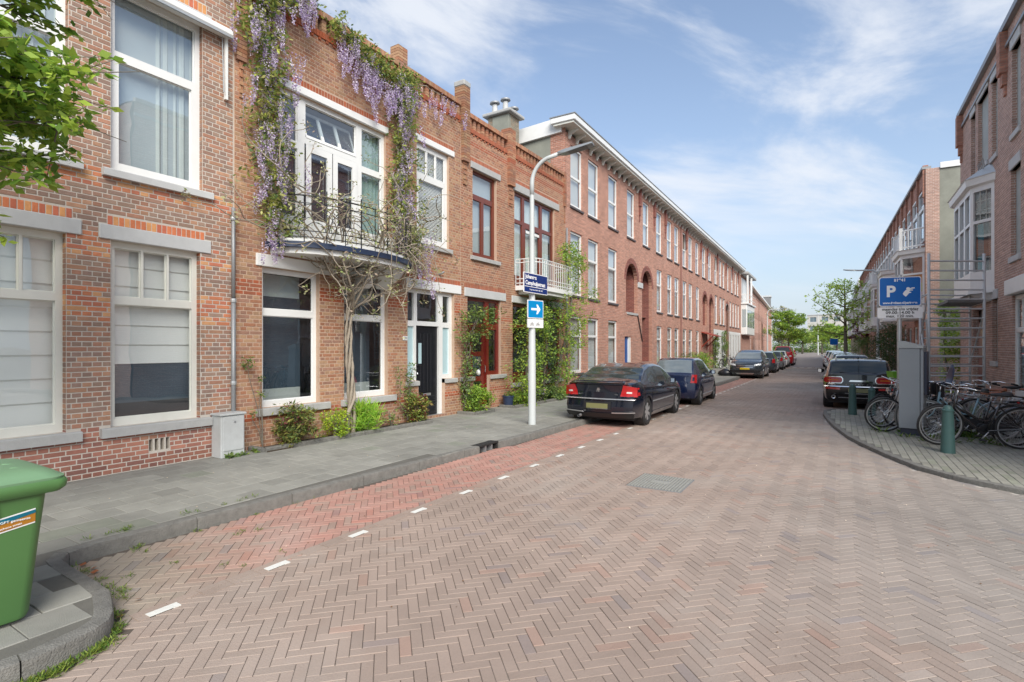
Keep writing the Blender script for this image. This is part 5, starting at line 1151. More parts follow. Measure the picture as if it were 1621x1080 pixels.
# bollards
mat('bollard_green', (.05, .115, .108), .5, var=.15, bump=.1, dirt=.15)
def bollard(label, loc):
    b_ = thing('bollard', label, 'bollard', loc, 0, 'green bollards round the bicycle corner'); 
    MB().lathe([(.118, 0), (.115, .04), (.088, .80), (.088, .82)], 20).build('post', MAT['bollard_green'], b_, smooth='auto')
    MB().lathe([(.088, .82), (.097, .83), (.097, .855), (.08, .87), (.075, .90), (.05, .935), (.0, .95)], 20).build('cap', MAT['bollard_green'], b_, smooth='auto'); b_.scale = (.84, .84, .8); return b_
bo = bollard('nearest green cast iron bollard, in front of the black bicycle', (1.46, 10.85, .06))
dup(bo, 'left green bollard behind the back of the black hatchback', (.26, 15.7, .06)); dup(bo, 'green bollard beside the white front bicycle wheel, further from the road', (.66, 15.75, .0))
# scaffold tower
sc = thing('scaffold_tower', 'tall aluminium rolling scaffold tower with platform in front of the grey gable', 'scaffold', (1.99, 17.7, .06), R(31.7))
mat('alu', (.60, .62, .63), .4, metal=0, var=.1)
fw_, fd_, H_ = 1.46, .9, 4.15; ox_, oy_ = .95, 1.53
for (x_, y_) in ((0, 0), (fw_, 0), (ox_, oy_), (fw_+ox_, oy_)): MB().tube([(x_, y_, 0), (x_, y_, H_ if y_ == 0 else 3.3)], .034, 8).build('upright', MAT['alu'], sc, smooth=True)
for k in range(15):
    z = .42+k*.252
    MB().tube([(0, 0, z), (fw_, 0, z)], .024, 6).build('rung', MAT['alu'], sc)
    if z < 3.2: MB().tube([(ox_, oy_, z), (fw_+ox_, oy_, z)], .023, 6).build('rung', MAT['alu'], sc)
for (a_, b_) in (((0, 0, .5), (ox_, oy_, 2.3)), ((0, 0, 3.2), (ox_, oy_, 1.9)), ((0, .0, 2.2), (ox_, oy_, .3)), ((fw_, 0, 2.6), (fw_+ox_, oy_, 1.2)), ((-.0, 0, 1.3), (-.3, -.3, 2.4))): MB().tube([a_, b_], .02, 6).build('brace', MAT['alu'], sc)
MB().prism([(.5, 0), (fw_, 0), (fw_+ox_, oy_), (.5+ox_, oy_)], 2.86, 2.93, 'z').build('platform', MAT['stone_dark'], sc); MB().tube([(.0, .0, 3.1), (ox_, oy_, 3.1)], .02, 6).build('brace', MAT['alu'], sc)
for (x_, y_) in ((0, 0), (fw_, 0)): MB().lathe([(.05, -.03), (.09, -.03), (.09, .03), (.05, .03)], 12, (x_, y_, .03), 'x').build('castor', MAT['rubber'], sc)
# meter cabinet on the left
cb_ = thing('meter_cabinet', 'small pale grey street cabinet against the wall between brown and orange house', 'cabinet', (-7.88, 4.5, .12))
mat('cabinet', (.52, .54, .54), .55, var=.1, vscale=4, dirt=.3)
MB().bbox(0, .25, -.18, .18, 0, .62, .008).build('body', MAT['cabinet'], cb_); MB().bbox(-.0, .275, -.2, .2, .62, .65, .006).build('lid', MAT['cabinet'], cb_); MB().bbox(.25, .262, -.15, .16, .1, .6, .004).build('door', MAT['cabinet'], cb_); MB().lathe([(.0, .016), (.014, .014), (.014, 0)], 10, (.26, .02, .52), 'x').build('lock', MAT['zinc'], cb_)
# green wheelie bin
mat('bin_green', (.075, .18, .055), .45, var=.05, vscale=4, bump=.06, bscale=200); mat('bin_lid', (.15, .27, .15), .5, var=.06, bump=.06, bscale=200); mat('sticker_blue', srgb(0, 96, 118), .4); mat('sticker_brown', srgb(160, 108, 30), .4)
bn = thing('wheelie_bin', 'green wheelie bin with blue and brown sticker at the pavement corner', 'bin', (-4.36, .96, .12), R(0)); bn.scale = (1, 1, .87)
def rrect(hx, hy, r, z): return [(sx*(hx-r)+r*math.cos(a+o), sy*(hy-r)+r*math.sin(a+o), z) for sx, sy, o in ((1, 1, 0), (-1, 1, math.pi/2), (-1, -1, math.pi), (1, -1, 1.5*math.pi)) for a in (0, .3, .6, .95, 1.27, 1.57)]
# local: x front (+) to the road, y along
mb = MB(); rings = []
for z, hx, hy in ((.03, .255, .215), (.06, .265, .225), (.55, .30, .26), (.86, .325, .285), (.90, .33, .29)):
    rings.append(rrect(hx, hy, .06, z))
mb.loft(rings, caps=True).build('body', MAT['bin_green'], bn, smooth='auto')
rings = []
for z, hx, hy in ((.90, .335, .31), (.875, .35, .35), (.90, .368, .372), (.94, .372, .378), (.96, .365, .37)):
    rings.append(rrect(hx, hy, .06, z))
MB().loft(rings, caps=True).build('rim', MAT['bin_green'], bn, smooth='auto')
rings = []
for z, hx, hy in ((.955, .36, .372), (.975, .362, .374), (.985, .345, .35), (1.005, .335, .335), (1.03, .30, .29), (1.045, .25, .23), (1.055, .14, .12)):
    rings.append(rrect(hx, hy, .09, z))
MB().loft(rings, caps=True).build('lid', MAT['bin_lid'], bn, smooth='auto')
MB().tube([(.05, .13, 1.035), (.05, .15, 1.05), (.05, .27, 1.02), (.2, .27, 1.015), (.2, .15, 1.045), (.2, .13, 1.03)], .011, 8).build('lid_handle', MAT['bin_lid'], bn, smooth=True)
MB().bbox(.31, .335, .045, .06, .76, .9, .003).build('rib', MAT['bin_green'], bn)
st = MB(); xs = lambda z: .30+(z-.55)*.081+.0025
def stk(a, b, m, nm_): MB().loft([[(xs(z)-.004, y_, z), (xs(z), y_, z)] for y_, z in a]+[], closed=False) if False else MB().poly([(xs(z)+b, y_, z) for y_, z in a]).build(nm_, MAT[m], bn)
stk([(-.23, .60), (.225, .68), (.225, .78), (-.23, .70)], 0.0, 'sign_white', 'sticker'); stk([(-.23, .61), (.225, .69), (.225, .77), (-.23, .69)], .002, 'sticker_brown', 'sticker'); stk([(-.23, .635), (.0, .695), (.225, .75), (.225, .772), (-.23, .692)], .004, 'sticker_blue', 'sticker')
text(None, 'GFT gemeente', .022, MAT['print_white'], bn, (xs(.715)+.006, .135, .722), (R(90), 0, R(90)), sx=1); text(None, 'voor een schone straat', .018, MAT['print_white'], bn, (xs(.7)+.006, .08, .683), (R(90), R(-9), R(90)), sx=1)
for y_ in (-.2, .2): MB().lathe([(.03, -.03), (.1, -.03), (.1, .03), (.03, .03)], 16, (-.3, y_, .07), 'y').build('wheel', MAT['rubber'], bn)
# dark bins and bags further along
mat('bin_dark', (.03, .04, .06), .5)
b2 = thing('wheelie_bin', 'dark grey wheelie bin on the pavement behind the small blue car', 'bin', (-5.3, 19.2, .12)); MB().loft([[(s*hx, t_*hy, z) for s, t_ in ((-1, -1), (1, -1), (1, 1), (-1, 1))] for z, hx, hy in ((0, .22, .25), (.9, .28, .34))], caps=True).build('body', MAT['bin_dark'], b2); MB().bbox(-.32, .32, -.38, .38, .9, 1.0, .03).build('lid', MAT['bin_dark'], b2)
gb = thing('rubbish_bag', 'dark rubbish bag lying on the left pavement by the kerb', 'bag', (-5.5, 31.6, .12)); gb.scale = (.85, .85, .8); g_ = random.Random(4)
mb = MB(); 
for i, (r_, z) in enumerate(((.25, 0), (.36, .12), (.34, .3), (.2, .45), (.06, .52))): pass
mb.loft([[((r_+g_.uniform(-.05, .05))*math.cos(a)*1.3, (r_+g_.uniform(-.05, .05))*math.sin(a), z) for a in [2*math.pi*j/10 for j in range(10)]] for r_, z in ((.25, 0), (.36, .12), (.33, .3), (.2, .42), (.05, .5))], caps=True).build('sack', MAT['black_paint'], gb, smooth=True)
street_lamp('grey street lamp behind the parking sign reaching over the road from the right', (2.05, 41, .06), R(180), h=6.4, arm=1.9, rad=.09)
street_lamp('distant street lamp beside the left row, its arm over the parked cars', (-7.4, 70, .0), R(0), h=6.0, arm=2.2, rad=.09)
street_lamp('slim far street lamp standing before the pale office block', (-4.0, 130, 0), R(90), h=9, arm=.7, rad=.11)
fs = plate('parking_sign', 'tiny distant blue sign on a post at the right kerb', 'sign', (-.6, 70, 2.3), R(10), .8, .7, 'sign_blue', 'sign_white', .05); MB().tube([(0, .04, -2.3), (0, .04, .3)], .03, 6).build('pole', MAT['galv'], fs)
# ================================================================ plants
leafmat('leaf_green', (.22, .31, .095)); leafmat('leaf_bright', (.36, .50, .10), .45); leafmat('leaf_dark', (.07, .13, .045)); leafmat('leaf_grey', (.40, .40, .24), .3); leafmat('leaf_red', (.20, .05, .065), .3); leafmat('petal_lilac', (.60, .52, .69), .4, .7); leafmat('grassy', (.14, .22, .05), .3)
GC = ((1, 1, 1), (1.3, 1.15, .8), (.7, .85, .9), (1.1, 1.05, 1.2), (.55, .7, .6))
# ---- wisteria on house B. wall plane x = FX
wi = thing('wisteria', 'old wisteria with twisted trunk and lilac flowers climbing over the curved balcony', 'climbing plant', (0, 0, 0))
g_ = random.Random(21); TX = FX+.16
mb = MB()
for k in range(4):   # twisted main stems
    pts = []; rr_ = []
    for i in range(44):
        t_ = i/43; z = .1+t_*3.0; a = t_*9+k*1.57; r = .065*(1-.35*t_)+.015
        cx_ = TX+.05*math.sin(z*1.6)+.03; cy_ = 6.72+.05*math.sin(z*2.1+1)+.10*t_
        if k == 3 and t_ < .25: cy_ += -.32*(.25-t_)/.25*(1 if t_ > .1 else 1); r += .02
        pts.append((cx_+r*.72*math.cos(a), cy_+r*.72*math.sin(a), z)); rr_.append(.034-.018*t_+.006*math.sin(i*1.7+k))
    mb.tube(pts, rr_, 8)
mb.build('trunk', MAT['bark_pale'], wi, smooth=True)
tips = []; flo = []
def stem(p, d, n, step, r0, r1, wob=.35, pull=None, mbx=None, hang=0, wall=None):
    pts = [Vector(p)]; d = Vector(d).normalized()
    for i in range(n):
        d = (d+Vector((g_.gauss(0, wob), g_.gauss(0, wob), g_.gauss(0, wob)-hang))*.5)
        if pull is not None: d += (Vector(pull)-pts[-1]).normalized()*.4
        d.normalize(); q = pts[-1]+d*step
        if q.x < FX+.05: q.x = FX+.05+g_.random()*.05; d.x = abs(d.x)*.3
        if wall and q.x > wall: q.x = wall; d.x = -abs(d.x)*.3
        pts.append(q)
    rs = [r0+(r1-r0)*i/n for i in range(n+1)]; (mbx or mb).tube(pts, rs, 6); return pts
mb = MB()
top = (TX+.06, 6.83, 2.5)
big = []
for (tgt, n) in (((FX+.25, 5.35, 3.6), 16), ((FX+.75, 6.2, 3.9), 14), ((FX+.9, 6.9, 3.7), 12), ((FX+.8, 7.6, 3.6), 14), ((FX+.35, 8.35, 3.7), 16), ((FX+.45, 8.45, 4.3), 18), ((FX+.3, 5.45, 4.2), 18), ((FX+.6, 7.2, 3.2), 9), ((FX+.5, 6.2, 3.1), 9), ((FX+.5, 8.2, 3.3), 12), ((FX+.7, 5.9, 3.5), 13), ((FX+.85, 7.3, 4.0), 14)):
    tp_ = Vector((TX+.05, 6.80+g_.uniform(-.04, .04), g_.uniform(2.15, 3.05))); d = Vector(tgt)-tp_; pts = stem(tp_, d*.5+Vector((.1, 0, .15)), n, d.length/n*1.25, .022, .010, .42, tgt, wall=FX+1.05); big.append(pts)
for pts in big:       # tangle of bare stems hanging round the balcony
    for k in range(9):
        p = pts[g_.randrange(len(pts)//3, len(pts))]; q = stem(p, (g_.uniform(-.3, .6), g_.uniform(-1, 1), g_.uniform(-.6, .9)), g_.randrange(8, 15), .11, .012, .005, .5, wall=FX+1.1)
        tips.append(tuple(q[-1])); 
        if g_.random() < .5: tips.append(tuple(q[len(q)//2]))
def climb(path, n=3, r=.022):
    for k in range(n):
        pts = []
        for i in range(len(path)-1):
            a, b = Vector(path[i]), Vector(path[i+1])
            for j in range(6): t_ = j/6; pts.append(a+(b-a)*t_+Vector((abs(g_.gauss(0, .03)), g_.gauss(0, .05), g_.gauss(0, .03))))
        pts.append(Vector(path[-1])); mb.tube(pts, [r*(1-.5*i/len(pts)) for i in range(len(pts))], 6)
PL = [(FX+.25, 5.40, 3.5), (FX+.15, 5.22, 4.3), (FX+.12, 5.15, 5.3), (FX+.12, 5.1, 6.3), (FX+.14, 5.0, 7.2), (FX+.1, 5.5, 7.7)]
PRt = [(FX+.3, 8.25, 3.6), (FX+.14, 8.14, 4.5), (FX+.12, 8.1, 5.5), (FX+.12, 8.15, 6.5), (FX+.15, 8.2, 7.2)]
PTp = [(FX+.14, 8.4, 7.35), (FX+.14, 7.8, 7.2), (FX+.14, 7.1, 7.3), (FX+.12, 6.5, 7.5)]
climb(PL, 4); climb(PRt, 5); climb(PTp, 2, .014); climb([(FX+.12, 8.5, 7.4), (FX+.12, 9.2, 7.5), (FX+.12, 9.9, 7.45)], 1, .01)
mb.build('stems', MAT['bark_pale'], wi, smooth=True)
def along(path, n, jx, jy, jz):
    out = []; segs = [(Vector(a), Vector(b)) for a, b in zip(path, path[1:])]; tot = sum((b-a).length for a, b in segs)
    for i in range(n):
        d = tot*(i+g_.random())/n
        for a, b in segs:
            l_ = (b-a).length
            if d <= l_: p = a+(b-a)*(d/l_); break
            d -= l_
        out.append((p.x+abs(g_.gauss(0, jx)), p.y+g_.gauss(0, jy), p.z+g_.gauss(0, jz)))
    return out
fol = along(PL, 150, .14, .17, .12)+along(PRt, 120, .16, .15, .12)+along(PTp, 85, .12, .1, .10)+along([(FX+.12, 5.0, 7.2), (FX+.12, 5.2, 7.9), (FX+.12, 5.9, 7.75)], 55, .14, .22, .18)
leaves('leaves', fol, 26, .17, .085, MAT['leaf_green'], wi, cols=((1, 1, 1), (1.5, 1.25, 1.0), (1.9, 1.5, 1.1), (.6, .7, .8), (2.0, 1.4, 1.6)), droop=.25, aspect=.42, seed=3)
leaves('young_leaves', tips+along([(FX+.3, 8.3, 3.3), (FX+.35, 8.3, 4.3)], 45, .25, .14, .1)+along([(FX+.8, 5.6, 4.1), (FX+.9, 6.7, 4.15), (FX+.8, 8.1, 4.1)], 26, .12, .1, .07), 15, .12, .06, MAT['leaf_grey'], wi, cols=((1, 1, 1), (1.3, 1.3, 1.1), (.8, 1, .6), (1.2, .95, 1.2)), aspect=.45, seed=4)
# flower racemes: about 250 hanging clusters, each a part
rac = []
for v in range(6):
    g2 = np.random.default_rng(40+v); L_ = .30+.05*v; n = int(90+v*14); t_ = g2.random(n)**.8; rr = .055*(1-t_*.8)+.006; a = g2.random(n)*6.283
    P = np.stack([rr*np.cos(a), rr*np.sin(a), -t_*L_], 1); d = g2.normal(size=(n, 3)); d[:, 2] -= .3; d /= np.linalg.norm(d, axis=1)[:, None]; b = np.cross(d, g2.normal(size=(n, 3))); b /= np.linalg.norm(b, axis=1)[:, None]; s_ = (.026*(.7+.5*g2.random(n)))[:, None]
    V_ = np.stack([P, P+d*s_*.6+b*s_*.45, P+d*s_, P+d*s_*.6-b*s_*.45], 1); cs = np.array([(1, 1, 1), (1.2, 1.25, 1.15), (.7, .6, .85), (1.35, 1.4, 1.25)])[g2.integers(0, 4, n)]*(.75+.5*g2.random(n))[:, None]
    o = npquads('flower_raceme', V_, cs, MAT['petal_lilac'], wi); rac.append(o)
spots = along(PL[1:], 78, .20, .22, .1)+along(PRt, 62, .22, .13, .1)+along([(FX+.2, 8.45, 7.2), (FX+.18, 7.7, 7.05), (FX+.17, 7.0, 7.2), (FX+.16, 6.5, 7.5)], 72, .12, .1, .13)+along([(FX+.16, 4.85, 7.7), (FX+.16, 5.4, 7.9), (FX+.16, 5.95, 7.6)], 30, .12, .1, .12)+along([(FX+.1, 8.7, 7.5), (FX+.1, 10.2, 7.45)], 8, .06, .1, .05)+along([(FX+.35, 8.5, 3.4), (FX+.3, 8.5, 4.2)], 10, .2, .1, .1)+along([(FX+.25, 5.1, 3.4), (FX+.25, 5.2, 4.0)], 8, .15, .1, .1)
for i, s_ in enumerate(spots):
    if i < 6: o = rac[i]
    else: o = rac[i % 6].copy(); C.objects.link(o)
    o.location = s_; o.rotation_euler = (g_.gauss(0, .08), g_.gauss(0, .08), g_.uniform(0, 6)); k = g_.uniform(.75, 1.25); o.scale = (k, k, k*g_.uniform(.8, 1.25))
# ---- shrubs in the narrow beds
kerb_b = thing('planter_kerb', 'low concrete edging round the narrow bed under the orange house windows', 'edging', (0, 0, .12))
def edge(pts, parent, h=.07, w=.09):
    for a, b in zip(pts, pts[1:]):
        d = Vector((b[0]-a[0], b[1]-a[1], 0)); n_ = max(1, round(d.length/.9)); u = d.normalized(); nn = Vector((u.y, -u.x, 0))*w/2
        for i in range(n_):
            p = Vector((a[0], a[1], 0))+d*(i/n_)+u*.004; q = Vector((a[0], a[1], 0))+d*((i+1)/n_)-u*.004; mb = MB()
            mb.loft([[tuple(e-nn+Vector((0, 0, -.05))), tuple(e+nn+Vector((0, 0, -.05))), tuple(e+nn+Vector((0, 0, h-.015))), tuple(e+nn*.75+Vector((0, 0, h))), tuple(e-nn*.75+Vector((0, 0, h))), tuple(e-nn+Vector((0, 0, h-.015)))] for e in (p, q)], caps=True); mb.build('edging_stone', MAT['kerbstone'], parent)
edge([(-7.88, 4.93), (-7.56, 4.95), (-7.5, 6.9), (-7.44, 8.75), (-7.86, 8.84)], kerb_b)
MB().box(-7.9, -7.5, 4.97, 8.8, .11, .14).build('soil', MAT['soil'], kerb_b).location = (0, 0, -.0); kerb_b.children[-1].location = (0, 0, -.12+.0)
pk2 = thing('planter_kerb', 'low concrete edging round the small bed between black and red doors', 'edging', (0, 0, .12)); edge([(-7.88, 10.25), (-7.4, 10.3), (-7.4, 11.1), (-7.8, 11.1)], pk2)
pk3 = thing('planter_kerb', 'low concrete edging of the bed right of the red door', 'edging', (0, 0, .12)); edge([(-7.8, 12.0), (-7.35, 12.0), (-7.3, 15.8), (-7.85, 15.85)], pk3); MB().box(-7.9, -7.37, 12.02, 15.8, -.01, .02).build('soil', MAT['soil'], pk3); MB().box(-7.9, -7.42, 10.3, 11.06, -.01, .02).build('soil', MAT['soil'], pk2)
def shrub(label, loc, r, h, m, cols, n=60, ls=.07, stems=7, name='shrub', cat='shrub', each=26, droop=0, asp=.5, seed=1, m2=None, group=None, top=0):
    t_ = thing(name, label, cat, loc, 0, group); g2 = random.Random(seed); mb = MB(); pts = []
    for i in range(stems):
        a = g2.random()*6.28; rr = r*g2.random()*.8; q = (rr*math.cos(a), rr*math.sin(a), h*g2.uniform(.6, .95)); mb.tube([(g2.gauss(0, .03), g2.gauss(0, .03), 0), (q[0]*.5, q[1]*.5, q[2]*.55), q], [.012, .009, .004], 5)
    mb.build('stems', MAT['bark'], t_)
    for i in range(n):
        a = g2.random()*6.28; z = g2.random(); rad = r*(1-.6*abs(z-.5-top)**1.5*1.5)*g2.random()**.5; pts.append((rad*math.cos(a), rad*math.sin(a), h*(.12+.85*z)))
    leaves('foliage', pts, each, r*.3, ls, MAT[m], t_, cols=cols, droop=droop, aspect=asp, seed=seed)
    if m2: leaves('red_foliage', pts[::3], each//2, r*.3, ls, MAT[m2], t_, cols=GC, droop=droop, aspect=asp, seed=seed+1)
    return t_
shrub('dense green and dark red shrub below the left orange-house window', (-7.62, 5.55, .12), .34, .66, 'leaf_green', ((1, 1, 1), (1.6, 1.2, 1), (.5, .5, .5), (1.4, .9, .9)), 70, .085, m2='leaf_red', seed=3, asp=.28)
shrub('yellow-green low shrub left of the wisteria trunk', (-7.62, 6.35, .12), .27, .48, 'leaf_bright', ((1.3, 1.2, .7), (1.5, 1.3, .6), (.8, .9, .8)), 50, .05, seed=4)
shrub('tufted grass-like green plant right of the wisteria trunk', (-7.6, 7.05, .12), .24, .5, 'leaf_bright', ((.8, 1.1, .8), (1, 1.2, .7), (1.3, 1.3, .9)), 46, .19, seed=5, asp=.08, droop=-.7)
shrub('thin straggly little shrub beside the air brick', (-7.62, 7.75, .12), .2, .38, 'leaf_green', GC, 16, .05, seed=6, each=14)
rs_ = shrub('tall green and pink shrub beside the black door', (-7.6, 8.5, .12), .27, .62, 'leaf_green', ((1, 1, 1), (1.5, 1.3, .8), (1.5, .8, .8)), 55, .075, seed=7, m2='leaf_red', asp=.35)
cr = thing('climbing_rose', 'young climbing rose on the wall left of the black door', 'climbing plant', (FX+.1, 8.4, .2)); mb = MB(); g_ = random.Random(5); pp = []
for k in range(4):
    q = [(0, 0, 0)]
    for i in range(8): q.append((abs(q[-1][0]+g_.gauss(0, .02)), q[-1][1]+g_.gauss(0, .05), q[-1][2]+.14)); pp.append(q[-1])
    mb.tube(q, [.01-.0008*i for i in range(9)], 5)
mb.build('stems', MAT['bark'], cr); leaves('leaves', pp, 14, .12, .06, MAT['leaf_green'], cr, cols=GC, seed=6)
cr2 = thing('climbing_rose', 'thin bare-stemmed rose on the wall right of the grey downpipe', 'climbing plant', (FX+.06, 4.95, .15)); mb = MB(); g_ = random.Random(9); pp = []
for (p, n_) in (((0, -.12, 1.35), 1), ((0, .12, 1.1), 1), ((0, .1, .85), 1), ((0, -.05, .55), 1)):
    mb.tube([(.02, .15, .0), (.03, .1+p[1]*.3, p[2]*.45), (.03, p[1]*.8, p[2]*.85), (.05, p[1], p[2])], [.008, .007, .005, .003], 5); pp.append((.07, p[1], p[2]))
mb.build('stems', MAT['bark'], cr2); leaves('leaves', pp[:1], 60, .11, .06, MAT['leaf_green'], cr2, cols=GC, seed=6); leaves('leaves', pp[1:], 22, .07, .055, MAT['leaf_green'], cr2, cols=GC, seed=8)
shrub('fresh green bush in the small bed left of the red door', (-7.6, 10.65, .12), .4, .62, 'leaf_bright', ((.7, .9, .8), (1, 1, 1), (1.2, 1.2, .8)), 80, .06, seed=9)
def climber(label, base, path, wid, m, n, ls, seed, dens=26, dep=.22, trunkr=.03):
    t_ = thing('climbing_plant', label, 'climbing plant', (0, 0, 0)); g2 = random.Random(seed); mb = MB()
    for k in range(4):
        q = []
        for a, b in zip(path, path[1:]):
            for j in range(5): u = j/5; q.append((a[0]+(b[0]-a[0])*u+g2.gauss(0, .03), a[1]+(b[1]-a[1])*u+g2.gauss(0, .05), a[2]+(b[2]-a[2])*u))
        mb.tube(q, [trunkr*(1-.6*i/len(q)) for i in range(len(q))], 6)
    mb.build('stems', MAT['bark'], t_, smooth=True); pts = []
    seg = list(zip(path, path[1:]))
    for i in range(n):
        j = g2.randrange(len(seg)); a, b = seg[j]; u = g2.random(); w = wid[j]+(wid[j+1]-wid[j])*u
        if w < .05: continue
        pts.append((a[0]+(b[0]-a[0])*u+g2.uniform(-.3, 1)*dep, a[1]+(b[1]-a[1])*u+g2.uniform(-1, 1)*w, a[2]+(b[2]-a[2])*u))
    leaves('foliage', pts, dens, (.16, .2, .15), ls, MAT[m], t_, cols=GC, seed=seed, droop=.15); return t_
climber('leafy climber over the wall between the black and red doors', 0, [(-7.8, 10.45, .15), (-7.75, 10.4, 1.0), (-7.72, 10.45, 1.9), (-7.68, 10.7, 2.4), (-7.68, 11.2, 2.75)], [.02, .12, .25, .85, .7], 'leaf_green', 75, .07, 12, trunkr=.015)
climber('broad green climbing bush in front of the brown ground floor window', 0, [(-7.6, 12.6, .15), (-7.5, 12.8, .8), (-7.4, 12.9, 1.6), (-7.4, 13.0, 2.3), (-7.5, 13.2, 2.85)], [.1, .75, .95, .8, .35], 'leaf_bright', 170, .075, 13, dep=.45)
climber('tall green climber covering the wall beside the white balcony', 0, [(-7.7, 15.0, .15), (-7.6, 15.2, 1.3), (-7.4, 15.4, 2.4), (-7.4, 15.6, 3.3), (-7.4, 15.3, 4.3), (-7.45, 15.1, 5.0)], [.1, .5, 1.1, 1.2, .7, .1], 'leaf_bright', 210, .08, 14, dep=.5)
climber('dark leafy creeper between the two green climbers', 0, [(-7.7, 14.2, .15), (-7.6, 14.2, 1.2), (-7.6, 14.3, 2.3), (-7.6, 14.4, 3.1)], [.1, .4, .6, .4], 'leaf_dark', 90, .075, 15, dep=.3)
shrub('low mound of ferny green right of the red door', (-7.55, 12.5, .12), .35, .35, 'leaf_bright', GC, 50, .08, seed=16, asp=.25)
shrub('small purple-flowering plant under the creeper', (-7.5, 13.6, .12), .3, .4, 'leaf_green', GC, 50, .06, seed=17, m2='petal_lilac')
shrub('rounded small bush near the parked saloon boot', (-7.45, 14.5, .12), .33, .38, 'leaf_green', GC, 50, .06, seed=18); shrub('little green tuft at the end of the bed', (-7.4, 15.5, .12), .28, .35, 'leaf_bright', GC, 40, .06, seed=19)
pt = thing('flower_pot', 'dark blue plant pot right of the red front door', 'plant pot', (-7.62, 12.12, .12)); MB().lathe([(0, 0), (.12, 0), (.155, .28), (.165, .28), (.165, .31), (.14, .31), (.13, .26), (0, .26)], 18).build('pot', MAT['blue_paint'], pt, smooth='auto'); leaves('plant', [(0, 0, .33)], 60, .12, .07, MAT['leaf_green'], pt, cols=GC, seed=20)
# small potted conifers and green before the far row
for i, (lab, y) in enumerate((('left of three small dark clipped conifers before the row', 31.6), ('middle of three small dark clipped conifers before the row', 33.4), ('right of three small dark clipped conifers, beside the porch canopy', 36.6))):
    shrub(lab, (-7.75, y, .12), .38, 1.25, 'leaf_dark', GC, 60, .07, seed=30+i, asp=.3, name='potted_conifer', cat='conifer')
for i, (lab, y, h) in enumerate((('narrow green climber at the left of the white-painted ground floor', 42.6, 2.6), ('tall thin climber on the white-painted ground floor', 46.2, 3.0))): climber(lab, 0, [(-8.1, y, .1), (-8.1, y, 1.5), (-8.1, y, h)], [.5, .35, .2], 'leaf_green', 70, .1, 50+i)
shrub('bright green bush by the rubbish bag', (-7.2, 30.2, .12), .7, 1.0, 'leaf_bright', GC, 80, .1, seed=60); shrub('green bush behind the facing dark car', (-7.3, 34, .12), .8, 1.2, 'leaf_bright', GC, 80, .1, seed=61)
# ---- trees
def tree(label, loc, h, cr_, trunk_h, m, seed, n=900, ls=.13, each=12, narrow=1.0, bark='bark', name='street_tree', group=None, r0=.13, gap=0.0, cols=GC):
    t_ = thing(name, label, 'tree', loc, 0, group); g2 = random.Random(seed); mb = MB(); pts = []
    top = (g2.gauss(0, .1), g2.gauss(0, .1), h*.93); mb.tube([(0, 0, 0), (.03, 0, trunk_h*.5), (.0, .04, trunk_h), (top[0]*.5, top[1]*.5, (trunk_h+h)/2), top], [r0*1.25, r0, r0*.85, r0*.5, .02], 9)
    nb = 15
    for i in range(nb):
        z0 = trunk_h+(h*.85-trunk_h)*i/nb; a = i*2.4+g2.random(); ln = cr_*(1-.62*((z0-trunk_h)/(h-trunk_h))**1.3)*g2.uniform(.65, 1.1)
        p0 = Vector((0, 0, z0)); e = Vector((math.cos(a)*ln, math.sin(a)*ln, z0+ln*g2.uniform(.2, .6)*narrow)); mid = p0.lerp(e, .5)+Vector((0, 0, -.05*ln)); mb.tube([p0, mid, e], [r0*.4, r0*.22, .012], 6)
        for j in range(int(n/nb)):
            u = g2.uniform(.3, 1.05); q = p0.lerp(e, u); s_ = .28*ln+.18; pts.append((q.x+g2.gauss(0, s_*.5), q.y+g2.gauss(0, s_*.5), q.z+g2.gauss(0, s_*.28)+.08))
            if j % 8 == 0: mb.tube([q, Vector(pts[-1])], [.014, .006], 4)
        if i == nb-1:
            for j in range(int(n/nb)): pts.append((top[0]+g2.gauss(0, .25), top[1]+g2.gauss(0, .25), top[2]-abs(g2.gauss(0, .5))))
    mb.build('trunk', MAT[bark], t_, smooth=True); leaves('crown', pts, each, .14, ls, MAT[m], t_, cols=cols, seed=seed, droop=.1); return t_
tree('round-crowned green street tree at the end of the left row of cars', (-5.45, 74, 0), 6.6, 2.5, 2.2, 'leaf_bright', 70, n=900, ls=.22, each=10, r0=.12)
tree('tall airy street tree on the right, spring leaves thin against the sky', (.35, 49, 0), 7.6, 2.9, 2.4, 'leaf_bright', 71, n=430, ls=.18, each=8, r0=.15, cols=((1, 1, 1), (1.2, 1.15, 1), (1.3, 1.3, 1.4)))
tree('grey budding tree behind the left street tree', (-7.7, 92, 0), 8.6, 2.8, 2.6, 'leaf_grey', 72, n=420, ls=.22, each=7)
for i, (lab, x_, y_, h_, m_) in enumerate((('leftmost pale green tree before the office block', -13.0, 165, 5.4, 'leaf_grey'), ('second fresh green tree before the office block, by the far lamp', -8.0, 150, 5.0, 'leaf_bright'), ('third broad green tree before the office block', -3.5, 140, 5.6, 'leaf_bright'), ('fourth green tree at the street end, near the right tree', -.5, 110, 5.6, 'leaf_bright'))): tree(lab, (x_, y_, 0), h_, 3.8, 2.2, m_, 80+i, n=420, ls=.42, each=9, r0=.2)
tree('dark red-leaved small tree on the right pavement', (2.2, 62, 0), 5.4, 1.5, 2.0, 'leaf_red', 90, n=420, ls=.2, each=9)
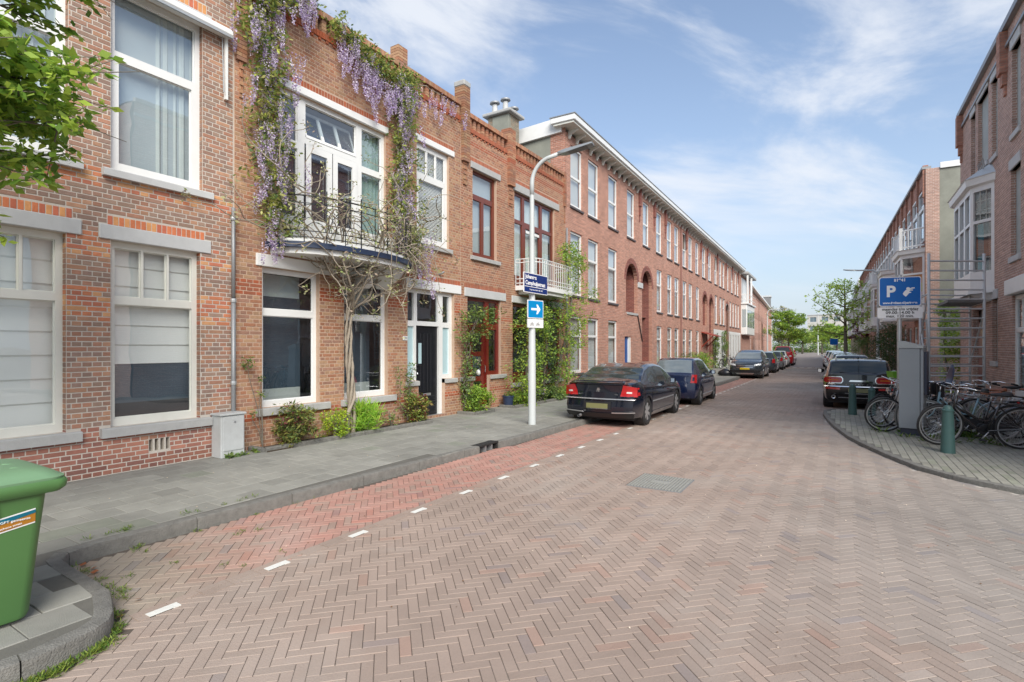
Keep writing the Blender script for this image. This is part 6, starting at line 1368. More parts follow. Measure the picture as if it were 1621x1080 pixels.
for i, (lab, x_, y_, h_) in enumerate((('dark conifer in front of the right row, behind the lamp post', 2.3, 38, 2.7), ('second dark conifer on the right pavement, behind the parking sign post', 2.5, 34.5, 2.9), ('green bush in front of the far right houses', 1.6, 52, 2.4))):
    shrub(lab, (x_, y_, .1), .85, h_, 'leaf_dark' if i < 2 else 'leaf_green', GC, 130, .13, seed=95+i, asp=.3, name='conifer' if i < 2 else 'shrub', cat='conifer' if i < 2 else 'shrub')
# hedge and greenery closing the street
hd = []; g_ = random.Random(31)
for i in range(800): hd.append((g_.uniform(-34, 16), 178+g_.gauss(0, 1.5), abs(g_.gauss(.9, 1.3))))
leaves('hedge', hd, 18, (1.2, .8, .7), .5, MAT['leaf_green'], None, cols=GC, seed=33, kind='stuff', label='distant green planting at the end of the street', cat='hedge')
# greenery between the two right-hand houses
climber('yellow-green forsythia-like climber on poles beside the grey gable', 0, [(3.35, 24.9, .1), (3.3, 25, 1.5), (3.3, 25.2, 2.6), (3.3, 25.3, 3.4)], [.3, .5, .9, .6], 'leaf_bright', 150, .09, 120, dep=.4)
wlr = thing('garden_wall', 'low brick garden wall between the right-hand houses', 'wall', (3.75, 24.3, 0)); MB().bbox(0, .22, 0, 4.7, 0, 1.9, .01).build('wall', mat_r, wlr); MB().bbox(-.03, .25, 0, 4.7, 1.9, 1.97, .01).build('coping', MAT['stone'], wlr)
# ---- overhanging tree at the left: trunk stands out of frame, boughs reach in
ot = thing('street_tree', 'broadleaf tree whose leafy boughs hang in at the top left corner', 'tree', (-5.75, -.55, .12))
g_ = random.Random(77); mb = MB(); base_ = Vector((0, 0, 0)); mb.tube([(0, 0, 0), (.03, .02, 1.2), (.0, .05, 2.4), (.05, .0, 4.2), (.1, .1, 6)], [.15, .125, .11, .08, .04], 10); pts = []
tg = []
for i in range(26): tg.append((g_.uniform(-.7, .4), 2.1+g_.uniform(-.5, .4), g_.uniform(3.6, 5.3)))
for i in range(9): tg.append((g_.uniform(-2.6, 2.2), g_.uniform(-2.2, 1.0), g_.uniform(3.0, 6.2)))
tg += [(-.25, 2.25, 3.3), (.1, 2.35, 3.5), (.1, 2.45, 4.0), (-.5, 1.9, 2.9)]
for (x_, y_, z_) in tg:
    s0_ = Vector((0, .02, min(z_*.7, 3.9))); e = Vector((x_, y_, z_)); m1 = s0_.lerp(e, .5)+Vector((0, 0, .35)); q = []
    for j in range(11): u = j/10; q.append(s0_*(1-u)**2+m1*2*u*(1-u)+e*u*u+Vector((g_.gauss(0, .015), g_.gauss(0, .015), g_.gauss(0, .015))))
    mb.tube(q, [.028*(1-u/10*.85) for u in range(11)], 6)
    for j in range(4, 11):
        for k in range(3):
            d = Vector((g_.gauss(0, .32), g_.gauss(0, .26), g_.gauss(-.05, .13))); t2 = q[j]+d; mb.tube([q[j], t2], [.007, .003], 4)
            for u in (.35, .6, .85, 1.0): pts.append(tuple(q[j].lerp(t2, u)))
mb.build('trunk', MAT['bark'], ot, smooth=True)
pts = [p for p in pts if not (p[1] > 2.6)]
leaves('crown', pts, 7, .06, .10, MAT['leaf_bright'], ot, cols=((.75, .9, .7), (1, 1, 1), (1.25, 1.2, .9), (.45, .6, .5)), seed=78, droop=.35, aspect=.5)
# ---- weeds along the kerb corner and bed edges
wp = []; g_ = random.Random(13)
for i in range(70):
    t_ = g_.random(); y = .95+t_*.65; wp.append((kx(y)+.03+abs(g_.gauss(0, .03)), y, .01))
for i in range(22): wp.append((-4.2-g_.random()*.95, 1.72+g_.gauss(0, .03), .01))
for i in range(14): wp.append((-5.2+g_.gauss(0, .03), 1.95+g_.random()*2.5, .005))
for i in range(9): wp.append((-5.05+g_.random()*1.0, 1.9+g_.random()*1.2, .0))
for i in range(14): wp.append((-5.4+g_.gauss(0, .02), 1.9+g_.random()*1.6, .125))
leaves('weeds', wp, 16, (.04, .04, .008), .036, MAT['grassy'], None, cols=((1, 1, 1), (1.3, 1.1, .8), (.7, .9, .6), (1.5, 1.2, .9)), seed=14, droop=-.6, aspect=.16, kind='stuff', label='small weeds and grass along the kerb corner by the green bin', cat='weeds')
wp = [(g_.uniform(2.6, 3.5), g_.uniform(15.5, 19), .06) for i in range(60)]+[(g_.uniform(.6, 2.5), g_.uniform(12, 14), .06) for i in range(40)]
leaves('weeds', wp, 20, (.12, .12, .04), .13, MAT['grassy'], None, cols=GC, seed=15, droop=-.6, aspect=.14, kind='stuff', label='grassy weeds under the bicycles and along the right house wall', cat='weeds')
leaves('cabinet_weeds', [(-7.6, 4.45, .13), (-7.62, 4.62, .13), (-7.65, 4.9, .14)], 40, (.06, .07, .02), .07, MAT['leaf_green'], None, cols=GC, seed=16, droop=-.4, kind='stuff', label='little weeds at the foot of the grey cabinet', cat='weeds')
# ================================================================ cars
def paint(name, col, rough=.18, metal=.25): return mat(name, col, rough, metal=metal, var=.03, coat=1.0, spec=.5)
mat('car_glass', (.03, .04, .04), .05, var=.02, spec=.5, coat=.25); mat('car_glass_light', (.16, .19, .2), .05, var=.25, vscale=1.5, spec=.9, coat=1.0); mat('tail_red', (.42, .012, .015), .12, var=.1, vscale=20, coat=.8); mat('tail_clear', (.6, .58, .55), .15, coat=.8); mat('trim_black', (.015, .015, .017), .45); mat('plate_yellow', (.62, .46, .02), .4); mat('plate_dim', (.17, .17, .07), .5); mat('lamp_clear', (.55, .58, .6), .08, var=.3, vscale=15, coat=1); mat('orange_lens', (.6, .14, .01), .2)
def lerp_tab(tab, x):
    if x <= tab[0][0]: return tab[0][1]
    for (a, b), (c, d) in zip(tab, tab[1:]):
        if x <= c: t_ = (x-a)/(c-a); t_ = t_*t_*(3-2*t_)*.5+t_*.5; return b+(d-b)*t_
    return tab[-1][1]
def car(label, loc, rz, L_, Wd, Ht, top, belt, wheels, m, glass='car_glass', tumble=.36, rear_prof=None, front_prof=None, side=None, windows=(), wr=.31, rim='silver', spokes=6, group=None, name='parked_car', detail=True, scale=.94, rear_glass=None, front_glass=None, low=.2, plan=.1, cat='car', roofm=None, gside=None):
    """x runs from the tail (0) to the nose (L)"""
    root = thing(name, label, cat, loc, rz, group); root.scale = (scale,)*3
    hw = Wd/2; K = 66; xs = sorted(set([L_*i/K for i in range(K+1)]+[q for w in windows for q in w[:2]]+[w+s*wr*1.12 for w in wheels for s in (-1, -.92, -.7, -.35, 0, .35, .7, .92, 1)]+([rear_glass[0], rear_glass[1]] if rear_glass else [])+([front_glass[0], front_glass[1]] if front_glass else [])))
    T = lambda x: sum(lerp_tab(top, x+d) for d in (-.05, 0, .05))/3
    B = lambda x: lerp_tab(belt, x)
    def wide(x): # plan taper of the ends
        e = min(x, L_-x); return hw*(1-.10*max(0, 1-e/.75)**2)
    rp = rear_prof or [(.2, .1), (.35, .0), (.6, .0), (.7, .08), (1.2, .12)]; fp = front_prof or [(.2, .12), (.35, .0), (.6, .03), (.75, .12), (1.2, .3)]
    def shift(x, y, z):
        k = max(0, 1-x/.8)**1.5; k2 = max(0, 1-(L_-x)/.8)**1.5; yy = min(1, abs(y)/hw)
        return x+k*(lerp_tab(rp, z)+plan*yy**2+.10*max(0, yy-.8)**1*3)-k2*(lerp_tab(fp, z)+plan*1.6*yy**2+.12*max(0, yy-.75)*3)
    def low_z(x):
        z = low+ (.03 if x < .5 or x > L_-.5 else 0)
        for w in wheels:
            d = abs(x-w)
            if d < wr*1.12: z = max(z, wr+math.sqrt(max(0, (wr*1.12)**2-d*d)))
        return z
    def section(x):
        w = wide(x); b = B(x); t_ = T(x); lz = low_z(x); bw = w-.045; gh = max(.0, t_-b)
        rw = bw-.02-tumble*gh*min(1, gh/.2) if gh > .02 else bw-.03; rw = max(rw, .3)
        edge = t_-.05*min(1, gh/.3)-(.02 if gh < .2 else 0)
        z1 = max(.32, lz+.005); z2 = max(.5, lz+.01); z3 = max((b-.12), lz+.02)
        P = [(w-.05, lz), (w-.015, z1), (w, z2), (w-.004, z3), (bw, max(b-.01, lz+.03)), (bw-.012, max(b+.012, lz+.035))]
        g0 = P[-1]; g1 = (rw, max(edge, g0[1]+.002))
        P += [(g0[0]+(g1[0]-g0[0])*.07, g0[1]+(g1[1]-g0[1])*.07), (g0[0]+(g1[0]-g0[0])*.5+.012*min(1, gh), g0[1]+(g1[1]-g0[1])*.5), (g0[0]+(g1[0]-g0[0])*.90, g0[1]+(g1[1]-g0[1])*.90), g1]
        P += [(rw*.93, t_-.018), (rw*.75, t_-.006), (rw*.4, t_), (0, t_+.004)]
        return P
    secs = [section(x) for x in xs]; n = len(secs[0])
    body = MB(); gl = {}; roof_ = MB()
    for sgn in (1, -1):
        V3 = [[(shift(x, p[0], p[1]), sgn*p[0], p[1]) for p in s_] for x, s_ in zip(xs, secs)]
        for i in range(len(xs)-1):
            xm = (xs[i]+xs[i+1])/2; gh = T(xm)-B(xm)
            for j in range(n-1):
                q = [V3[i][j], V3[i+1][j], V3[i+1][j+1], V3[i][j+1]]
                if sgn < 0: q = q[::-1]
                tgt = body
                if 6 <= j <= 7 and gh > .1:
                    for k, w in enumerate(windows):
                        if w[0] < xm < w[1]: tgt = gl.setdefault(('side_window', k, sgn), MB())
                    if tgt is body and any(abs(xm-e) < .12 for w in windows for e in w[:2]) and min(w[0] for w in windows) < xm < max(w[1] for w in windows): tgt = gl.setdefault(('window_pillar', 0, sgn), MB())
                if j >= 10:
                    if rear_glass and rear_glass[0] < xm < rear_glass[1]: tgt = gl.setdefault(('rear_window', 0, 0), MB())
                    if front_glass and front_glass[0] < xm < front_glass[1]: tgt = gl.setdefault(('windscreen', 0, 0), MB())
                    if roofm and tgt is body and rear_glass[1] <= xm <= front_glass[0]: tgt = roof_
                tgt.quad(*q)
        # end caps
    for xi, idx in ((0, 0), (-1, len(xs)-1)):
        x = xs[idx]; s_ = secs[idx]; cols_ = [-1, -.92, -.8, -.6, -.3, 0, .3, .6, .8, .92, 1]
        for j in range(n-1):
            for a, b in zip(cols_, cols_[1:]):
                pt_ = lambda c, p: (shift(x, abs(c*p[0]), p[1]), c*p[0], p[1])
                body.quad(pt_(a, s_[j]), pt_(b, s_[j]), pt_(b, s_[j+1]), pt_(a, s_[j+1]))
    def weld(mb, nm, mt, par=root, lab=None):
        o = mb.build(nm, MAT[mt], par, smooth=False); bm_ = __import__('bmesh').new(); bm_.from_mesh(o.data); __import__('bmesh').ops.remove_doubles(bm_, verts=bm_.verts, dist=.0004); __import__('bmesh').ops.recalc_face_normals(bm_, faces=bm_.faces); bm_.to_mesh(o.data); bm_.free(); autosm(o, 38); return o
    bo_ = weld(body, 'body', m)
    if roof_.v: weld(roof_, 'roof_panel', roofm)
    for (k, i, s_), mb in gl.items(): weld(mb, k, ('trim_black' if k == 'window_pillar' else (gside or glass) if k == 'side_window' else glass))
    # underside and arches
    MB().box(.35, L_-.35, -hw+.16, hw-.16, .16, .42).build('underbody', MAT['trim_black'], root)
    for w in wheels: MB().lathe([(0, -hw+.04), (wr*1.1, -hw+.04), (wr*1.1, -hw+.28), (0, -hw+.28)], 20, (w, 0, wr), 'y').build('wheel_arch', MAT['trim_black'], root); MB().lathe([(0, hw-.28), (wr*1.1, hw-.28), (wr*1.1, hw-.04), (0, hw-.04)], 20, (w, 0, wr), 'y').build('wheel_arch', MAT['trim_black'], root)
    wm = None
    for w in wheels:
        for sgn in (1, -1):
            if wm is None:
                ty = MB(); ty.lathe([(wr*.62, -.09), (wr*.9, -.1), (wr*.985, -.08), (wr, -.03), (wr, .03), (wr*.985, .08), (wr*.9, .1), (wr*.66, .095), (wr*.62, .06)], 28, axis='y'); tm = ty.mesh('tyre', MAT['rubber'], True)
                rb = MB(); rb.lathe([(wr*.66, .09), (wr*.62, .06), (wr*.6, .0), (wr*.56, -.02)], 28, axis='y'); rb.lathe([(wr*.16, .07), (wr*.14, .075), (.0, .08)], 14, axis='y')
                for k in range(spokes):
                    a = 2*math.pi*k/spokes; ca, sa = math.cos(a), math.sin(a); w0, w1 = wr*.10, wr*.15
                    P = lambda r_, t_, y_: (ca*r_-sa*t_, y_, sa*r_+ca*t_)
                    rb.loft([[P(wr*.1, -w0, .045), P(wr*.1, w0, .045), P(wr*.1, w0, .075), P(wr*.1, -w0, .075)], [P(wr*.63, -w1, .045), P(wr*.63, w1, .045), P(wr*.63, w1*.8, .082), P(wr*.63, -w1*.8, .082)]])
                rmm = rb.mesh('rim', MAT[rim]); hb = MB().lathe([(0, -.01), (wr*.6, -.01), (wr*.6, -.03), (0, -.03)], 20, axis='y').mesh('brake_disc', MAT['trim_black']); wm = 1
            wo = bpy.data.objects.new('wheel', tm); C.objects.link(wo); wo.parent = root; wo.location = (w, sgn*(hw-.115), wr); wo.rotation_euler = (0, 0, 0 if sgn > 0 else math.pi)
            for nm_, me_ in (('rim', rmm), ('brake_disc', hb)): r_ = bpy.data.objects.new(nm_, me_); C.objects.link(r_); r_.parent = wo
    # tools for patches on the tail and nose
    def patch(nm, quad4, mt, end='rear', off=.006, th=.02, nu=8, nv=3, par=root, round_=0):
        mb = MB(); G = []
        x0 = 0 if end == 'rear' else L_; sg = -1 if end == 'rear' else 1
        for lay in (off, off-th):
            for v in range(nv+1):
                for u in range(nu+1):
                    a, b = u/nu, v/nv; y = (quad4[0][0]*(1-a)+quad4[1][0]*a)*(1-b)+(quad4[3][0]*(1-a)+quad4[2][0]*a)*b; z = (quad4[0][1]*(1-a)+quad4[1][1]*a)*(1-b)+(quad4[3][1]*(1-a)+quad4[2][1]*a)*b
                    if round_: e = abs(a-.5)*2; z = z+((quad4[0][1]+quad4[3][1])/2-z)*(max(0, e-.8)/.2)**2*.6
                    G.append((shift(x0, abs(y), z)+sg*lay, y, z))
        mb.v = G; N_ = (nu+1)*(nv+1)
        for v in range(nv):
            for u in range(nu):
                k = v*(nu+1)+u; mb.f.append((k, k+1, k+nu+2, k+nu+1)); mb.c.append((1, 1, 1)); mb.f.append((N_+k, N_+k+nu+1, N_+k+nu+2, N_+k+1)); mb.c.append((1, 1, 1))
        rim_ = [u for u in range(nu+1)]+[v*(nu+1)+nu for v in range(1, nv+1)]+[nv*(nu+1)+u for u in range(nu-1, -1, -1)]+[v*(nu+1) for v in range(nv-1, 0, -1)]
        for a, b in zip(rim_, rim_[1:]+rim_[:1]): mb.f.append((a, N_+a, N_+b, b)); mb.c.append((1, 1, 1))
        return mb.build(nm, MAT[mt], par, smooth='auto')
    def sidepatch(nm, x0, x1, z0, z1, mt, sgn, off=.004, th=.012, n=10, zc=None):
        mb = MB(); rings = []
        for i in range(n+1):
            x = x0+(x1-x0)*i/n; w = wide(x); zz = [(z0, z1)] if zc is None else [(zc(x)-(z1-z0)/2, zc(x)+(z1-z0)/2)]
            za, zb = zz[0]
            def Y(z):
                b = B(x); pts = [(w-.05, .2), (w-.015, .32), (w, .5), (w-.004, b-.12), (w-.045, b-.01), (w-.057, b+.012)]
                for (p, q), (r_, t_) in zip(pts, pts[1:]):
                    if q <= z <= t_: return p+(r_-p)*(z-q)/(t_-q)
                return w
            rings.append([(shift(x, Y(za), za), sgn*(Y(za)-th), za), (shift(x, Y(za), za), sgn*(Y(za)+off), za), (shift(x, Y(zb), zb), sgn*(Y(zb)+off), zb), (shift(x, Y(zb), zb), sgn*(Y(zb)-th), zb)])
        return mb.loft(rings, caps=True).build(nm, MAT[mt], root, smooth='auto')
    root_tools = dict(root=root, patch=patch, sidepatch=sidepatch, shift=shift, T=T, B=B, wide=wide, hw=hw, L=L_)
    # door seams, handles, mirrors
    if detail:
        for w in windows:
            for sgn in (1, -1):
                xh = w[0]+.12
                sidepatch('door_handle', xh, xh+.17, B(xh)-.13, B(xh)-.10, m, sgn, off=.025, n=3)
        for e in sorted({round(w[0]-.03, 2) for w in windows}|{round(windows[-1][1]+.02, 2)}):
            for sgn in (1, -1): sidepatch('door_seam', e, e+.008, max(.34, low_z(e)+.02), B(e)-.02, 'trim_black', sgn, off=.0015, n=1)
    for sgn in (1, -1):
        xm = windows[-1][1]-.18; y = wide(xm)+.02; z = B(xm)+.08
        mb = MB(); mb.loft([[(xm+dx*.6, sgn*(y-.04+dy), z+dz*.6) for dx, dy, dz in ((-.05, 0, -.06), (.08, 0, -.05), (.08, 0, .06), (-.05, 0, .07))], [(xm+dx, sgn*(y+.05+dy), z+dz) for dx, dy, dz in ((-.07, 0, -.07), (.09, 0, -.05), (.08, 0, .06), (-.07, 0, .08))], [(xm+dx, sgn*(y+.15), z+dz) for dx, dz in ((-.06, -.06), (.04, -.04), (.03, .05), (-.06, .06))]], caps=True); mo = mb.build('wing_mirror', MAT[m], root, smooth='auto')
        MB().quad((xm-.073, sgn*(y+.05), z-.05), (xm-.073, sgn*(y+.14), z-.045), (xm-.073, sgn*(y+.14), z+.05), (xm-.073, sgn*(y+.05), z+.06)).build('mirror_glass', MAT['chrome'], mo)
    return root_tools
paint('navy_black', (.006, .009, .02)); paint('navy_blue', (.008, .016, .055)); paint('gloss_black', (.006, .006, .008)); paint('slate', (.035, .045, .055)); paint('mid_grey', (.16, .17, .18)); paint('pale_grey', (.42, .43, .44)); paint('bright_red', (.42, .015, .02)); paint('car_white', (.7, .7, .7), metal=0); paint('roof_grey', (.22, .23, .23))
# ---- dark saloon, seen from behind
top_s = [(0, 1.02), (.28, 1.06), (.62, 1.09), (.95, 1.22), (1.35, 1.36), (1.8, 1.435), (2.3, 1.445), (2.75, 1.40), (3.15, 1.26), (3.55, 1.02), (3.7, .955), (4.2, .87), (4.55, .74), (4.68, .66)]
bl_s = [(0, .98), (.6, .99), (1.5, .95), (2.6, .90), (3.5, .86), (4.2, .78), (4.68, .62)]
rp = [(.2, .12), (.34, .02), (.42, -.01), (.60, 0), (.66, .02), (.70, .09), (.85, .10), (.97, .07), (1.03, .02), (1.06, .12), (1.2, .2)]
SX, SY = -4.42, 10.75
c_ = car('black four-door saloon with red wedge tail lamps, parked nearest on the left', (-4.48, 10.75, 0), R(90.5), 4.68, 1.81, 1.44, top_s, bl_s, (.98, 3.70), 'navy_black', windows=((1.28, 2.0), (2.06, 2.98)), rear_prof=rp, rear_glass=(.66, 1.42), front_glass=(2.78, 3.52), spokes=7, glass='car_glass', wr=.325, plan=.09)
P_, SP, rt = c_['patch'], c_['sidepatch'], c_['root']
for s in (1, -1):
    tl = P_('tail_lamp', [(s*.52, .73), (s*.885, .72), (s*.875, .93), (s*.60, .985)], 'tail_red', off=.03, th=.06); P_('reversing_lens', [(s*.66, .80), (s*.78, .795), (s*.78, .835), (s*.67, .84)], 'tail_clear', off=.034, th=.02)
    SP('tail_lamp_side', .02, .33, .74, .92, 'tail_red', s, off=.008)
    SP('side_moulding', 1.35, 3.25, .53, .56, 'silver', s, off=.012); SP('sill_strip', 1.35, 3.3, .26, .30, 'navy_black', s, off=.015); P_('bumper_strip', [(s*.35, .34), (s*.86, .36), (s*.86, .385), (s*.35, .365)], 'silver', off=.03)
P_('bumper_ledge', [(-.86, .655), (.86, .655), (.86, .675), (-.86, .675)], 'silver', off=.03, th=.06, nu=14); P_('boot_panel', [(-.5, .73), (.5, .73), (.57, .975), (-.57, .975)], 'navy_black', off=.012, nu=10)
P_('boot_spoiler', [(-.60, 1.035), (.60, 1.035), (.58, 1.075), (-.58, 1.075)], 'navy_black', off=.05, th=.16, nu=12); P_('boot_seam', [(-.58, .70), (.58, .70), (.58, .708), (-.58, .708)], 'trim_black', off=.012)
P_('plate_recess', [(-.33, .43), (.33, .43), (.33, .60), (-.33, .60)], 'trim_black', off=.02, th=.03); P_('number_plate', [(-.26, .45), (.26, .45), (.26, .56), (-.26, .56)], 'plate_dim', off=.03); P_('plate_chrome', [(-.26, .437), (.26, .437), (.26, .447), (-.26, .447)], 'chrome', off=.034)
P_('lower_bumper', [(-.8, .23), (.8, .23), (.84, .34), (-.84, .34)], 'trim_black', off=.01, nu=12)
for y_ in (.42,): MB().lathe([(.03, -.12), (.035, 0), (.028, .0)], 12, (.02, y_, .26), 'x').build('exhaust', MAT['silver'], rt)
# rampant animal badge drawn as small raised shapes, and boot lettering
lion = [(-.02, -.055), (.0, -.06), (.002, -.03), (.018, -.025), (.02, -.055), (.035, -.055), (.034, -.01), (.02, .015), (.03, .03), (.028, .05), (.008, .062), (-.012, .05), (-.03, .045), (-.04, .025), (-.028, .02), (-.012, .028), (-.03, .0), (-.04, -.005), (-.036, -.02), (-.015, -.012), (-.022, -.03)]
xr = c_['shift'](0, 0, .88)-.016
MB().prism([(y_*1.15, .88+z_*1.15) for y_, z_ in lion], xr-.004, xr+.004, 'x').build('badge', MAT['chrome'], rt)
text(None, 'PEUGEOT', .045, MAT['chrome'], rt, (xr+.012, .40, .755), (R(90), 0, R(-90)), name='badge_lettering', sx=1.15); text(None, '407', .05, MAT['chrome'], rt, (xr+.012, -.42, .755), (R(90), 0, R(-90)), name='badge_lettering', sx=1.2)
# ---- small blue hatchback
top_h = [(0, .98), (.06, 1.05), (.2, 1.22), (.42, 1.42), (.8, 1.49), (1.4, 1.50), (1.9, 1.46), (2.25, 1.32), (2.65, 1.06), (2.85, .98), (3.2, .92), (3.45, .76), (3.55, .62)]
bl_h = [(0, .93), (.8, .95), (2.0, .92), (2.8, .88), (3.3, .74), (3.55, .58)]
rph = [(.2, .08), (.35, 0), (.6, .0), (.75, .04), (.95, .05), (1.2, .18), (1.5, .4)]
h_ = car('small navy blue hatchback parked directly in front of the black saloon', (-4.30, 16.0, 0), R(91), 3.55, 1.63, 1.5, top_h, bl_h, (.62, 2.92), 'navy_blue', windows=((.72, 1.15), (1.2, 2.2)), rear_prof=rph, rear_glass=(.05, .50), front_glass=(1.98, 2.62), glass='car_glass_light', spokes=5, rim='zinc', wr=.30, gside='car_glass')
for s in (1, -1): h_['patch']('tail_lamp', [(s*.58, .72), (s*.76, .72), (s*.76, .98), (s*.62, .98)], 'tail_red', off=.03, th=.06, nu=4); h_['patch']('lamp_centre', [(s*.63, .79), (s*.70, .79), (s*.70, .9), (s*.65, .9)], 'navy_blue', off=.036, nu=2); h_['sidepatch']('sill_strip', .95, 2.55, .3, .34, 'silver', s, off=.012)
# ---- facing dark crossover
top_f = [(0, 1.0), (.12, 1.25), (.45, 1.58), (1.2, 1.66), (2.0, 1.65), (2.5, 1.52), (3.0, 1.22), (3.2, 1.10), (3.8, 1.02), (4.1, .92), (4.25, .78)]
bl_f = [(0, 1.02), (1.5, 1.03), (2.9, 1.0), (3.8, .88), (4.25, .72)]
fpf = [(.2, .16), (.35, .04), (.6, .0), (.75, .03), (.95, .10), (1.2, .3)]
def facing(label, loc, rz, m, plate='plate_yellow', **k):
    f_ = car(label, loc, rz, 4.25, 1.82, 1.66, top_f, bl_f, (.78, 3.36), m, windows=((.95, 1.6), (1.66, 2.7)), rear_glass=(.1, .42), front_glass=(2.42, 3.12), front_prof=fpf, glass='car_glass_light', wr=.34, gside='car_glass', **k)
    P_ = lambda *a, **kk: f_['patch'](*a, end='front', **kk)
    for s in (1, -1): P_('headlamp', [(s*.48, .74), (s*.84, .80), (s*.84, .90), (s*.5, .83)], 'lamp_clear', off=.02, th=.05); P_('fog_lamp', [(s*.55, .38), (s*.8, .40), (s*.8, .5), (s*.6, .48)], 'trim_black', off=.012)
    P_('grille', [(-.42, .66), (.42, .66), (.48, .82), (-.48, .82)], 'trim_black', off=.015); P_('grille_bar', [(-.46, .735), (.46, .735), (.46, .76), (-.46, .76)], 'chrome', off=.025); P_('grille_surround', [(-.44, .645), (.44, .645), (.44, .665), (-.44, .665)], 'chrome', off=.025)
    P_('number_plate', [(-.26, .53), (.26, .53), (.26, .64), (-.26, .64)], plate, off=.03); P_('skid_plate', [(-.42, .26), (.42, .26), (.5, .34), (-.5, .34)], 'silver', off=.02); P_('lower_grille', [(-.6, .36), (.6, .36), (.55, .5), (-.55, .5)], 'trim_black', off=.012)
    return f_
facing('dark grey crossover facing us with yellow number plate, parked on the left', (-4.42, 35.2, 0), R(-90), 'slate')
# ---- others down the street, generic hatch / estate / van shapes
def hatch(label, loc, rz, m, group=None, sc=.94, van=False):
    if van:
        tp = [(0, 1.1), (.08, 1.5), (.25, 1.78), (1, 1.82), (2.6, 1.80), (3.0, 1.6), (3.5, 1.2), (3.9, 1.08), (4.3, .9), (4.4, .75)]; bl = [(0, 1.05), (3.4, 1.02), (4.1, .85), (4.4, .7)]
        k = car(label, loc, rz, 4.4, 1.82, 1.82, tp, bl, (.8, 3.5), m, windows=((.55, 1.3), (1.38, 2.1), (2.18, 3.05)), rear_glass=(.03, .2), front_glass=(2.85, 3.45), group=group, scale=sc, detail=False, glass='car_glass')
    else:
        tp = [(0, 1.0), (.08, 1.1), (.3, 1.34), (.55, 1.46), (1.2, 1.50), (1.9, 1.49), (2.4, 1.36), (2.9, 1.08), (3.1, 1.0), (3.6, .92), (3.9, .78), (4.0, .65)]; bl = [(0, .98), (1.5, .95), (2.8, .9), (3.6, .8), (4.0, .62)]
        k = car(label, loc, rz, 4.0, 1.72, 1.5, tp, bl, (.7, 3.2), m, windows=((.8, 1.5), (1.56, 2.5)), rear_glass=(.06, .48), front_glass=(2.2, 2.82), group=group, scale=sc, detail=False, glass='car_glass', gside='car_glass', rear_prof=[(.2, .08), (.35, 0), (.6, .0), (.75, .05), (.95, .06), (1.2, .15), (1.5, .3)])
    P_ = k['patch']; zt = 1.0 if not van else 1.3
    for s in (1, -1): P_('tail_lamp', [(s*.62, .72), (s*.82, .72), (s*.8, zt), (s*.66, zt)], 'tail_red', off=.02, th=.05, nu=4); P_('headlamp', [(s*.5, .62), (s*.8, .66), (s*.8, .76), (s*.52, .72)], 'lamp_clear', end='front', off=.015, nu=4)
    P_('number_plate', [(-.26, .5), (.26, .5), (.26, .61), (-.26, .61)], 'plate_yellow', off=.02); P_('number_plate', [(-.26, .4), (.26, .4), (.26, .51), (-.26, .51)], 'plate_yellow', end='front', off=.02)
    return k['root']
GRP = 'cars parked along the left kerb'
hatch('dark grey hatchback with pale plate, just beyond the facing crossover', (-4.40, 38.6, 0), R(91), 'slate', GRP)
hatch('mid grey hatchback with its roof showing behind the dark grey one', (-4.42, 44.2, 0), R(91), 'mid_grey', GRP)
hatch('white hatchback squeezed between grey hatchback and red people carrier', (-4.5, 49.4, 0), R(91), 'car_white', GRP)
hatch('bright red people carrier standing taller than the cars beside it', (-4.5, 54.4, 0), R(91), 'bright_red', GRP, 1.0, True)
hatch('pale grey hatchback just past the red people carrier', (-4.75, 60.4, 0), R(92), 'pale_grey', GRP)
hatch('black hatchback on the left beyond the pale grey one', (-5.0, 66, 0), R(92.5), 'gloss_black', GRP)
hatch('white van-like car near the left street tree', (-5.4, 72, 0), R(93), 'car_white', GRP, 1.0, True)
hatch('second pale car beyond the white van-like car', (-5.8, 79, 0), R(93), 'pale_grey', GRP); hatch('small dark car at the far end of the left line', (-6.2, 85, 0), R(93.5), 'slate', GRP); hatch('last silver car of the left line', (-6.7, 92, 0), R(94), 'pale_grey', GRP)
GR2 = 'cars parked along the right kerb'
hatch('silver hatchback ahead of the black estate on the right', (.42, 26.5, 0), R(91), 'pale_grey', GR2); hatch('silver car with red lamp further up the right side', (.28, 32.3, 0), R(91.5), 'mid_grey', GR2); hatch('white car under the right street tree', (.15, 38.5, 0), R(92), 'car_white', GR2); hatch('pale grey car past the right street tree', (-.1, 45, 0), R(92), 'pale_grey', GR2); hatch('farthest pale car of the right line', (-.4, 52, 0), R(92.5), 'car_white', GR2)
# ---- black estate with pale roof, seen from behind on the right
top_m = [(0, .98), (.05, 1.06), (.18, 1.24), (.34, 1.38), (.6, 1.425), (1.6, 1.44), (2.4, 1.42), (2.75, 1.30), (3.1, 1.06), (3.3, .99), (3.8, .93), (4.1, .82), (4.25, .66)]
bl_m = [(0, .96), (1.5, .95), (2.9, .92), (3.8, .84), (4.25, .62)]
rpm = [(.2, .12), (.34, .02), (.5, -.02), (.62, .0), (.72, .03), (.90, .04), (1.0, .05), (1.2, .14), (1.45, .3)]
m_ = car('black estate car with oval red tail lamps parked at the right behind the bollards', (.44, 17.45, 0), R(90.5), 4.25, 1.80, 1.44, top_m, bl_m, (.72, 3.4), 'gloss_black', windows=((.62, 1.2), (1.26, 1.95), (2.0, 2.8)), rear_prof=rpm, rear_glass=(.05, .40), front_glass=(2.5, 3.05), tumble=.26, roofm='roof_grey', wr=.315, scale=.97, plan=.11)
P_, rt = m_['patch'], m_['root']
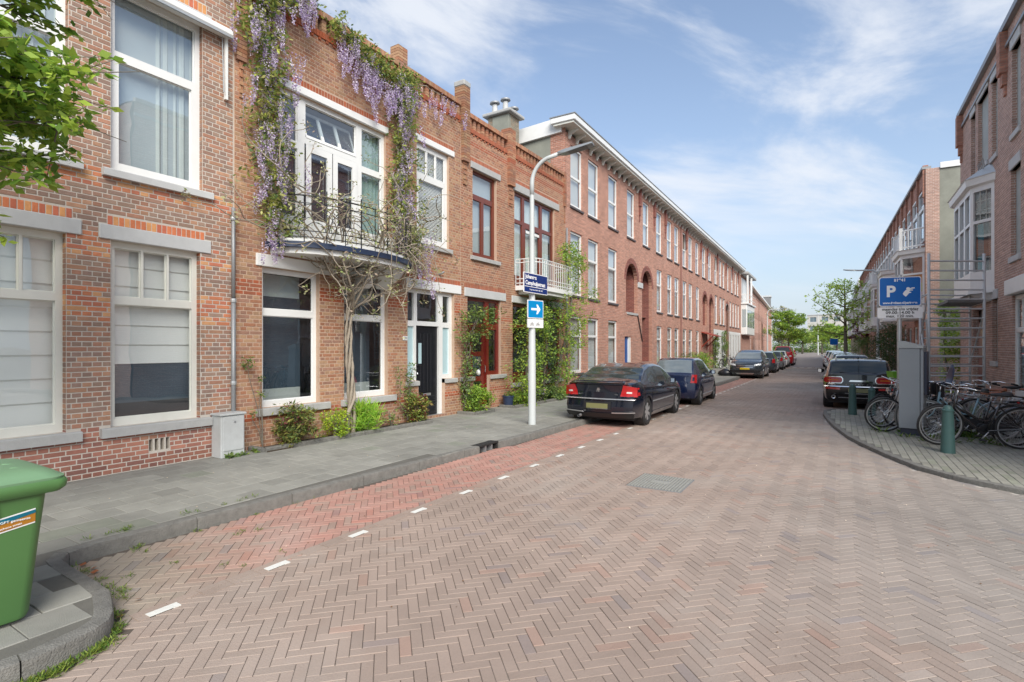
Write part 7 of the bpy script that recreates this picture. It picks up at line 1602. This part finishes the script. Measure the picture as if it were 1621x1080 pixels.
for s in (1, -1):
    P_('lamp_surround', [(s*.38, .745), (s*.87, .745), (s*.87, .945), (s*.38, .945)], 'chrome', off=.022, th=.04, round_=1, nu=12); P_('tail_lamp', [(s*.405, .765), (s*.86, .765), (s*.86, .925), (s*.405, .925)], 'tail_red', off=.036, th=.04, round_=1, nu=12); P_('tail_lamp_inner', [(s*.5, .83), (s*.76, .83), (s*.76, .86), (s*.5, .86)], 'orange_lens', off=.041, nu=4)
    P_('rear_fog_lamp', [(s*.46, .565), (s*.82, .58), (s*.82, .635), (s*.46, .625)], 'tail_red', off=.03, th=.04); P_('fog_chrome', [(s*.44, .645), (s*.84, .655), (s*.84, .668), (s*.44, .655)], 'chrome', off=.034)
    MB().lathe([(.032, .02), (.055, .0), (.055, .06), (.03, .06)], 16, (-.035, s*.62, .36), 'x').build('exhaust_tip', MAT['chrome'], rt, smooth='auto')
P_('chrome_bar', [(-.86, .648), (.86, .648), (.86, .672), (-.86, .672)], 'chrome', off=.028, th=.03, nu=14); P_('handle_bar', [(-.24, .80), (.24, .80), (.21, .845), (-.21, .845)], 'chrome', off=.03); P_('number_plate', [(-.26, .50), (.26, .50), (.26, .61), (-.26, .61)], 'plate_dim', off=.03); P_('plate_chrome', [(-.34, .455), (.34, .455), (.34, .475), (-.34, .475)], 'chrome', off=.03); P_('door_split', [(-.004, .68), (.004, .68), (.004, 1.4), (-.004, 1.4)], 'trim_black', off=.006, nu=1, nv=10); P_('lower_bumper', [(-.75, .24), (.75, .24), (.8, .36), (-.8, .36)], 'trim_black', off=.012, nu=12); P_('lower_chrome', [(-.5, .33), (.5, .33), (.5, .35), (-.5, .35)], 'silver', off=.022)
for i, ch in enumerate('CLUBMAN'): text(None, ch, .05, MAT['chrome'], rt, (m_['shift'](0, 0, .71)-.012, .30-i*.10, .715), (R(90), 0, R(-90)), name='badge_lettering', sx=1.2)
MB().prism([(.56, .70), (.62, .725), (.66, .70), (.72, .725), (.78, .70), (.74, .735), (.66, .74), (.60, .735)], m_['shift'](0, .66, .72)-.03, m_['shift'](0, .66, .72)-.01, 'x').build('wing_badge', MAT['chrome'], rt)
MB().loft([[(.5, -.02, 1.43), (.62, 0, 1.435), (.5, .02, 1.43)], [(.47, -.004, 1.51), (.5, 0, 1.51), (.47, .004, 1.51)]], caps=True).build('aerial_fin', MAT['gloss_black'], rt)
for s in (1, -1): MB().tube([(.6, s*.56, 1.45), (2.4, s*.55, 1.46)], .015, 6).build('roof_rail', MAT['silver'], rt)
for y_ in (-.3, .3): MB().tube([(.13, y_-.12, 1.05), (.14, y_+.16, 1.07)], .009, 5).build('rear_wiper', MAT['trim_black'], rt)
# ================================================================ bicycles
paint('bike_black', (.012, .012, .014), .3, 0); mat('bike_blue', (.22, .36, .42), .35, var=.05, coat=.5); mat('bike_silver', (.42, .43, .44), .3, metal=.6); mat('bike_red', (.3, .04, .03), .3, coat=.5); mat('leather', (.24, .075, .03), .45, var=.2, vscale=12, coat=.2); mat('saddle_black', (.018, .018, .02), .5); mat('tyre_grey', (.22, .22, .21), .8); mat('wicker', (.28, .17, .08), .8, var=.3, vscale=40, bump=.6, bscale=80); mat('crate_green', (.16, .42, .03), .5); mat('mudguard', (.02, .02, .022), .3, coat=.5)
WM = {}
def bike(label, loc, rz, frame='bike_black', saddle='leather', lady=True, lean=0, steer=0, guard='mudguard', extra=None, flip=1, sc=.95, tyre='rubber', bars='chrome', stand=True, group='bicycles parked at the right corner'):
    """x forward, front wheel at x=1.1, rear wheel at 0; wheel radius .35"""
    t_ = thing('bicycle', label, 'bicycle', loc, rz, group); t_.rotation_euler = (R(lean), 0, rz); t_.scale = (sc,)*3; r_ = .345
    if 'tyre'+tyre not in WM:
        mb = MB(); pts = [(r_*math.cos(a), 0, r_*math.sin(a)) for a in [2*math.pi*i/40 for i in range(41)]]; mb.tube(pts, .019, 8, caps=False); WM['tyre'+tyre] = mb.mesh('tyre', MAT[tyre], True)
    if 'rim' not in WM:
        mb = MB(); mb.lathe([(r_-.035, -.012), (r_-.018, -.013), (r_-.018, .013), (r_-.035, .012), (r_-.035, -.012)], 40, axis='y'); WM['rim'] = mb.mesh('rim', MAT['silver'], False)
        mb = MB()
        for i in range(28):
            a = 2*math.pi*i/28; b = a+(.35 if i % 2 else -.35); s = (.03 if i % 4 < 2 else -.03); mb.tube([(.025*math.cos(b), s, .025*math.sin(b)), ((r_-.03)*math.cos(a), 0, (r_-.03)*math.sin(a))], .0016, 3, caps=False)
        WM['spokes'] = mb.mesh('spokes', MAT['silver'], False); mb = MB(); mb.lathe([(0, -.05), (.02, -.05), (.022, .05), (0, .05)], 10, axis='y'); WM['hub'] = mb.mesh('hub', MAT['silver'], True)
    def wheel(x, par, rzz=0):
        w = bpy.data.objects.new('wheel', WM['tyre'+tyre]); C.objects.link(w); w.parent = par; w.location = (x, 0, r_+.015); w.rotation_euler = (0, rnd.uniform(0, 6), rzz)
        for k in ('rim', 'spokes', 'hub'):
            o = bpy.data.objects.new(k, WM[k]); C.objects.link(o); o.parent = w
            if k == 'spokes': o['kind'] = 'stuff'
        return w
    wheel(0, t_); wheel(1.12, t_, R(steer))
    zc = r_+.015; bb = (.46, 0, .29); st_ = (.30, 0, .78); hd0 = (.95, 0, .62); hd1 = (.90, 0, .88); F = lambda n, P, r=.016, m=frame: MB().tube(P, r, 8).build(n, MAT[m], t_, smooth=True)
    F('seat_tube', [bb, st_]); F('seat_post', [st_, (.285, 0, .9)], .012, 'silver'); F('head_tube', [hd0, hd1], .02)
    if lady: F('down_tube', [(.93, 0, .70), (.78, 0, .50), (.62, 0, .34), bb], .017); F('upper_tube', [(.92, 0, .80), (.74, 0, .60), (.55, 0, .47), (.41, 0, .46)], .014)
    else: F('down_tube', [hd0, bb], .017); F('top_tube', [(.915, 0, .84), (.315, 0, .76)], .014)
    mb = MB()
    for s in (1, -1): mb.tube([bb, (0, s*.06, zc)], .01, 6); mb.tube([(.315, s*.01, .72), (0, s*.06, zc)], .008, 6)
    mb.build('rear_stays', MAT[frame], t_, kind=None)
    cs, sn = math.cos(R(steer)), math.sin(R(steer)); ax = .93
    def rot(p): dx, dy = p[0]-ax, p[1]; return (ax+dx*cs-dy*sn, dx*sn+dy*cs, p[2])
    mb = MB()
    for s in (1, -1): mb.tube([rot((.955, s*.055, .62)), rot((1.03, s*.055, .45)), rot((1.12, s*.05, zc))], .011, 6)
    mb.build('fork', MAT[frame], t_); F('stem', [hd1, rot((.885, 0, 1.0))], .012, bars)
    bz = 1.04; F('handlebar', [rot(q) for q in ((.60, .27, bz-.03), (.74, .285, bz-.0), (.86, .24, bz+.03), (.93, .12, bz+.02), (.895, 0, bz-.03), (.93, -.12, bz+.02), (.86, -.24, bz+.03), (.74, -.285, bz-.0), (.60, -.27, bz-.03))], .011, bars)
    for s in (1, -1): F('grip', [rot((.58, s*.268, bz-.034)), rot((.70, s*.283, bz-.008))], .017, 'saddle_black')
    # saddle
    mb = MB(); mb.loft([[(x, w*math.cos(a), .93+dz+h*math.sin(a)) for a in [math.pi*2*i/12 for i in range(12)]] for x, w, h, dz in ((.15, .05, .02, .015), (.17, .105, .035, .01), (.24, .10, .035, 0), (.33, .05, .028, 0), (.42, .025, .022, .0), (.45, .012, .012, -.002))], caps=True); mb.build('saddle', MAT[saddle], t_, smooth=True)
    mb = MB()
    for s in (1, -1): mb.lathe([(.012, -.012), (.02, -.014), (.02, .014), (.012, .012)], 8, (.18, s*.06, .885), 'y')
    mb.build('saddle_springs', MAT['silver'], t_)
    # guards, chain case, crank, rack, stand, lamp
    def guard_(x, a0, a1, nm_): 
        pts = [(x+(r_+.035)*math.cos(a), (r_+.035)*math.sin(a)+zc) for a in [R(a0+(a1-a0)*i/14) for i in range(15)]]
        mb = MB(); mb.loft([[(p[0], -.025, p[1]-.006), (p[0], 0, p[1]+.005), (p[0], .025, p[1]-.006)] for p in pts], closed=False); return mb.build(nm_, MAT[guard], t_, smooth=True)
    guard_(0, 20, 190, 'rear_mudguard'); 
    if abs(steer) < 5: guard_(1.12, 25, 170, 'front_mudguard')
    mb = MB(); mb.prism([(.46+.1*math.cos(a), .29+.1*math.sin(a)) for a in [R(x) for x in range(-100, 101, 20)]]+[(0, zc+.05), (-.04, zc), (0, zc-.05)], flip*.045, flip*.065, 'y'); mb.build('chain_case', MAT['saddle_black'], t_)
    for s, a in ((1, -.9), (-1, 2.24)):
        e = (.46+.165*math.cos(a), s*.09, .29+.165*math.sin(a)); F('crank', [(.46, s*.07, .29), e], .009, 'silver'); MB().bbox(e[0]-.045, e[0]+.045, s*.14-.04, s*.14+.04, e[2]-.012, e[2]+.012, .004).build('pedal', MAT['saddle_black'], t_)
    mb = MB(); z_ = .745
    for s in (1, -1): mb.tube([(.22, s*.06, z_), (-.26, s*.06, z_), (-.28, s*.03, z_)], .006, 5); mb.tube([(-.12, s*.06, z_), (0, s*.065, zc)], .005, 5)
    for q in (-.2, -.08, .06): mb.tube([(q, -.06, z_), (q, .06, z_)], .005, 5)
    mb.build('rack', MAT['mudguard' if frame != 'bike_silver' else 'silver'], t_)
    if stand: F('kickstand', [(.34, flip*.05, .27), (.22, flip*.20, .0)], .009, 'silver')
    MB().lathe([(0, -.01), (.035, -.01), (.04, .03), (.0, .035)], 12, rot((1.0, 0, .80)), 'x').build('head_lamp', MAT['chrome'], t_); MB().bbox(-.30, -.275, -.03, .03, .70, .74, .005).build('rear_lamp', MAT['tail_red'], t_)
    return t_, rot
Z_ = .062
b1, _ = bike('nearest black roadster bicycle with black saddle, behind the front bollard', (1.62+.9, 11.45+.38, Z_), R(180+10), 'bike_black', 'saddle_black', True, -7, 8, flip=-1, sc=.97)
# frame straight in front: rear wheel right, nose to the left
b2, _ = bike('black ladies bicycle cut by the right edge, swept chrome handlebar raised', (2.02, 11.35, Z_), R(12), 'bike_black', 'saddle_black', True, 6, 0, flip=-1, sc=.98)
b2.location = (2.95, 12.45, Z_)
b3, _ = bike('silver city bicycle leaning left with white-rimmed front wheel by the second bollard', (1.72, 13.3, Z_), R(180+22), 'bike_silver', 'leather', False, -8, -12, guard='bike_silver', flip=-1)
b4, _ = bike('grey bicycle behind the silver one, front wheel overlapping it', (1.75, 13.8, Z_), R(180+17), 'mudguard', 'saddle_black', False, -6, 10, flip=1)
b5, _ = bike('pale blue ladies bicycle standing just right of the parking machine', (2.45, 12.75, Z_), R(180+8), 'bike_blue', 'saddle_black', True, 5, -10, tyre='tyre_grey', guard='bike_silver')
b6, _ = bike('dark bicycle with brown saddle just behind the nearest black one', (2.5, 12.15, Z_), R(180+14), 'bike_black', 'leather', True, 4, 20)
b7, _ = bike('plain silver gentleman bicycle in the middle of the bicycle cluster', (2.75, 13.2, Z_), R(180+4), 'bike_silver', 'leather', False, -4, 14, guard='bike_silver')
b8, _ = bike('silver bicycle with black handlebar grips at the back of the cluster', (3.15, 14.1, Z_), R(180+12), 'bike_silver', 'saddle_black', True, 3, -18, guard='bike_silver')
b9, _ = bike('black bicycle with plain frame at the far left of the cluster, by the estate car', (1.65, 14.6, Z_), R(180+30), 'bike_black', 'saddle_black', False, -5, 25)
b10, _ = bike('dark green-grey bicycle at the right behind the edge bicycle', (3.2, 12.7, Z_), R(10), 'bike_black', 'saddle_black', True, 4, 0)
b12, _ = bike('silver bicycle with raised chrome handlebar between the machine and the scaffold', (2.15, 13.45, Z_), R(180+18), 'bike_silver', 'leather', True, -3, 30, guard='bike_silver', tyre='tyre_grey')
b13, _ = bike('dark framed bicycle close against the brick wall behind the cluster', (3.3, 13.5, Z_), R(180+6), 'bike_black', 'leather', False, 4, 12)
b14, _ = bike('white-guarded bicycle half hidden behind the parking sign post', (1.95, 14.35, Z_), R(180+26), 'bike_silver', 'saddle_black', True, -6, 18, guard='bike_silver')
# child seat and basket, held by their bicycles
cs_ = thing('child_seat', 'black child seat mounted above a bicycle just right of the parking machine', 'child seat', (1.62, 12.95, 1.05), R(20)); mb = MB(); mb.loft([[(x, w*math.cos(a), z+.03*math.sin(a)) for a in [2*math.pi*i/12 for i in range(12)]] for x, w, z in ((-.02, .1, 0), (.14, .12, 0), (.17, .12, .12), (.2, .10, .26), (.21, .05, .33))], caps=True); mb.build('shell', MAT['blue_paint'], cs_, smooth=True); MB().tube([(.0, 0, 0), (-.05, 0, -.25)], .015, 6).build('bracket', MAT['silver'], cs_)
for s in (1, -1): MB().bbox(-.1, .02, s*.1-.03, s*.1+.03, -.28, 0, .01).build('leg_guard', MAT['saddle_black'], cs_)
cg = thing('bicycle_crate', 'bright green crate with a red flower print on a bicycle beside the estate car', 'crate', (1.15, 15.0, .98), R(20)); mb = MB(); mb.loft([[(s*a, t_*b, z) for s, t_ in ((-1, -1), (1, -1), (1, 1), (-1, 1))] for a, b, z in ((.17, .13, 0), (.2, .16, .2), (.21, .17, .2), (.19, .15, .195))], caps=True); mb.build('crate_box', MAT['crate_green'], cg); MB().lathe([(0, 0), (.04, .0), (.04, .004), (0, .004)], 8, (-.0, -.165, .1), 'y').build('flower_print', MAT['tail_red'], cg)
# parked bicycle by the white-painted house, fallen leaves
b11, _ = bike('black bicycle leaning by the porch of the white-painted ground floor', (-7.5, 41.5, .12), R(75), 'bike_black', 'saddle_black', True, 5, 0, group=None)
g_ = random.Random(55); V_ = []; cc = []
def leaf_at(x, y, z, s, c):
    a = g_.random()*6.28; d = Vector((math.cos(a), math.sin(a), .15))*s; n_ = Vector((-math.sin(a), math.cos(a), .3))*s*.4; p = Vector((x, y, z)); V_.append([p, p+d*.5+n_, p+d, p+d*.5-n_]); cc.append(c)
for (x, y) in ((-5.15, 1.78), (-5.0, 1.82), (-4.9, 1.76), (-4.1, 1.78), (-3.95, 1.6)): leaf_at(x, y, .015, .06, (1.8, .7, .35))
for i in range(140): leaf_at(g_.uniform(-5.0, 3), g_.uniform(1.6, 9), .006, .016, (4.5, 4.2, 3.8) if g_.random() < .7 else (1, .6, .3))
for i in range(70): leaf_at(g_.uniform(-7.6, -5.3), g_.uniform(2.5, 11), .126, .018, (3.5, 3.2, 2.6))
npquads('fallen_leaves', np.array([[tuple(q) for q in r_] for r_ in V_]), np.array(cc), leafmat('dry_leaf', (.18, .16, .14), .1), None, kind='stuff', label='scattered dry leaves and petals on the road and pavement', cat='leaves')
